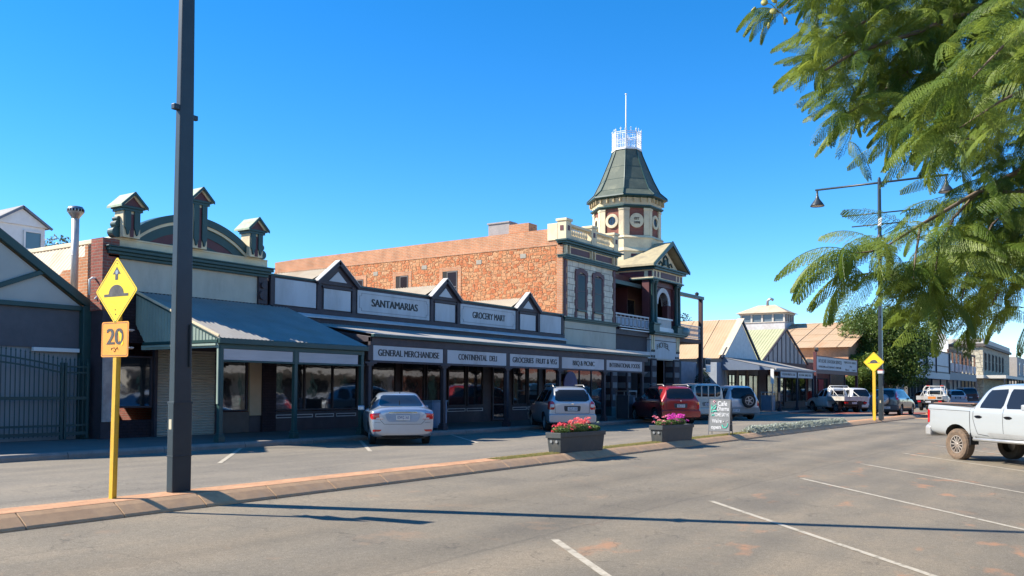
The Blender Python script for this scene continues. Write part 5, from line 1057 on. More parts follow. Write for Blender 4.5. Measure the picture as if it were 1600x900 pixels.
def hump(par, cz, s=1.0, x=-.034):
    pts = [(.26*s,cz-.075*s),(.26*s,cz-.04*s),(.19*s,cz-.04*s)]+[(.16*s*math.cos(math.pi*i/14), cz-.038*s+.118*s*math.sin(math.pi*i/14)) for i in range(15)]+[(-.19*s,cz-.04*s),(-.26*s,cz-.04*s),(-.26*s,cz-.075*s)]
    MB().prism(pts,'x',x-.002,x).build("hump_symbol", GREYS, par)
# near speed hump sign
sg = thing("speed_hump_sign", "yellow diamond speed hump sign with an orange 20 plate below it", "road sign", (6.78,10.94,.04), R(4))
sg.rotation_euler = (R(0.2), R(0.6), R(2))
MB().box(-.028,.028,-.038,.038,0,2.72).box(.028,.034,-.045,.045,0,2.7).build("post", YPOST, sg, bevel=.004)
MB().box(-.02,.02,-.03,.03,1.78,2.95).build("post_upper", YPOST, sg, bevel=.003)
d1 = MB().prism([(p,q+2.73) for p,q in rounded(.318,.318,.03,6,True)],'x',-.034,-.030).build("diamond_plate", YEL, sg)
ringpts(d1,"plate_border",rounded(.300,.300,.03,6,True),rounded(.292,.292,.026,6,True),-.0352,GREYS,2.73)
hump(d1,2.73,1.0,-.0345)
MB().prism([(.0,3.05),(.085,2.95),(.03,2.95),(.03,2.875),(-.03,2.875),(-.03,2.95),(-.085,2.95)],'x',-.0365,-.0345).build("arrow_symbol", GREYS, d1)
MB().lathe([(0,-.001),(.03,-.001),(.03,0),(0,0)],(-.038,-.005,2.975),14,0,'x').build("round_sticker", mat("sticker",(0.3,0.35,0.4),.4), d1)
b = MB(); 
for z_, y_ in ((2.42,.0),(3.09,0),(2.48,.012)): b.lathe([(0,-.003),(.009,-.003),(.009,0),(0,0)],(-.0345,y_,z_),8,0,'x')
b.build("bolts", PLAST, d1)
d2 = MB().prism([(p,q+2.09) for p,q in rounded(.29,.232,.03)],'x',-.034,-.030).build("speed_plate", ORG, sg)
ringpts(d2,"plate_border",rounded(.275,.217,.026),rounded(.268,.210,.022),-.0352,GREYS,2.09)
text("20","numerals",GREYS,d2,(-.0355,.0,2.115),.30,width=.34,offset=.010,face='-x',extr=.001,unit=False)
b = MB(); b.add([(-.0372,-.06,2.2),(-.0372,-.10,2.13),(-.0372,-.125,2.05),(-.0372,-.15,2.0),(-.0372,-.19,2.03),(-.0372,-.15,2.16)],[(0,1,2,3,4,5)]); b.build("yellow_scrape", YEL, d2)
b = MB(); b.path([(-.036,.07,1.95),(-.036,.06,1.975),(-.036,.0,1.98),(-.036,-.02,1.95),(-.036,-.06,1.985),(-.036,-.08,1.95)],.004,5); b.path([(-.036,.02,1.94),(-.036,.0,1.925),(-.036,-.03,1.945)],.004,5); b.build("worn_lettering", GREYS, d2)
MB().box(-.03,.036,-.31,-.29,2.20,2.215).box(-.03,.036,-.31,-.29,1.97,1.985).build("clamp", SB, sg)
MB().box(.0,.03,-.29,.29,2.19,2.22).box(.0,.03,-.29,.29,1.96,1.99).build("bracket", SB, sg)
# far speed hump sign
sg2 = thing("speed_hump_sign", "small yellow diamond speed hump sign standing against the far dark lamp pole", "road sign", (48.3,10.52,.0), R(-6))
MB().box(-.035,.035,-.075,.075,0,2.9).build("post", YPOST, sg2, bevel=.006)
d3 = MB().prism([(p,q+2.98) for p,q in rounded(.37,.37,.04,6,True)],'x',-.05,-.04).build("diamond_plate", YEL, sg2); hump(d3,3.0,1.2,-.05)
ringpts(d3,"plate_border",rounded(.35,.35,.04,6,True),rounded(.335,.335,.036,6,True),-.0512,GREYS,2.98)
# ------------------------------------------------------------------ lamp poles
def lamp_pole(x, y, z, label, wid, rz, hbox, AS=.47, TP=.60):
    t = thing("street_lamp", label, "street lamp", (x,y,z), rz, "tall dark street lamps along the median")
    b = MB(); h = hbox
    b.prism([(-wid,-wid*AS),(wid,-wid*AS),(wid,wid*AS),(-wid,wid*AS)],'z',0,1.25); b.build("pole_base", POLEG, t, bevel=.012)
    w2 = wid*.93; b = MB(); v0 = [(-w2,-w2*AS),(w2,-w2*AS),(w2,w2*AS),(-w2,w2*AS)]
    vs = [(p,q,1.25) for p,q in v0]+[(p*TP,q*TP,h) for p,q in v0]; b.add(vs,[(0,3,2,1),(4,5,6,7)]+[(i,(i+1)%4,(i+1)%4+4,i+4) for i in range(4)]); b.build("pole", POLEG, t, bevel=.012)
    b = MB(); b.box(-w2-.012,w2+.012,-w2*AS-.012,w2*AS+.012,1.235,1.265).box(-wid-.006,wid+.006,-wid*AS-.006,wid*AS+.006,.50,.515); b.build("collar", POLEG, t, bevel=.004)
    b = MB(); b.box(w2*.55,w2*.8,-w2*AS-.03,-w2*AS+.02,1.75,2.35); b.box(-w2*.78-.09,-w2*.78+.04,-.04,.04,5.36,5.44).box(w2*.7,w2*.78+.09,-.03,.03,5.28,5.35); b.build("bracket", POLEG, t, bevel=.01)
    MB().box(-wid-.003,-wid+.002,-.03,.03,.88,1.02).build("label_plate", mat("pale_label",(0.5,0.45,0.32),.6), t)
    b = MB(); b.lathe([(.12,h),(.30,h+.04),(.30,h+.12),(.16,h+.16),(.10,h+.3),(.085,h+3.2),(.07,h+3.3),(0,h+3.36)],(0,0,0),20); b.build("upper_pole", POLEG, t, smooth=False)
    b = MB(); b.tube((0,-3.3,h+3.05),(0,3.3,h+3.05),.055,n=10); b.build("lamp_arm", POLEG, t, smooth=True)
    b = MB(); b.tube((0,-1.9,h+1.45),(0,1.9,h+1.45),.035,n=8).tube((0,-1.4,h+.85),(0,1.4,h+.85),.035,n=8); b.build("banner_arm", POLEG, t, smooth=True)
    for s_ in (-1,1):
        b = MB(); b.lathe([(.05,h+3.0),(.06,h+2.75),(.12,h+2.55),(.34,h+2.25),(.38,h+2.16),(.36,h+2.16),(.10,h+2.5)],(0,s_*3.2,0),20); lp = b.build("lamp_shade", POLEG, t, smooth=True)
        MB().lathe([(0,h+2.17),(.30,h+2.17),(.33,h+2.20),(0,h+2.24)],(0,s_*3.2,0),20).build("lens", mat("lamp_lens",(0.55,0.54,0.50),.2), lp)
    MB().obox((-.12,-.05,h+.95),(.05,.09,.26),0,0,R(20)).build("floodlight", mat("light_grey_fitting",(0.5,0.5,0.5),.4), t, bevel=.02)
    return t
lamp_pole(7.77,10.93,.04,"massive dark lamp post at the near left with a square base and grey collar",.150,R(-1),13.5,.47,.42)  # unseen top raised so its lamp shadows fall outside the view
p2 = lamp_pole(49.5,10.45,.0,"distant dark lamp post with hanging bell lamps beside the small yellow sign",.17,R(0),9.4,.6,.8)
MB().box(-.175,.175,-.12,.12,2.56,2.62).build("red_band", mat("red_tape",(0.45,0.03,0.04),.5), p2); MB().box(-.176,.176,-.121,.121,2.42,2.56).build("white_band", WHITEP, p2)
# ------------------------------------------------------------------ planters
PLC = mat("planter_charcoal", (0.055,0.062,0.062), 0.55, c2=(0.045,0.05,0.05), scale=3, dirt=(0.09,0.085,0.075), dscale=3)
def flowers(par, name, cx, rx, h, n, mt, g, size=.055):
    P = []; 
    for i in range(n):
        c = np.array([cx+g.uniform(-rx,rx), g.uniform(-.16,.16), h*g.uniform(.72,1.08)-abs(g.normal(0,.02))]); m_ = 26
        q = g.normal(0,1,(m_,3)); q /= np.linalg.norm(q,axis=1)[:,None]; q[:,2] = abs(q[:,2])*.8; P.append(c+q*size*.85)
    P = np.concatenate(P); return leafmesh(name, P, .038, mt, par, g, .8)
def planter(x, y, rz, label, spec, seed):
    t = thing("planter_box", label, "planter", (x,y,.03), rz, "charcoal planter boxes on the median")
    L, W, H = .94, .20, .47; b = MB(); tp = .05
    vs = [(-L+tp,-W+tp*.6,0),(L-tp,-W+tp*.6,0),(L-tp,W-tp*.6,0),(-L+tp,W-tp*.6,0),(-L,-W,H),(L,-W,H),(L,W,H),(-L,W,H),(-L+.04,-W+.04,H),(L-.04,-W+.04,H),(L-.04,W-.04,H),(-L+.04,W-.04,H),(-L+.04,-W+.04,H-.08),(L-.04,-W+.04,H-.08),(L-.04,W-.04,H-.08),(-L+.04,W-.04,H-.08)]
    b.add(vs,[(0,3,2,1)]+[(i,(i+1)%4,(i+1)%4+4,i+4) for i in range(4)]+[(i+4,(i+1)%4+4,(i+1)%4+8,i+8) for i in range(4)]+[(i+8,(i+1)%4+8,(i+1)%4+12,i+12) for i in range(4)]+[(12,13,14,15)]); b.build("box", PLC, t, bevel=.012)
    b = MB(); b.prism([(-W-.015,H-.10),(-W-.02,H+.005),(-W+.0,H+.005),(-W+.01,H-.10)],'x',-L-.015,L+.015); b.box(-L-.02,-L+.005,-W-.015,W+.015,H-.12,H+.004); b.build("rim", PLC, t, bevel=.006)
    b = MB()
    for yy in (-.075,.075): b.lathe([(0,-.006),(.022,-.006),(.022,.006),(0,.006)],(-L+.012,yy,H-.20),12,0,'x')
    b.build("drain_hole", BLACK, t); b = MB()
    for yy in (-.075,.075): b.lathe([(.022,-.010),(.034,-.010),(.034,.004),(.022,.004)],(-L+.012,yy,H-.20),14,0,'x')
    b.build("hole_rim", mat("light_fitting",(0.25,0.26,0.26),.5), t)
    MB().box(-L+.05,L-.05,-W+.05,W-.05,H-.12,H-.03).build("soil", SOIL, t)
    g = np.random.default_rng(seed)
    for (nm, kind, cx, rx, h, n, mt_, sz) in spec:
        cx *= 1.25; rx *= 1.15
        pl = thing(nm, kind, "flowers", (x,y,.03), rz, "geraniums growing in the median planters")
        m_ = int(rx*5200); p = g.normal(0,1,(m_,3)); p /= np.linalg.norm(p,axis=1)[:,None]; p *= (g.uniform(.2,1,m_)**.4)[:,None]; P = p*np.array([rx*1.15,.21,h*.42])+np.array([cx,0,H+h*.30]); P = P[P[:,2] > H-.06]
        leafmesh("leaves", P, .05, GERL, pl, g, .6)
        if mt_: flowers(pl, "blooms", cx, rx, H+h, n, mt_, g, sz)
GERL = leafmat("geranium_leaf", (0.09,0.16,0.035), (0.16,0.22,0.07), .25, 9)
FR = leafmat("red_pink_petal", (0.75,0.035,0.05), (0.85,0.16,0.16), .25, 14); FC = leafmat("coral_petal", (0.78,0.07,0.09), (0.85,0.28,0.22), .25, 14); FM = leafmat("magenta_petal", (0.66,0.03,0.36), (0.80,0.12,0.52), .25, 14); FP = leafmat("pink_petal", (0.80,0.18,0.26), (0.88,0.34,0.36), .25, 14); FW = leafmat("pale_petal", (0.5,0.58,0.42), (0.6,0.66,0.5), .2, 14)
planter(18.55,10.78,R(-4),"charcoal planter box with red and coral geraniums, nearer of the two on the median",(("geranium_plant","bright red geraniums at the left end of the nearer planter",-.50,.18,.20,16,FR,.06),("geranium_plant","tall coral geraniums in the middle of the nearer planter",.02,.32,.27,46,FC,.06),("geranium_plant","leafy green geranium with pale buds at the right of the nearer planter",.50,.2,.2,7,FW,.035)),4)
planter(24.05,10.79,R(-4),"charcoal planter box with pink and magenta geraniums, beside the chalkboard sign",(("geranium_plant","salmon pink geraniums at the left of the further planter",-.42,.24,.20,18,FP,.065),("geranium_plant","magenta geraniums heaped in the further planter",.22,.34,.25,38,FM,.065)),9)
# ------------------------------------------------------------------ chalkboard A-frame
cb = thing("chalkboard_sign", "grey chalkboard A-frame with chalk writing and flowers standing on the median", "sandwich board", (28.35,11.0,.03), R(8))
SLATE = mat("chalk_slate", (0.17,0.178,0.175), .8, c2=(0.205,0.21,0.207), scale=4, dirt=(0.25,0.255,0.25), dscale=6)
CH = mat("white_chalk", (0.72,0.72,0.70), .9, c2=(0.5,0.5,0.49), scale=30); CG = mat("mint_chalk", (0.10,0.58,0.42), .9); CP = mat("pink_chalk", (0.75,0.42,0.45), .9)
ML = Matrix.Rotation(R(-90+11),4,'Y')
def leaf_panel(s_):
    b = MB(); th = .012; H = 1.08; W = .33; M = Matrix.Translation((-s_*.22,0,.14)) @ Matrix.Rotation(R(s_*11),4,'Y')
    t = MB().box(-th,th,-W,W,0,H-.06); b.add([M@Vector(p) for p in t.v], t.f); pn = b.build("panel", SLATE, cb)
    b = MB(); t = MB().box(-.018,.018,-W-.02,-W,-.13,H-.04).box(-.018,.018,W,W+.02,-.13,H-.04).box(-.018,.018,-W,W,-.02,0).box(-.018,.018,-W,W,H-.06,H-.03); b.add([M@Vector(p) for p in t.v], t.f); b.build("frame", mat("galv_frame",(0.16,0.16,0.16),.5), cb, bevel=.003)
    return M, pn
M1, pn = leaf_panel(1); M2, _ = leaf_panel(-1)
MB().bar((-.15,-.34,.36),(.15,-.34,.36),.012).bar((-.15,.34,.36),(.15,.34,.36),.012).build("hinge_stay", STEEL, cb)
def chalktext(s_, y, z, sz, wd, mt_=CH):
    cu = bpy.data.curves.new("l",'FONT'); cu.body = s_; cu.size = sz; cu.extrude = .001; cu.offset = .0035; cu.align_x = 'CENTER'; cu.align_y = 'CENTER'
    t = bpy.data.objects.new("l", cu); COL.objects.link(t); dg = bpy.context.evaluated_depsgraph_get(); dg.update(); me = bpy.data.meshes.new_from_object(t.evaluated_get(dg)); bpy.data.objects.remove(t)
    w0 = max(v.co.x for v in me.vertices)-min(v.co.x for v in me.vertices)
    for v in me.vertices: v.co = M1 @ Vector((-.0145-v.co.z, -(v.co.x*wd/w0)+y, v.co.y+z))
    me.materials.clear(); me.materials.append(mt_); o = bpy.data.objects.new("chalk_writing", me); COL.objects.link(o); o.parent = pn
chalktext("Cafe",-.08,.90,.22,.31); chalktext("Dharma",-.11,.73,.19,.38); chalktext("COME SAY Hi",-.06,.53,.17,.48); chalktext("We're",.08,.32,.18,.32); chalktext("open",.10,.12,.18,.32)
def chalkblob(pts, mt_, r_=.012):
    b = MB(); b.path([M1 @ Vector((-.013,y,z)) for y,z in pts], r_, 5); b.build("chalk_drawing", mt_, pn)
chalkblob([(.28,.60),(.27,.72),(.22,.80),(.12,.86)],CG); chalkblob([(.28,.86),(.26,.76),(.17,.72),(.12,.80)],CG,.02); chalkblob([(.24,.63),(.16,.66),(.10,.65)],CG,.022); chalkblob([(.25,.50),(.20,.54),(.17,.50)],CG,.018)
chalkblob([(.22,.97),(.18,1.0),(.14,.97),(.18,.94),(.22,.97)],CP,.016); chalkblob([(-.10,.20),(-.14,.12),(-.22,.10)],CG,.02); chalkblob([(-.28,.25),(-.27,.16),(-.20,.09)],CG,.016); chalkblob([(-.13,.31),(-.15,.30)],CH,.022); chalkblob([(-.26,.34),(-.27,.33)],CH,.02)
# ------------------------------------------------------------------ bins and boxes on the footpath
def bin_(x, y, label, w_=.42, h_=1.15, mt_=None):
    t = thing("litter_bin", label, "bin", (x,y,.076)); MB().box(-w_,w_,-w_*.8,w_*.8,.04,h_).build("body", mt_ or mat("bin_charcoal",(0.06,0.065,0.08),.5), t, bevel=.02)
    MB().box(-w_-.03,w_+.03,-w_*.8-.03,w_*.8+.03,h_+.18,h_+.24).build("lid", STEEL, t, bevel=.01)
    b = MB()
    for sx_ in (-1,1):
        for sy_ in (-1,1): b.box(sx_*w_-.02,sx_*w_+.02,sy_*w_*.8-.02,sy_*w_*.8+.02,0,h_+.18)
    b.build("frame", STEEL, t); MB().box(w_*.2,w_*.75,-w_*.8-.01,-w_*.8,.1,h_-.1).build("door_panel", mat("bin_door",(0.22,0.27,0.33),.4), t)
bin_(39.8,20.3,"charcoal litter bin with a steel canopy between the red wagon and hotel doorway")
bin_(60.3,20.0,"blue grey litter bin with pale door beyond the white four wheel drives",.42,1.1,mat("bin_bluegrey",(0.12,0.15,0.19),.5))
t = thing("service_cabinet","plain blue grey service cabinet on the footpath beside the silver sedan","cabinet",(24.7,20.05,.076)); MB().box(-.5,.32,-.2,.2,.05,.98).build("body", mat("cabinet_blue",(0.13,0.20,0.29),.45), t, bevel=.015); MB().box(-.53,.35,-.23,.23,.98,1.02).build("lid", mat("cabinet_lid",(0.16,0.23,0.31),.45), t, bevel=.008); MB().box(-.47,.29,-.208,-.2,.1,.93).build("door", mat("cabinet_door",(0.15,0.22,0.31),.45), t); MB().box(-.5,.32,-.2,.2,0,.05).build("base", PLAST, t)
t = thing("parking_sign_post","slim pale parking sign post at the kerb before the blue verandah","sign post",(60.0,19.6,.076)); MB().tube((0,0,0),(0,0,2.9),.04,n=10).build("pole", STEEL, t); MB().box(-.05,-.04,-.11,.11,1.9,2.9).build("plate", WHITEP, t)
t = thing("parking_sign_post","parking sign post in front of the long white building","sign post",(103,19.5,.076)); MB().tube((0,0,0),(0,0,3.2),.08,n=10).build("pole", WHITEP, t); MB().box(-.1,.1,-.4,.4,3.0,3.9).build("plate", WHITEP, t)
t = thing("hanging_sign","small hanging sign on a bracket beside the hotel's brown steel post","sign",bw((54.6,22.0,3.0))); MB().box(-.35,.35,-.03,.03,-.35,.1).build("panel", WHITEP, t); MB().box(-.35,.35,-.035,.035,.15,.5).build("panel", NAVY, t); MB().box(-.5,.5,-.02,.02,.55,.6).build("bracket", STEEL, t); MB().box(-.5,-.45,-.02,.6,-.1,.6).build("bracket", STEEL, t)
t = thing("mail_post","red roadside collection box by the pale shop front","box",bw((68.2,19.4,.15))); MB().box(-.2,.2,-.18,.18,.3,1.25).build("body", mat("post_red",(0.5,0.03,0.02),.4), t, bevel=.03); MB().lathe([(.2,1.25),(.18,1.34),(.1,1.4),(0,1.42)],(0,0,0),14).build("cap", mat("post_red",(0,0,0)), t); MB().box(-.2,.2,-.18,.18,0,.3).build("base", PLAST, t)
# ------------------------------------------------------------------ vehicles
TLR = mat("tail_lamp_red", (0.55,0.012,0.016), .12, c2=(0.42,0.01,0.012), coat=1.0); TLW = mat("lamp_clear", (0.62,0.60,0.58), .12, coat=1.0); TLO = mat("indicator_orange", (0.75,0.22,0.02), .15, coat=1.0)
PLATE = mat("number_plate", (0.68,0.68,0.64), .45); PTXT = mat("plate_lettering", (0.03,0.05,0.2), .5); ALLOY = mat("alloy_rim", (0.42,0.41,0.40), .35, metal=.6); CHROME = mat("chrome_trim", (0.7,0.7,0.7), .12, metal=1.0)
def evalmesh(o):
    dg = bpy.context.evaluated_depsgraph_get(); dg.update(); return bpy.data.meshes.new_from_object(o.evaluated_get(dg))
def car_body(name, stations, paint_m, par, wheels, arch_r, Wd, under=.02, subd=2, crease=()):
    """stations front to rear: (x, z_low, z_belt, z_top, w_low, w_belt, w_top); mirrored cross sections, subdivided, wheel arches cut"""
    vs = []; fs = []; K = 8
    for (x, zl, zb, zt, wl, wb_, wt) in stations:
        zm = zl+(zb-zl)*.5; half = [(wl*.80,zl),(wl,zl+.07),(wb_*1.0,zm),(wb_*.995,zb-.03),(wb_*.965,zb+.012),(wt,zt-.05),(wt*.86,zt-.004),(wt*.4,zt+.018)]
        vs += [(x,-w_,z) for w_,z in half]+[(x,w_,z) for w_,z in half[::-1]]
    n = 2*K
    for i in range(len(stations)-1):
        for j in range(n): fs.append((i*n+j, i*n+(j+1)%n, (i+1)*n+(j+1)%n, (i+1)*n+j))
    for base, rev in ((0,False),((len(stations)-1)*n,True)):
        for j in range(K-1):
            q = (base+j, base+j+1, base+n-2-j, base+n-1-j); fs.append(q if rev else q[::-1])
    me = bpy.data.meshes.new(name); me.from_pydata(vs, [], fs); bm = bmesh.new(); bm.from_mesh(me); bmesh.ops.recalc_face_normals(bm, faces=bm.faces); bm.to_mesh(me); bm.free()
    o = bpy.data.objects.new("tmp", me); COL.objects.link(o); s_ = o.modifiers.new("s",'SUBSURF'); s_.levels = subd; s_.render_levels = subd
    m2 = evalmesh(o); bpy.data.objects.remove(o)
    m2.materials.clear(); m2.materials.append(paint_m); m2.materials.append(PLAST)
    o = bpy.data.objects.new(name, m2); COL.objects.link(o)
    if arch_r:
        c = MB()
        for wx, wz in wheels:
            for s in (-1,1): c.lathe([(0,-.18),(arch_r,-.18),(arch_r,.35),(0,.35)],(wx,s*(Wd*.5-.17) if s > 0 else -(Wd*.5-.17)-.17,wz),28,1,'y')
        cm = bpy.data.meshes.new("c"); cm.from_pydata(c.v, [], c.f); cm.materials.append(paint_m); cm.materials.append(PLAST); cm.polygons.foreach_set("material_index", c.m)
        bm = bmesh.new(); bm.from_mesh(cm); bmesh.ops.recalc_face_normals(bm, faces=bm.faces); bm.to_mesh(cm); bm.free()
        co = bpy.data.objects.new("c", cm); COL.objects.link(co); bo = o.modifiers.new("b",'BOOLEAN'); bo.operation = 'DIFFERENCE'; bo.object = co; bo.solver = 'EXACT'
        m3 = evalmesh(o); o.modifiers.clear(); o.data = m3; bpy.data.objects.remove(co)
    o.data.polygons.foreach_set("use_smooth", [True]*len(o.data.polygons)); o.parent = par
    try: o.data.set_sharp_from_angle(angle=R(38))
    except Exception: pass
    bm = bmesh.new(); bm.from_mesh(o.data); tree = BVHTree.FromBMesh(bm); bm.free(); return o, tree
def decal(tree, name, mt, par, quad, view, off=.006, n=10, m=6, rnd_=0.12, thick=.0):
    """patch that lies on the body: quad corners given in the side (x,z), rear/front (y,z) or top (x,y) view"""
    (a,b_,c,d) = [Vector(p) for p in quad]; vs = []; ok = {}; idx = {}
    for j in range(m+1):
        v = j/m; e = rnd_*(1-math.sqrt(max(0,1-(abs(2*v-1))**6)))
        for i in range(n+1):
            u = e+(1-2*e)*i/n; p = (a.lerp(b_,u)).lerp(d.lerp(c,u),v)
            if view == 'L': o_, dr = Vector((p.x,5,p.y)), Vector((0,-1,0))
            elif view == 'R': o_, dr = Vector((p.x,-5,p.y)), Vector((0,1,0))
            elif view == 'rear': o_, dr = Vector((-8,p.x,p.y)), Vector((1,0,0))
            elif view == 'front': o_, dr = Vector((8,p.x,p.y)), Vector((-1,0,0))
            else: o_, dr = Vector((p.x,p.y,6)), Vector((0,0,-1))
            h = tree.ray_cast(o_, dr)
            if h[0] is None: continue
            nn = h[1] if h[1].dot(dr) < 0 else -h[1]; idx[(i,j)] = len(vs); vs.append(h[0]+nn*off)
    fs = [(idx[(i,j)],idx[(i+1,j)],idx[(i+1,j+1)],idx[(i,j+1)]) for j in range(m) for i in range(n) if all(k in idx for k in ((i,j),(i+1,j),(i+1,j+1),(i,j+1)))]
    if not fs: return None
    me = bpy.data.meshes.new(name); me.from_pydata(vs, [], fs); me.materials.append(mt); me.polygons.foreach_set("use_smooth",[True]*len(fs)); o = bpy.data.objects.new(name, me); COL.objects.link(o); o.parent = par; return o
def seam(tree, par, pts, view, w_=.007, mt=None, name="door_seam"):
    vs = []; fs = []
    for k in range(len(pts)-1):
        p, q = Vector(pts[k]), Vector(pts[k+1]); n = max(2,int((q-p).length/.06)); d = (q-p).normalized(); nn = Vector((-d.y,d.x))*w_*.5; base = None
        for i in range(n+1):
            c = p.lerp(q,i/n); row = []
            for s in (-1,1):
                e = c+nn*s
                o_, dr = (Vector((e.x,5,e.y)),Vector((0,-1,0))) if view == 'L' else (Vector((e.x,-5,e.y)),Vector((0,1,0))) if view == 'R' else (Vector((-8,e.x,e.y)),Vector((1,0,0)))
                h = tree.ray_cast(o_, dr); 
                if h[0] is None: row = None; break
                nrm = h[1] if h[1].dot(dr) < 0 else -h[1]; row.append(h[0]+nrm*.003)
            if row is None: base = None; continue
            vs += row
            if base is not None: fs.append((base,base+1,len(vs)-1,len(vs)-2))
            base = len(vs)-2
    if fs:
        me = bpy.data.meshes.new(name); me.from_pydata(vs, [], fs); me.materials.append(mt or BLACK); o = bpy.data.objects.new(name, me); COL.objects.link(o); o.parent = par; return o
def wheel(par, x, y, r, wd, rim=None, spokes=10, name="wheel", side=1, dirt=None, rimr=.64):
    """wheel with the outer face towards side*y"""
    b = MB(); h = wd/2; b.lathe([(r*rimr,-h*.8),(r*.80,-h),(r*.94,-h*.92),(r,-h*.6),(r,h*.6),(r*.94,h*.92),(r*.80,h),(r*rimr,h*.8)],(0,0,0),36,0,'y',cap=False)
    for k in range(36):
        a = 2*math.pi*k/36; b.obox((math.cos(a)*r*.995,0,math.sin(a)*r*.995),(.006,h*.62,.022),0,0,-a)
    w_ = b.build(name, dirt or RUB, par, bevel=0); w_.location = (x,y,r)
    b = MB(); s = side; R0 = r*rimr
    b.lathe([(R0,s*h*.8),(R0*1.02,s*h*.84),(R0*.93,s*h*.84),(R0*.90,s*h*.3),(R0*.3,s*h*.25),(.001,s*h*.25)],(0,0,0),32,0,'y',cap=False)
    b.lathe([(0,s*h*.25),(R0*.22,s*h*.3),(R0*.20,s*h*.74),(R0*.12,s*h*.8),(0,s*h*.8)],(0,0,0),20,0,'y')
    rm = b.build("rim", rim or ALLOY, w_, smooth=False)
    b = MB()
    for k in range(spokes):
        a = 2*math.pi*k/spokes; c = R0*.55; b.obox((math.cos(a)*c,s*h*.62,math.sin(a)*c),(R0*.36,h*.12,R0*(.065 if spokes > 7 else .11)),0,0,-a)
    b.build("spokes", rim or ALLOY, w_, bevel=.004)
    MB().lathe([(R0*.24,s*h*.32),(R0*.89,s*h*.34),(R0*.89,s*h*.36),(R0*.24,s*h*.35)],(0,0,0),28,0,'y').build("brake_shadow", PLAST, w_); return w_
def numplate(tree, par, z, s_, w_=.37, h_=.13, y=0.0, x=None):
    if x is None: h = tree.ray_cast(Vector((-8,y,z)),Vector((1,0,0))); x = h[0].x-.02
    p = MB().box(x-.008,x,y-w_/2,y+w_/2,z-h_/2,z+h_/2).build("number_plate", PLATE, par, bevel=.002)
    cu = bpy.data.curves.new("l",'FONT'); cu.body = s_; cu.size = h_*.95; cu.offset = .001; cu.extrude = .001; cu.align_x = 'CENTER'; cu.align_y = 'CENTER'
    t = bpy.data.objects.new("l", cu); COL.objects.link(t); dg = bpy.context.evaluated_depsgraph_get(); dg.update(); me = bpy.data.meshes.new_from_object(t.evaluated_get(dg)); bpy.data.objects.remove(t)
    w0 = max(v.co.x for v in me.vertices)-min(v.co.x for v in me.vertices)
    for v in me.vertices: v.co = Vector((x-.0095-v.co.z, y-v.co.x*(w_*.84/w0), z+v.co.y))
    me.materials.clear(); me.materials.append(PTXT); o = bpy.data.objects.new("plate_characters", me); COL.objects.link(o); o.parent = p
def mirror_(par, x, y, z, m_):
    for s in (-1,1): MB().obox((x,s*y,z),(.06,.10,.075)).build("door_mirror", m_, par, bevel=.03)
def cartop(t, L, W, H, wheels, r, tw, side='both', rim=None, spokes=10, dirt=None):
    for wx in wheels:
        for s in (-1,1): wheel(t, wx, s*(W/2-tw/2-.03), r, tw, rim, spokes, side=s, dirt=dirt)
    MB().box(-L/2+.25,L/2-.25,-W/2+.24,W/2-.24,r*.62,r*1.15).build("underbody", PLAST, t)
ZR = lambda y: zf(y)
def place(x, y, rz): return (x,y,zf(y)), R(rz)
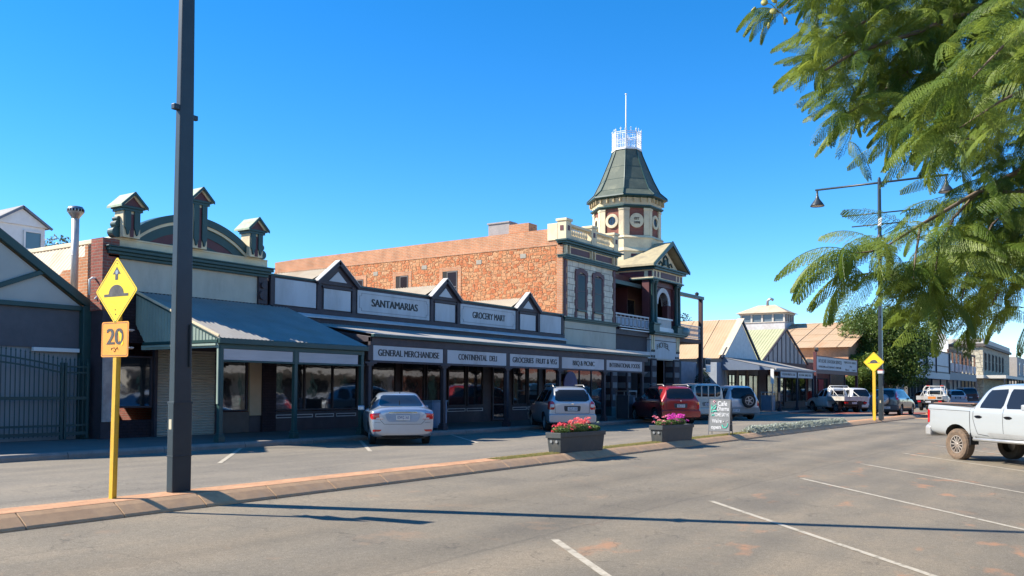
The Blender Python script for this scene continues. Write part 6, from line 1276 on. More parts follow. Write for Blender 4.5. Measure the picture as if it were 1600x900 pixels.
# ---- silver blue sedan
def sedan():
    t = thing("sedan_car", "silver blue four door sedan parked nose in beside the verandah post, number 1DWZ-365", "car", (20.0,17.82,zf(17.0)-.01), R(47))
    L, W = 4.54, 1.76; m_ = paint("silver_blue_paint", (0.40,0.47,0.56), .55, .28)
    h = L/2; st = [(h,.32,.50,.62,.55,.62,.50),(h-.05,.24,.58,.72,.72,.78,.62),(h-.30,.20,.66,.82,.82,.855,.70),(h-.90,.19,.80,.93,.85,.88,.74),(h-1.28,.19,.88,1.02,.85,.88,.72),(h-1.75,.19,.91,1.26,.85,.88,.62),(h-2.15,.19,.92,1.42,.85,.88,.58),(h-2.7,.19,.93,1.468,.85,.88,.59),(h-3.15,.19,.94,1.44,.85,.88,.58),(h-3.5,.19,.95,1.34,.85,.88,.57),(h-3.95,.19,.96,1.12,.85,.88,.66),(h-4.15,.20,.965,1.06,.85,.875,.71),(h-4.40,.22,.96,1.04,.83,.86,.71),(h-4.50,.26,.93,1.02,.78,.83,.68),(h-4.54,.32,.80,.94,.72,.78,.60)]
    wx = (h-.93, h-3.53); o, tr = car_body("body", st, m_, t, [(wx[0],.31),(wx[1],.31)], .36, W)
    for sd in ('L','R'):
        decal(tr,"side_window",CARG,t,[(h-1.55,.99),(h-2.45,.98),(h-2.45,1.36),(h-2.12,1.33)],sd,.006,12,6,.05); decal(tr,"side_window",CARG,t,[(h-2.52,.98),(h-3.38,1.0),(h-3.30,1.30),(h-2.52,1.365)],sd,.006,12,6,.05)
        seam(tr,t,[(h-1.45,.93),(h-1.42,.35),(h-2.45,.30),(h-2.48,.97)],sd); seam(tr,t,[(h-2.48,.30),(h-3.18,.34),(h-3.45,.72),(h-3.42,.97)],sd)
        for hx in (h-2.33,h-3.28): decal(tr,"door_handle",m_,t,[(hx+.09,.83),(hx-.09,.83),(hx-.09,.865),(hx+.09,.865)],sd,.028,4,2)
    decal(tr,"rear_window",CARG,t,[(.62,1.08),(-.62,1.08),(-.50,1.375),(.50,1.375)],'rear',.006,16,8,.05); decal(tr,"windscreen",CARG,t,[(-.66,1.02),(.66,1.02),(.52,1.38),(-.52,1.38)],'front',.006,16,8,.05)
    for s in (-1,1):
        decal(tr,"tail_lamp",TLR,t,[(s*.86,.73),(s*.50,.735),(s*.62,.90),(s*.83,.885)],'rear',.008,12,6,.10); tl = decal(tr,"tail_lamp_lens",TLW,t,[(s*.63,.775),(s*.51,.765),(s*.585,.865),(s*.64,.87)],'rear',.012,5,4,.05)
        decal(tr,"tail_lamp_lens",TLW,t,[(s*.72,.745),(s*.49,.745),(s*.50,.775),(s*.72,.775)],'rear',.014,6,2,.02); decal(tr,"tail_lamp",TLR,t,[(-h+.02,.74),(-h+.30,.80),(-h+.30,.87),(-h+.02,.885)],'L' if s > 0 else 'R',.008,8,5,.1)
        decal(tr,"reflector",TLR,t,[(s*.80,.40),(s*.62,.40),(s*.56,.455),(s*.80,.46)],'rear',.008,6,3,.05); decal(tr,"headlamp",TLW,t,[(s*.80,.58),(s*.48,.60),(s*.55,.72),(s*.80,.72)],'front',.006,8,4,.1)
    seam(tr,t,[(-.62,.985),(-.60,.70),(-.50,.60),(.50,.60),(.60,.70),(.62,.985)],'rear',.009); seam(tr,t,[(-.82,.655),(-.60,.64)],'rear'); seam(tr,t,[(.82,.655),(.60,.64)],'rear')
    decal(tr,"chrome_strip",CHROME,t,[(.40,.905),(-.40,.905),(-.38,.93),(.38,.93)],'rear',.016,12,2,.02); decal(tr,"plate_recess_shade",mat("recess_shade_silver",(0.30,0.36,0.43),.4),t,[(.40,.66),(-.40,.66),(-.50,.88),(.50,.88)],'rear',.004,12,5,.04)  # flat patch of darker body colour paints the shade of a plate recess
    decal(tr,"rear_valance",PLAST,t,[(.60,.235),(-.60,.235),(-.56,.30),(.56,.30)],'rear',.006,12,3,.1)
    numplate(tr,t,.775,"1DWZ-365"); mirror_(t,h-1.62,.96,.98,m_); cartop(t,L,W,1.47,wx,.315,.20); MB().path([(h-3.6,.0,1.43),(h-3.72,.0,1.50)],.012,6).build("aerial", PLAST, t); return t
sedan()
def suv(label, loc, rz, paint_m, L=4.33, W=1.83, H=1.68, rack=True, lamp='side', spare=None, cladding=None, plate="1GLP-230", glassdark=CARG, r=.345, name="four_wheel_drive", cat="car", boxy=0.0, lampz=(.82,1.13), spokes=6, wagon=False, hood=1.02):
    t = thing(name, label, cat, (loc[0],loc[1],zf(loc[1])), R(rz)); h = L/2; B = boxy; wt = .62+.08*B
    hw = W/2; zb = hood+.02
    st = [(h,.36,.58,.70,.60,hw*.72,.55),(h-.05,.28,.66,.80,.76,hw*.90,.66),(h-.30,.24,.76,.90,hw*.93,hw*.97,.74),(h-.95,.24,zb-.10,zb-.01,hw*.96,hw,.76),(h-1.22,.24,zb-.03,zb+.09,hw*.96,hw,.74),(h-1.62,.24,zb,H-.24,hw*.96,hw,wt+.04),(h-1.98,.24,zb,H-.05,hw*.96,hw,wt),(h-2.6,.24,zb+.01,H,hw*.96,hw,wt+.01),(h-3.3,.24,zb+.02,H-.01,hw*.96,hw,wt+.01),
          (-h+.55,.25,zb+.03,H-.03,hw*.96,hw*.995,wt),(-h+.30,.26,zb+.03,H-.08+.04*B,hw*.95,hw*.985,wt-.01),(-h+.14,.28,zb+.02,H-.22+.14*B,hw*.94,hw*.975,wt+.02),(-h+.05,.30,zb-.02,zb+.22+.35*B,hw*.92,hw*.955,wt+.08),(-h+.0,.36,zb-.14,zb-.02+.2*B,hw*.90,hw*.93,hw*.78)]
    wx = (h-.86,-h+.92); o, tr = car_body("body", st, paint_m, t, [(wx[0],r),(wx[1],r)], r+.055, W)
    zw = zb+.05; zt_ = H-.14
    for sd in ('L','R'):
        decal(tr,"side_window",glassdark,t,[(h-1.58,zw),(h-2.35,zw),(h-2.35,zt_),(h-1.98,zt_-.02)],sd,.006,10,6,.05); decal(tr,"side_window",glassdark,t,[(h-2.42,zw),(-h+1.08,zw+.01),(-h+1.08,zt_),(h-2.42,zt_)],sd,.006,10,6,.05)
        decal(tr,"side_window",glassdark,t,[(-h+.98,zw+.01),(-h+.42,zw+.03),(-h+.52,zt_-.02),(-h+.98,zt_)],sd,.006,8,6,.08)
        seam(tr,t,[(h-1.5,zb-.04),(h-1.45,.38),(h-2.38,.34),(h-2.38,zw)],sd); seam(tr,t,[(h-2.38,.34),(-h+1.45,.38),(-h+1.05,.80),(-h+1.03,zw)],sd)
        for hx in (h-2.24,-h+1.2): decal(tr,"door_handle",PLAST if cladding else paint_m,t,[(hx+.09,zb-.12),(hx-.09,zb-.12),(hx-.09,zb-.08),(hx+.09,zb-.08)],sd,.025,4,2)
        if cladding: decal(tr,"sill_cladding",cladding,t,[(h-1.35,.30),(-h+1.35,.30),(-h+1.35,.46),(h-1.35,.46)],sd,.012,14,3,.02)
    decal(tr,"rear_window",glassdark,t,[(hw*.72,zb+.08),(-hw*.72,zb+.08),(-(wt-.02),H-.13),(wt-.02,H-.13)],'rear',.007,16,8,.10); decal(tr,"windscreen",glassdark,t,[(-.68,zb+.08),(.68,zb+.08),(wt-.05,H-.12),(-wt+.05,H-.12)],'front',.006,14,8,.05)
    for s in (-1,1):
        if lamp == 'side': decal(tr,"tail_lamp",TLR,t,[(s*hw*.98,lampz[0]),(s*hw*.73,lampz[0]),(s*hw*.74,lampz[1]-.03),(s*hw*.94,lampz[1])],'rear',.010,8,8,.15); decal(tr,"tail_lamp_lens",TLW,t,[(s*hw*.90,(lampz[0]+lampz[1])/2-.07),(s*hw*.75,(lampz[0]+lampz[1])/2-.07),(s*hw*.75,(lampz[0]+lampz[1])/2+.04),(s*hw*.90,(lampz[0]+lampz[1])/2+.04)],'rear',.015,5,4,.1); decal(tr,"tail_lamp",TLR,t,[(-h+.03,lampz[0]),(-h+.22,lampz[0]+.03),(-h+.18,lampz[1]),(-h+.03,lampz[1])],'L' if s > 0 else 'R',.010,5,6,.1)
        elif lamp == 'tall': decal(tr,"tail_lamp",TLR,t,[(s*hw*.97,.98),(s*hw*.85,.98),(s*(wt+.0),H-.10),(s*(wt+.10),H-.14)],'rear',.012,4,12,.05); decal(tr,"tail_lamp_lens",TLW,t,[(s*hw*.92,1.10),(s*hw*.86,1.10),(s*hw*.84,1.22),(s*hw*.90,1.22)],'rear',.018,3,3,.05)
        elif lamp == 'corner': decal(tr,"tail_lamp",TLR,t,[(s*hw*.97,.74),(s*hw*.84,.74),(s*hw*.84,.98),(s*hw*.97,.98)],'rear',.010,6,6,.1); decal(tr,"indicator",TLO,t,[(s*hw*.97,.90),(s*hw*.84,.90),(s*hw*.84,1.03),(s*hw*.97,1.03)],'rear',.014,5,4,.1); decal(tr,"indicator",TLO,t,[(-h+.03,.88),(-h+.20,.88),(-h+.20,1.03),(-h+.03,1.03)],'L' if s > 0 else 'R',.010,5,4,.1)
        elif lamp == 'low': decal(tr,"tail_lamp",TLR,t,[(s*hw*.95,.62),(s*hw*.62,.62),(s*hw*.62,.72),(s*hw*.95,.72)],'rear',.012,6,3,.1)
        decal(tr,"headlamp",TLW,t,[(s*hw*.9,.66),(s*hw*.55,.68),(s*hw*.6,.82),(s*hw*.9,.82)],'front',.006,8,4,.1)
    bm_ = cladding or paint_m
    b = MB(); b.prism([(-hw*.95,.34),(hw*.95,.34),(hw*.98,.42),(hw*.98,.60),(hw*.93,.66),(-hw*.93,.66),(-hw*.98,.60),(-hw*.98,.42)],'x',-h-.07,-h+.30); b.build("rear_bumper", bm_, t, bevel=.035)
    b = MB(); b.prism([(-hw*.93,.34),(hw*.93,.34),(hw*.95,.62),(-hw*.95,.62)],'x',h-.25,h+.05); b.build("front_bumper", bm_, t, bevel=.04)
    seam(tr,t,[(-hw*.72,zb+.05),(-hw*.70,.69),(hw*.70,.69),(hw*.72,zb+.05)],'rear',.012)
    if spare:
        y0 = spare.get('y',-.1); wz = spare.get('z',1.0)
        w_ = wheel(t,0,0,r*.98,.20,spare.get('rim'),spare.get('spokes',5),"spare_wheel",1,None); w_.rotation_euler = (0,0,R(90)); w_.location = (-h-.20,y0,wz)
        if spare.get('cover'): cv = MB().lathe([(0,-.13),(r*.85,-.13),(r*1.0,-.09),(r*1.03,.05),(r*1.0,.1),(0,.1)],(0,0,0),32,0,'x').build("wheel_cover", spare['cover'], t, smooth=True, bevel=0); cv.location = (-h-.22,y0,wz); MB().box(-h-.358,-h-.352,y0-.2,y0+.2,wz-.012,wz+.012).build("cover_strip", CHROME, t)
        numplate(tr,t,spare.get('pz',.52),plate,y=spare.get('py',.3),x=-h-.075)
    else: 
        decal(tr,"plate_recess_shade",mat("recess_shade_dark",(0.05,0.055,0.06),.5),t,[(.30,.76),(-.30,.76),(-.32,.96),(.32,.96)],'rear',.004,8,4,.03); numplate(tr,t,.85,plate); decal(tr,"badge",CHROME,t,[(.05,zb-.03),(-.05,zb-.03),(-.05,zb+.01),(.05,zb+.01)],'rear',.012,4,2,.2)  # flat dark patch paints recess shade behind the plate
    if rack:
        b = MB()
        for s in (-1,1): b.path([(h-2.0,s*(wt-.03),H-.02),(h-2.2,s*(wt-.03),H+.05),(-h+.75,s*(wt-.03),H+.05),(-h+.50,s*(wt-.03),H-.03)],.022,8)
        b.build("roof_rail", ALLOY if not cladding else PLAST, t, smooth=True)
    MB().box(-h-.02,-h+.02,-.02,.26,zb+.10,zb+.12).build("rear_wiper", PLAST, t)
    mirror_(t,h-1.66,hw+.09,zb+.04,PLAST); cartop(t,L,W,H,wx,r,.23,rim=None,spokes=spokes); return t
def rc(px_center_x, y, rz, L): c = Vector((px_center_x,y)); d = Vector((math.cos(R(rz)),math.sin(R(rz)))); q = c+d*L/2; return (q.x,q.y)
suv("silver two tone wagon style four wheel drive with roof rails parked behind the nearer planter", rc(28.6,16.8,44,4.33), 44, paint("silver_paint",(0.42,0.46,0.50),.5,.3), spokes=6)
suv("red four wheel drive wagon with roof rails parked left of the chalkboard", rc(37.5,16.4,45,4.7), 45, paint("dark_red_paint",(0.30,0.010,0.015),.25,.28), L=4.7, W=1.88, H=1.76, lamp='corner', plate="KBC-5128", r=.37, spokes=5, hood=1.06)
def troop():
    t = suv("old white square van with a row of small rear windows behind the red wagon", rc(43.7,17.6,42,4.9), 42, paint("old_white_paint",(0.60,0.57,0.48),.0,.45), L=4.9, W=1.75, H=1.93, lamp='low', rack=False, boxy=1.0, plate="KBC-702G", r=.38, hood=1.14, spokes=6)
    b = MB()
    for i in range(11): b.box(-2.47,-2.455,-.68+i*.13,-.655+i*.13,.74,1.18)
    b.build("rear_ribs", MT["old_white_paint"], t); b = MB()
    for y in (-.36,0,.36): b.box(-2.47,-2.40,y-.025,y+.025,1.2,1.78)
    b.build("window_pillars", MT["old_white_paint"], t); return t
troop()
suv("white four wheel drive with black exposed spare wheel on its tailgate, right of the chalkboard", rc(46.2,16.65,43,4.3), 43, paint("white_silver_paint",(0.60,0.60,0.60),.15,.3), L=4.3, W=1.84, H=1.82, lamp='corner', rack=False, spare=dict(y=-.22,z=1.02,rim=ALLOY,spokes=5,py=.42,pz=.50), cladding=mat("grey_cladding",(0.30,0.29,0.27),.6), plate="KBC-418D", r=.37)
suv("dark grey compact four wheel drive with a silver covered spare wheel by the lamp post", rc(58.6,12.25,-3,4.5), -3, paint("grey_green_paint",(0.10,0.12,0.13),.5,.3), L=4.5, W=1.78, H=1.68, lamp='tall', spare=dict(y=-.05,z=.98,cover=paint("cover_silver",(0.25,0.28,0.31),.5,.35),py=-.25,pz=.5), cladding=mat("charcoal_cladding",(0.07,0.07,0.07),.6), plate="1CKD-551")
suv("white wagon mostly hidden behind the small yellow sign post with its red tail lamp showing", rc(69.8,16.1,44,4.7), 44, MT["white_silver_paint"], L=4.7, W=1.85, H=1.80, rack=False, plate="KBC-977")
suv("silver wagon parked beyond the white tray utility, nearer of the two silver wagons", rc(97.5,15.6,30,4.7), 30, paint("pale_silver_paint",(0.50,0.52,0.54),.4,.3), L=4.7, W=1.82, H=1.62, rack=False, plate="1EBX-204")
suv("silver wagon parked at the far right of the row beside the dark van", rc(106,14.6,25,4.8), 25, MT["pale_silver_paint"], L=4.8, W=1.9, H=1.72, rack=False, plate="1FHT-860")
suv("dark tall van beyond the silver wagons", rc(118,14.9,25,4.9), 25, paint("near_black_paint",(0.03,0.035,0.045),.3,.3), L=4.9, W=1.9, H=2.0, rack=True, boxy=.8, plate="KBC-110")
suv("dark blue wagon mostly hidden beyond the white van and the white spare wheel car", rc(50.8,18.6,40,4.4), 40, paint("navy_paint",(0.02,0.035,0.08),.4,.3), L=4.4, W=1.78, H=1.72, rack=False, plate="1CQX-377")
# ---- utilities with trays
def tray_ute(label, loc, rz, tint, dual=True):
    t = thing("tray_utility", label, "utility truck", (loc[0],loc[1],zf(loc[1])), R(rz), "white tray back utilities"); L, W = 5.3, 1.78; h = L/2; m_ = paint("utility_white_paint",(0.62,0.62,0.60),0,.35); r = .38; cab = -0.35 if dual else .35
    st = [(h,.42,.66,.80,.62,.68,.56),(h-.06,.34,.78,.92,.78,.80,.66),(h-.35,.32,.92,1.04,.84,.86,.74),(h-1.0,.32,1.04,1.12,.86,.88,.76),(h-1.25,.32,1.08,1.18,.86,.88,.74),(h-1.70,.32,1.10,1.56,.86,.88,.64),(h-2.0,.32,1.10,1.74,.86,.88,.62),(cab+.4,.32,1.10,1.79,.86,.88,.63),(cab+.06,.32,1.10,1.77,.86,.88,.62),(cab,.34,1.08,1.66,.85,.87,.62),(cab-.03,.40,1.02,1.5,.82,.84,.60)]
    o, tr = car_body("cab", st, m_, t, [(h-.95,r)], r+.06, W)
    for sd in ('L','R'):
        if dual: decal(tr,"side_window",CARG,t,[(h-1.68,1.15),(h-2.32,1.15),(h-2.32,1.62),(h-2.0,1.62)],sd,.006,8,6,.05); decal(tr,"side_window",CARG,t,[(h-2.42,1.15),(cab+.18,1.15),(cab+.2,1.60),(h-2.42,1.62)],sd,.006,8,6,.05)
        else: decal(tr,"side_window",CARG,t,[(h-1.68,1.15),(cab+.15,1.15),(cab+.15,1.62),(h-2.0,1.62)],sd,.006,8,6,.05)
        seam(tr,t,[(h-1.55,1.05),(h-1.5,.45),(h-2.37,.42),(h-2.37,1.12)],sd); seam(tr,t,[(h-2.37,.42),(cab+.25,.45),(cab+.14,1.12)],sd)
    decal(tr,"windscreen",CARG,t,[(-.66,1.16),(.66,1.16),(.56,1.66),(-.56,1.66)],'front',.006,12,6,.05); decal(tr,"rear_window",CARG,t,[(.58,1.20),(-.58,1.20),(-.5,1.58),(.5,1.58)],'rear',.008,10,6,.1)
    for s in (-1,1): decal(tr,"headlamp",TLW,t,[(s*.82,.74),(s*.5,.74),(s*.5,.9),(s*.82,.9)],'front',.006,6,4,.1)
    MB().box(h-.12,h+.08,-.86,.86,.42,.68).build("front_bumper", m_, t, bevel=.05)
    x1, x0 = cab-.10, -h; TR = mat("tray_alloy",(0.50,0.48,0.44),.45,metal=.2,dirt=(0.35,0.27,0.2),dscale=3); b = MB()
    b.box(x0,x1,-.92,.92,.84,.92); b.build("tray_floor", TR, t, bevel=.01)
    for s in (-1,1): MB().box(x0,x1,s*.92-.02,s*.92+.02,.86,1.16).build("side_panel", TR, t, bevel=.008)
    MB().box(x0-.03,x0,-.92,.92,.86,1.16).build("tailboard", TR, t, bevel=.008)
    b = MB()
    for (hx, zz) in ((x1-.02,1.92),): 
        b.path([(hx,-.86,.9),(hx,-.86,1.70),(hx,-.72,zz),(hx,.72,zz),(hx,.86,1.70),(hx,.86,.9)],.032,8)
        for y in (-.42,.42): b.path([(hx,y,.9),(hx,y,zz)],.022,8)
        for z in (1.25,1.6): b.path([(hx,-.86,z),(hx,.86,z)],.02,8)
    b.path([(x0+.4,-.88,.9),(x1-.3,-.72,1.7),(x1,-.72,1.9)],.02,8); b.path([(x0+.4,.88,.9),(x1-.3,.72,1.7),(x1,.72,1.9)],.02,8); b.build("ladder_rack", mat("white_tube",(0.62,0.60,0.55),.5), t, smooth=True)
    MB().box(x0+.05,x0+.12,-.80,.80,.58,.80).build("rear_bar", PLAST, t, bevel=.01)
    for s in (-1,1):
        MB().box(x0-.005,x0+.07,s*.74-.12,s*.74+.12,.66,.78).build("tail_lamp", TLR, t, bevel=.01); MB().box(x0+.75,x0+.80,s*.80-.14,s*.80+.14,.30,.84).build("mudflap", PLAST, t)
        MB().box(x0+.55,x1-.3,s*.35-.05,s*.35+.05,.52,.84).build("chassis_rail", PLAST, t); MB().obox((h-1.75,s*.99,1.18),(.07,.11,.12)).build("door_mirror", PLAST, t, bevel=.03)
        for wx in (h-.95,-h+1.15): wheel(t, wx, s*.76, r, .24, STEEL, 6, side=s)
    numplate(None,t,.70,"KBC-2211",x=x0+.045,y=.1); MB().box(-h+.6,h-.5,-.5,.5,.4,.6).build("underbody", PLAST, t); return t, tr
tray_ute("white dual cab tray utility parked by the taxation shop, seen from its side and tail", rc(66.0,15.6,46,5.3), 46, 0)
tu,_ = tray_ute("white tray utility seen from directly behind with an orange striped tailboard", rc(75.8,12.45,1,5.3), 1, 1, False)
MB().box(-2.69,-2.682,-.45,.1,.93,1.10).build("orange_stripe", mat("orange_stripe",(0.7,0.22,0.03),.5), tu); MB().box(-2.69,-2.682,-.86,-.55,.93,1.08).build("tail_marking", PLAST, tu)
for s in (-1,1): MB().box(.2,.3,s*.5-.12,s*.5+.12,1.93,1.99).build("roof_lamp", TLR, tu)
# ---- near pickup at the right edge
def pickup():
    L, W, r = 5.75, 1.98, .43; hd = 227; rear_wheel = Vector((27.45,3.74)); d = Vector((math.cos(R(hd)),math.sin(R(hd)))); nrt = Vector((d.y,-d.x)); wxr = -L/2+1.22
    c = rear_wheel-nrt*(W/2-.15)-d*wxr; t = thing("pickup_truck","large pearl white pickup with muddy tyres and a brown bed cover", "pickup truck", (c.x,c.y,zn(3.3)), R(hd)); h = L/2
    m_ = paint("pearl_white_paint",(0.37,0.395,0.40),.15,.25,dust_amt=.22)
    hw = W/2
    st = [(h,.50,.80,.95,.70,hw*.80,.70),(h-.06,.42,.92,1.10,.86,hw*.93,.80),(h-.4,.40,1.06,1.20,hw*.95,hw*.99,.86),(h-1.1,.40,1.16,1.24,hw*.96,hw,.86),(h-1.4,.40,1.20,1.32,hw*.96,hw,.84),(h-1.85,.40,1.22,1.70,hw*.96,hw,.72),(h-2.2,.40,1.22,1.90,hw*.96,hw,.68),(h-3.0,.40,1.23,1.94,hw*.96,hw,.69),(h-3.55,.40,1.24,1.90,hw*.96,hw,.68),(h-3.80,.40,1.24,1.74,hw*.96,hw,.67),(h-3.92,.40,1.25,1.40,hw*.96,hw,.80),(h-3.99,.40,1.26,1.335,hw*.96,hw*.99,.90),
          (h-4.2,.42,1.29,1.36,hw*.96,hw,.91),(h-4.8,.44,1.33,1.39,hw*.96,hw,.91),(-h+.18,.50,1.36,1.41,hw*.95,hw*.985,.90),(-h+.04,.52,1.36,1.41,hw*.93,hw*.965,.89),(-h,.60,1.28,1.36,hw*.90,hw*.93,.84)]
    LIFT = .15
    o, tr = car_body("body", st, m_, t, [(h-1.0,r-.15),(wxr,r-.15)], r+.13, W)
    for sd in ('L','R'):
        decal(tr,"side_window",CARG,t,[(h-1.75,1.29),(h-2.75,1.29),(h-2.75,1.80),(h-2.2,1.79)],sd,.006,12,6,.05); decal(tr,"side_window",CARG,t,[(h-2.85,1.29),(h-3.70,1.30),(h-3.52,1.77),(h-2.85,1.80)],sd,.006,12,6,.06)
        seam(tr,t,[(h-2.80,.55),(h-2.80,1.3)],sd,.012); seam(tr,t,[(h-2.8,.52),(h-3.72,.60),(h-3.86,1.0),(h-3.86,1.34)],sd,.014); seam(tr,t,[(h-3.99,.62),(h-3.99,1.32)],sd,.02)
        seam(tr,t,[(h-3.99,1.20),(-h+.06,1.235)],sd,.010); seam(tr,t,[(h-3.99,1.165),(-h+.06,1.20)],sd,.006,mat("crease_grey",(0.35,0.35,0.35),.5))
        for hx in (h-2.62,h-3.66): 
            decal(tr,"handle_recess",PLAST,t,[(hx+.13,1.02),(hx-.13,1.02),(hx-.13,1.10),(hx+.13,1.10)],sd,.005,6,3,.3); decal(tr,"door_handle",CHROME,t,[(hx+.12,1.055),(hx-.12,1.055),(hx-.12,1.095),(hx+.12,1.095)],sd,.035,6,3,.3)
        decal(tr,"tail_lamp",TLR,t,[(-h+.015,.84),(-h+.14,.86),(-h+.17,1.20),(-h+.03,1.245)],sd,.012,5,8,.06)
        decal(tr,"lower_tint",mat("door_lower_grey",(0.30,0.30,0.29),.35),t,[(h-1.6,.52),(h-3.3,.52),(h-3.40,.66),(h-1.6,.62)],sd,.006,14,3,.04)
    for s in (-1,1): decal(tr,"tail_lamp",TLR,t,[(s*hw*.95,.84),(s*hw*.82,.84),(s*hw*.82,1.24),(s*hw*.92,1.24)],'rear',.012,4,8,.06); decal(tr,"headlamp",TLW,t,[(s*hw*.9,.84),(s*hw*.5,.86),(s*hw*.55,1.0),(s*hw*.9,1.0)],'front',.006,8,4,.1)
    decal(tr,"windscreen",CARG,t,[(-.74,1.34),(.74,1.34),(.60,1.80),(-.60,1.80)],'front',.006,14,8,.05); decal(tr,"rear_window",CARG,t,[(.6,1.42),(-.6,1.42),(-.54,1.78),(.54,1.78)],'rear',.008,12,6,.08)
    MB().box(-h+.10,h-4.02,-.80,.80,1.385,1.42).build("bed_cover", mat("brown_bed_cover",(0.22,0.13,0.085),.8,c2=(0.17,0.10,0.07)), t, bevel=.01)
    b = MB()
    for s in (-1,1): b.box(-h+.06,h-4.0,s*.90-.035,s*.90+.035,1.35,1.40)
    b.build("bed_rail_cap", PLAST, t, bevel=.01)
    b = MB(); b.prism([(-hw*.94,.46),(hw*.94,.46),(hw*.97,.52),(hw*.97,.72),(hw*.90,.80),(-hw*.90,.80),(-hw*.97,.72),(-hw*.97,.52)],'x',-h-.07,-h+.16); b.build("rear_bumper", mat("bumper_silver",(0.45,0.44,0.42),.3,metal=.4), t, bevel=.04)
    MB().box(h-.2,h+.1,-hw*.95,hw*.95,.44,.78).build("front_bumper", m_, t, bevel=.06)
    b = MB()
    for s in (-1,1): b.path([(h-1.55,s*(hw-.06),.50),(h-1.65,s*(hw+.06),.46),(h-3.75,s*(hw+.06),.46),(h-3.85,s*(hw-.06),.50)],.045,10)
    b.build("side_step", mat("step_alloy",(0.5,0.5,0.48),.3,metal=.6), t, smooth=True)
    MUD = mat("muddy_tyre",(0.17,0.115,0.075),.95,c2=(0.10,0.075,0.055),scale=9,bump=.8,bscale=50); GR = mat("graphite_rim",(0.42,0.37,0.32),.4,metal=.4,dirt=(0.2,0.13,0.09))
    for wx in (h-1.0,wxr):
        for s in (-1,1): wheel(t, wx, s*(W/2-.15), r, .29, GR, 12, side=s, dirt=MUD, rimr=.56)
    for s in (-1,1): MB().box(wxr+.52,wxr+.55,s*(hw-.28)-.0,s*(hw-.28)+.26 if s > 0 else s*(hw-.28)+.0,.30,.62).build("mudflap", PLAST, t) if s > 0 else MB().box(wxr+.52,wxr+.55,-(hw-.02),-(hw-.28),.30,.62).build("mudflap", PLAST, t)
    mirror_(t,h-1.85,hw+.16,1.34,m_); MB().box(-h+.4,h-.4,-.6,.6,.42,.66).build("underbody", PLAST, t)
    for c in t.children:                                # the truck is raised on its off road suspension
        if not c.name.startswith("wheel"): c.location.z = LIFT if c.name.split('.')[0] != "body" else LIFT
    return t
pickup()
# cars in the near side bays further up: outside the picture, seen mirrored in the shop windows
for (x_, y_, lb, pm) in ((33.2,.1,"white wagon parked in the near side bays past the pickup",MT["white_silver_paint"]),(38.3,.2,"navy wagon parked in the near side bays past the pickup",MT["navy_paint"]),(43.8,.2,"silver wagon parked in the near side bays past the pickup",MT["silver_paint"]),(50.5,.6,"red wagon parked in the near side bays past the pickup",MT["dark_red_paint"])):
    q_ = suv(lb, (x_,y_), 227, pm, L=4.6, plate="1HBC-412"); q_.location.z = zn(y_)-.02
# ------------------------------------------------------------------ trees
BARK = mat("grey_brown_bark", (0.16,0.12,0.085), .95, c2=(0.11,0.085,0.065), scale=6, bump=.8, bscale=25)
def bushy_tree(name, label, x, y, z, h, rx, ry, trunk_h, seed, n=26000, leaf=.20, mt=None, group=None, cat="tree", blobs=26, tr=.22):
    t = thing(name, label, cat, (x,y,z), 0, group); g = np.random.default_rng(seed); b = MB()
    b.path([(0,0,-.2),(.05,.03,trunk_h*.5),(0,-.05,trunk_h),(.1,0,h*.55)],[tr*1.25,tr,tr*.85,tr*.4],10)
    C = []
    for k in range(blobs):
        th = g.uniform(0,2*np.pi); u = g.uniform(-1,1); rr = g.uniform(.25,.92)
        c = np.array([rx*rr*math.cos(th)*math.sqrt(1-u*u*.8), ry*rr*math.sin(th)*math.sqrt(1-u*u*.8), trunk_h+(h-trunk_h)*(.5+.42*u)]); s = g.uniform(.16,.34)*min(rx,ry)+.25; C.append((c,s))
        if k % 2 == 0: b.path([(0,0,trunk_h*.95),tuple(c*.5+np.array([0,0,trunk_h*.4])),tuple(c)],[tr*.4,tr*.22,.03],6)
    b.build("trunk", BARK, t, smooth=True)
    P = []
    for c, s in C:
        m_ = int(n*s**2/sum(q**2 for _, q in C)); p = g.normal(0,1,(m_,3)); p /= np.linalg.norm(p,axis=1)[:,None]; p *= (g.uniform(.35,1.08,m_)**.5)[:,None]*s; p *= np.array([1.15,1.15,.9]); P.append(p+c)
    leafmesh("crown", np.concatenate(P), leaf, mt, t, g, .5); return t
LF1 = leafmat("street_tree_leaf", (0.040,0.075,0.016), (0.10,0.15,0.025), .25, .5)
LF2 = leafmat("dull_gum_leaf", (0.07,0.10,0.05), (0.12,0.15,0.08), .2, .8)
bushy_tree("street_tree","dense round green street tree on the far footpath behind the lamp pole",94.5,19.6,.07,9.4,5.0,5.0,2.2,11,60000,.22,LF1,blobs=60,tr=.3)
bushy_tree("street_tree","added small tree, paler leaved for a sunlit clump, in front of the dense street tree",88.5,20.2,.07,4.7,1.8,1.8,1.4,12,16000,.18,leafmat("sunlit_clump_leaf",(0.07,0.12,0.018),(0.12,0.17,0.03),.3,.6),blobs=24,tr=.18)  # added tree; its brighter leaf colour stands for a sunlit clump
bushy_tree("background_tree","grey green tree glimpsed past the hotel balcony frame",72,34,.07,8.6,3.6,3.6,3,13,12000,.22,LF2,blobs=22)
bushy_tree("background_tree","small dark tree top showing beside the white weatherboard house",30.5,56,.07,10.6,2.6,3.0,5,14,9000,.2,LF2,blobs=18)
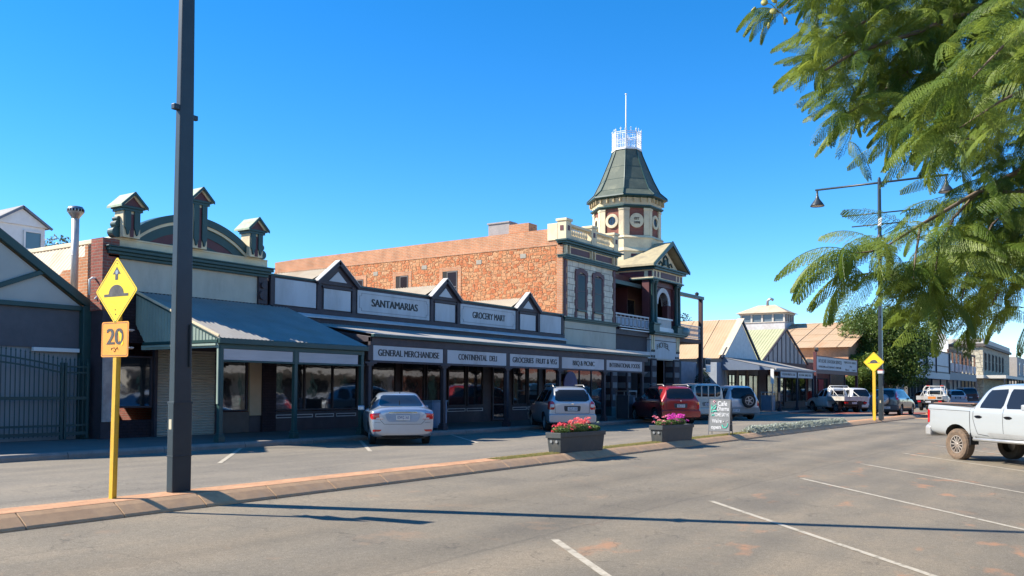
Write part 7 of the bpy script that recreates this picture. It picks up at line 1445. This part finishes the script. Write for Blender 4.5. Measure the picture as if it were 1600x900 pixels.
def palm(x, y, h, label, seed):
    t = thing("palm_tree", label, "palm tree", (x,y,0), 0, "palm trees above the far stone hotel"); g = np.random.default_rng(seed)
    MB().path([(0,0,0),(.1,0,h*.5),(0,.1,h)],[.45,.35,.38],12).build("trunk", BARK, t, smooth=True); b = MB()
    for k in range(60):
        a = g.uniform(0,6.28); up = g.uniform(-.9,1.0) if k > 24 else g.uniform(-1.4,-.6); L = g.uniform(1.8,2.6); pts = [Vector((0,0,h))]; d = Vector((math.cos(a),math.sin(a),up)).normalized()
        for i in range(5): pts.append(pts[-1]+d*L/5); d = (d+Vector((0,0,-.22))).normalized()
        w_ = .34; sd = Vector((-math.sin(a),math.cos(a),0)); prof = (.1,.9,1.2,1.0,.6,.05)
        for q in (-1,1):
            vs = [];
            for i, p in enumerate(pts): vs += [p, p+sd*q*w_*prof[i]+Vector((0,0,-.14*prof[i]))]
            b.add(vs, [(2*i,2*i+1,2*i+3,2*i+2) for i in range(5)])
    b.build("crown", leafmat("palm_frond",(0.07,0.09,0.03),(0.13,0.12,0.06),.2,1) if "palm_frond" not in MT else MT["palm_frond"], t, recalc=False)
palm(188,29,17.5,"shaggy palm rising above the middle of the far stone hotel",1); palm(182,36,17,"palm left of the shaggy one, over the white board building",2); palm(150,27,13.5,"pale trunked palm behind the white board building",3)
# ---- jacaranda overhead at the right: feathery bipinnate fronds on drooping twigs
JT = thing("jacaranda_tree","large feathery leafed tree whose sunlit fronds hang in from the upper right","tree",(8.9,-1.3,-.5))
JL = leafmat("jacaranda_leaf", (0.055,0.110,0.014), (0.195,0.255,0.040), .44, 2.2)
def frond_proto(seed, L=.46, droop=1.0):
    g = np.random.default_rng(seed); V = []; F = []
    n = 15; p = np.zeros(3); d = np.array([1.0,0,.35]); d /= np.linalg.norm(d); pts = []; ds = []
    for i in range(n+3):
        pts.append(p.copy()); ds.append(d.copy()); p = p+d*L/(n+2); d = d+np.array([0,0,-.10*droop]); d /= np.linalg.norm(d)
    def quad(a,b,c,e): k = len(V); V.extend([a,b,c,e]); F.append((k,k+1,k+2,k+3))
    for i in range(n+2):
        s = np.array([0,.0022,0]); u = np.array([0,0,.0022]); quad(pts[i]-s,pts[i+1]-s*.8,pts[i+1]+s*.8,pts[i]+s); quad(pts[i]-u,pts[i+1]-u*.8,pts[i+1]+u*.8,pts[i]+u)
    for i in range(2,n+2):
        u = (i-1)/(n+1); lp = .125*math.sin(math.pi*min(.97,.18+u*.78))**.7*(1-.25*u)
        for sgn in (-1,1):
            q = pts[i].copy(); dd = ds[i]*.55+np.array([0,sgn*.80,0])+np.array([0,0,-.15-.35*droop*g.uniform(.5,1.2)]); dd /= np.linalg.norm(dd); m_ = 13
            for j in range(m_):
                q2 = q+dd*lp/m_; dd = dd+np.array([0,0,-.055*droop]); dd /= np.linalg.norm(dd)
                side = np.cross(dd, np.array([0,0,1.])); side /= np.linalg.norm(side)+1e-9; nl = np.cross(side,dd); ll = .0125*math.sin(math.pi*(.15+.8*j/m_))**.5*g.uniform(.85,1.15)
                for s2 in (-1,1):
                    tip = q2+(side*s2*.92+dd*.38)*ll+nl*g.normal(0,.0016); w_ = dd*.0042; mid = (q2+tip)/2; quad(q2, mid-w_, tip, mid+w_)
                q = q2
    return np.array(V), np.array(F)
protos = [frond_proto(1,.46,1.0), frond_proto(2,.42,1.5), frond_proto(3,.50,.7), frond_proto(4,.40,2.0)]
def build_fronds(items, name, par, org):
    VV = []; FF = []; off = 0
    for (p, az, pitch, roll, sc, k) in items:
        V, F = protos[k % 4]; M = np.array((Matrix.Rotation(az,3,'Z') @ Matrix.Rotation(-pitch,3,'Y') @ Matrix.Rotation(roll,3,'X')))
        VV.append((V*sc) @ M.T + np.array(p)-np.array(org)); FF.append(F+off); off += len(V)
    V = np.concatenate(VV); F = np.concatenate(FF); me = bpy.data.meshes.new(name); me.vertices.add(len(V)); me.vertices.foreach_set("co", V.ravel()); me.loops.add(4*len(F)); me.loops.foreach_set("vertex_index", F.ravel().astype(np.int32)); me.polygons.add(len(F)); me.polygons.foreach_set("loop_start", np.arange(0,4*len(F),4)); me.update(calc_edges=True)
    me.materials.append(JL); o = bpy.data.objects.new(name, me); COL.objects.link(o); o.parent = par; return o
JO = Vector((8.9,-1.3,-.5))
# limb and twig lines of the overhanging crown, from image pixels at chosen depths, in metres: (radius, fronds per metre, frond scale, points)
JB = [
  (0.024,1.2,1,[(7.79,0.19,3.37),(7.19,0.55,3.07),(6.68,0.78,2.84),(6.15,1.05,2.56),(5.82,1.19,2.39)]),
  (0.03,15,0.95,[(8.75,0.1,5.16),(8.06,0.79,4.65),(7.27,1.27,4.22),(6.79,1.62,3.98),(6.57,1.77,3.81)]),
  (0.03,14,0.9,[(8.5,0.09,5.57),(7.66,1,5.01),(6.98,1.66,4.66),(6.79,1.78,4.44)]),
  (0.02,17,0.95,[(8.06,0.79,4.65),(7.54,1.22,4.11),(7.12,1.51,3.74),(6.78,1.67,3.53)]),
  (0.02,17,0.95,[(7.78,0.5,4.28),(7.3,0.88,3.82),(6.93,1.09,3.47),(6.75,1.18,3.35)]),
  (0.02,16,1,[(7.43,0.18,3.58),(7.07,0.54,3.41),(6.65,0.81,3.2),(6.47,0.9,3.13)]),
  (0.02,16,0.95,[(7.66,1,5.01),(7.34,1.32,4.56),(7.12,1.65,4.31),(6.92,1.77,4.17)]),
  (0.02,16,0.95,[(8.5,0.82,5.15),(8.16,1.17,4.67),(7.72,1.49,4.22),(7.5,1.64,3.97)]),
  (0.02,16,0.95,[(8.76,0.47,4.5),(8.41,0.83,4.19),(8.07,1.17,3.94),(7.68,1.39,3.67)]),
  (0.015,14,1,[(5.8,0.07,3.71),(5.53,0.3,3.5),(5.29,0.49,3.32),(5.09,0.62,3.11)]),
  (0.015,14,1,[(6.05,0.08,3.44),(5.77,0.32,3.26),(5.5,0.54,3.08),(5.39,0.72,2.94)]),
  (0.012,17,1,[(7.32,0.18,3.15),(7.01,0.47,2.9),(6.74,0.71,2.62),(6.54,0.84,2.27),(6.52,0.88,2.05)]),
  (0.012,17,1,[(7.1,0.18,2.71),(6.79,0.46,2.52),(6.68,0.63,2.27),(6.64,0.71,2.06)]),
  (0.012,14,1,[(6.68,0.78,2.84),(6.48,0.91,2.64),(6.32,0.98,2.38),(6.2,1,2.08)]),
  (0.01,13,1,[(6.15,1.05,2.56),(6.13,1.08,2.36),(6.02,1.08,2.14)]),
  (0.01,11,1.05,[(5.82,1.19,2.39),(5.83,1.17,2.25),(5.85,1.16,2.13)]),
  (0.012,16,1,[(7.72,-0.04,2.93),(7.41,0.27,2.55),(7.15,0.48,2.26),(7.1,0.56,2.08)]),
  (0.012,13,0.95,[(7.87,0.44,3.26),(7.71,0.68,3.06),(7.33,0.9,2.73),(7.13,1.04,2.39)]),
  (0.02,20,0.95,[(9.69,0.11,5.79),(9.06,0.88,5.27),(8.57,1.44,4.88),(8.12,1.94,4.61),(7.9,2.1,4.34)]),
  (0.02,20,0.95,[(9.47,0.12,5),(8.95,0.73,4.61),(8.56,1.13,4.35),(8.21,1.49,4.2),(7.86,1.83,4)]),
  (0.02,18,0.95,[(8.77,0.11,4.42),(8.31,0.45,4.03),(8.03,0.7,3.79),(7.75,0.94,3.66)]),
  (0.02,20,0.95,[(8.31,1.09,5.47),(8.01,1.54,5.09),(7.61,1.97,4.77),(7.53,1.92,4.62)]),
  (0.015,18,0.95,[(8.2,0.11,3.63),(7.87,0.44,3.36),(7.6,0.67,3.04),(7.41,0.78,2.78),(7.37,0.86,2.45)]),
  (0.015,18,0.95,[(7.97,0.12,3.19),(7.82,0.36,2.85),(7.52,0.63,2.69),(7.39,0.83,2.4)]),
  (0.008,9,1.05,[(5.82,1.19,2.39),(5.66,1.25,2.34),(5.6,1.33,2.33)]),
  (0.008,8,1.05,[(5.82,1.19,2.39),(5.79,1.23,2.29),(5.75,1.3,2.2)]),
  (0.006,8,0.8,[(6.79,1.78,4.44),(6.53,1.99,4.38),(6.48,2.06,4.29)]),
]
def jac():
    g = random.Random(21); items = []; b = MB(); LEFT = math.atan2(.826,-.5635)
    for (r, dens, sc, pts) in JB:
        P = [Vector(p) for p in pts]; n = len(P); b.path([p-JO for p in P], [r*(1-.75*i/(n-1)) for i in range(n)], 7, 0 if r < .021 or r > .0225 else 1)
        for i in range(n-1):
            L = (P[i+1]-P[i]).length; big = dens > 10; sp = .11 if big else .02; k = max(1,int(round(L*dens*((2.6 if P[0].length > 7.6 else 1.8) if big else 1.3))))
            for q in range(k):
                u = (q+g.random())/k; p = P[i].lerp(P[i+1],u)+Vector((g.gauss(0,sp),g.gauss(0,sp),g.gauss(0,sp*.8))); t_ = (P[i+1]-P[i]).normalized(); az0 = math.atan2(t_.y,t_.x)
                az = az0+g.choice((-1,1))*R(g.uniform(15,95)); pitch = R(g.uniform(-28,28)); items.append((tuple(p),az,pitch,R(g.uniform(-35,35)),sc*g.uniform(.8,1.15),g.randrange(4)))
        t_ = (P[-1]-P[-2]).normalized(); az0 = math.atan2(t_.y,t_.x)
        for q in range(4): items.append((tuple(P[-1]),az0+R(g.uniform(-40,40)),R(g.uniform(-20,25)),R(g.uniform(-25,25)),sc*g.uniform(.95,1.2),g.randrange(4)))
    TB = mat("tan_twig",(0.34,0.22,0.12),.8,c2=(0.27,0.17,0.09),scale=9)
    for (x,y,z) in ((7.9,-.7,1.2),(8.1,-.8,2.2)): pass
    for (r, dens, sc, pts) in JB:                       # join each limb back to the trunk
        P0 = Vector(pts[0]); 
        if P0.length > 0 and r >= .012: b.path([P0-JO, P0.lerp(Vector((8.9,-1.3,2.6)),.6)+Vector((0,0,.2))-JO, Vector((8.9,-1.3,2.4))-JO],[r,r*1.6,r*2.4],7,0)
    b.path([(0,0,-.1),(.05,0,1.2),(0,.1,2.9),(-.1,.2,4.2)],[.30,.23,.2,.12],14,0); b.build("trunk",[BARK,TB],JT,smooth=True)
    build_fronds(items,"crown",JT,JO)
    # green woody seed pods at the tip of the top left twig
    pb = MB(); c = Vector(JB[-1][3][-1])
    for i in range(7):
        p = c+Vector((g.uniform(-.16,.12),g.uniform(-.1,.14),g.uniform(-.16,.10)))-JO; t = MB().lathe([(0,-.011),(.018,-.008),(.026,0),(.018,.008),(0,.011)],(0,0,0),12); M = Matrix.Translation(p) @ Matrix.Rotation(g.uniform(0,3),4,'X') @ Matrix.Rotation(g.uniform(0,3),4,'Y'); pb.add([M @ Vector(q) for q in t.v], t.f); pb.path([c-JO,(p+c-JO)/2+Vector((0,0,.02)),p],.0025,5)
    pb.build("seed_pod", mat("pod_green",(0.30,0.30,0.07),.5,c2=(0.24,0.2,0.07),scale=20), JT, smooth=True)
    return len(items)
print("fronds", jac())
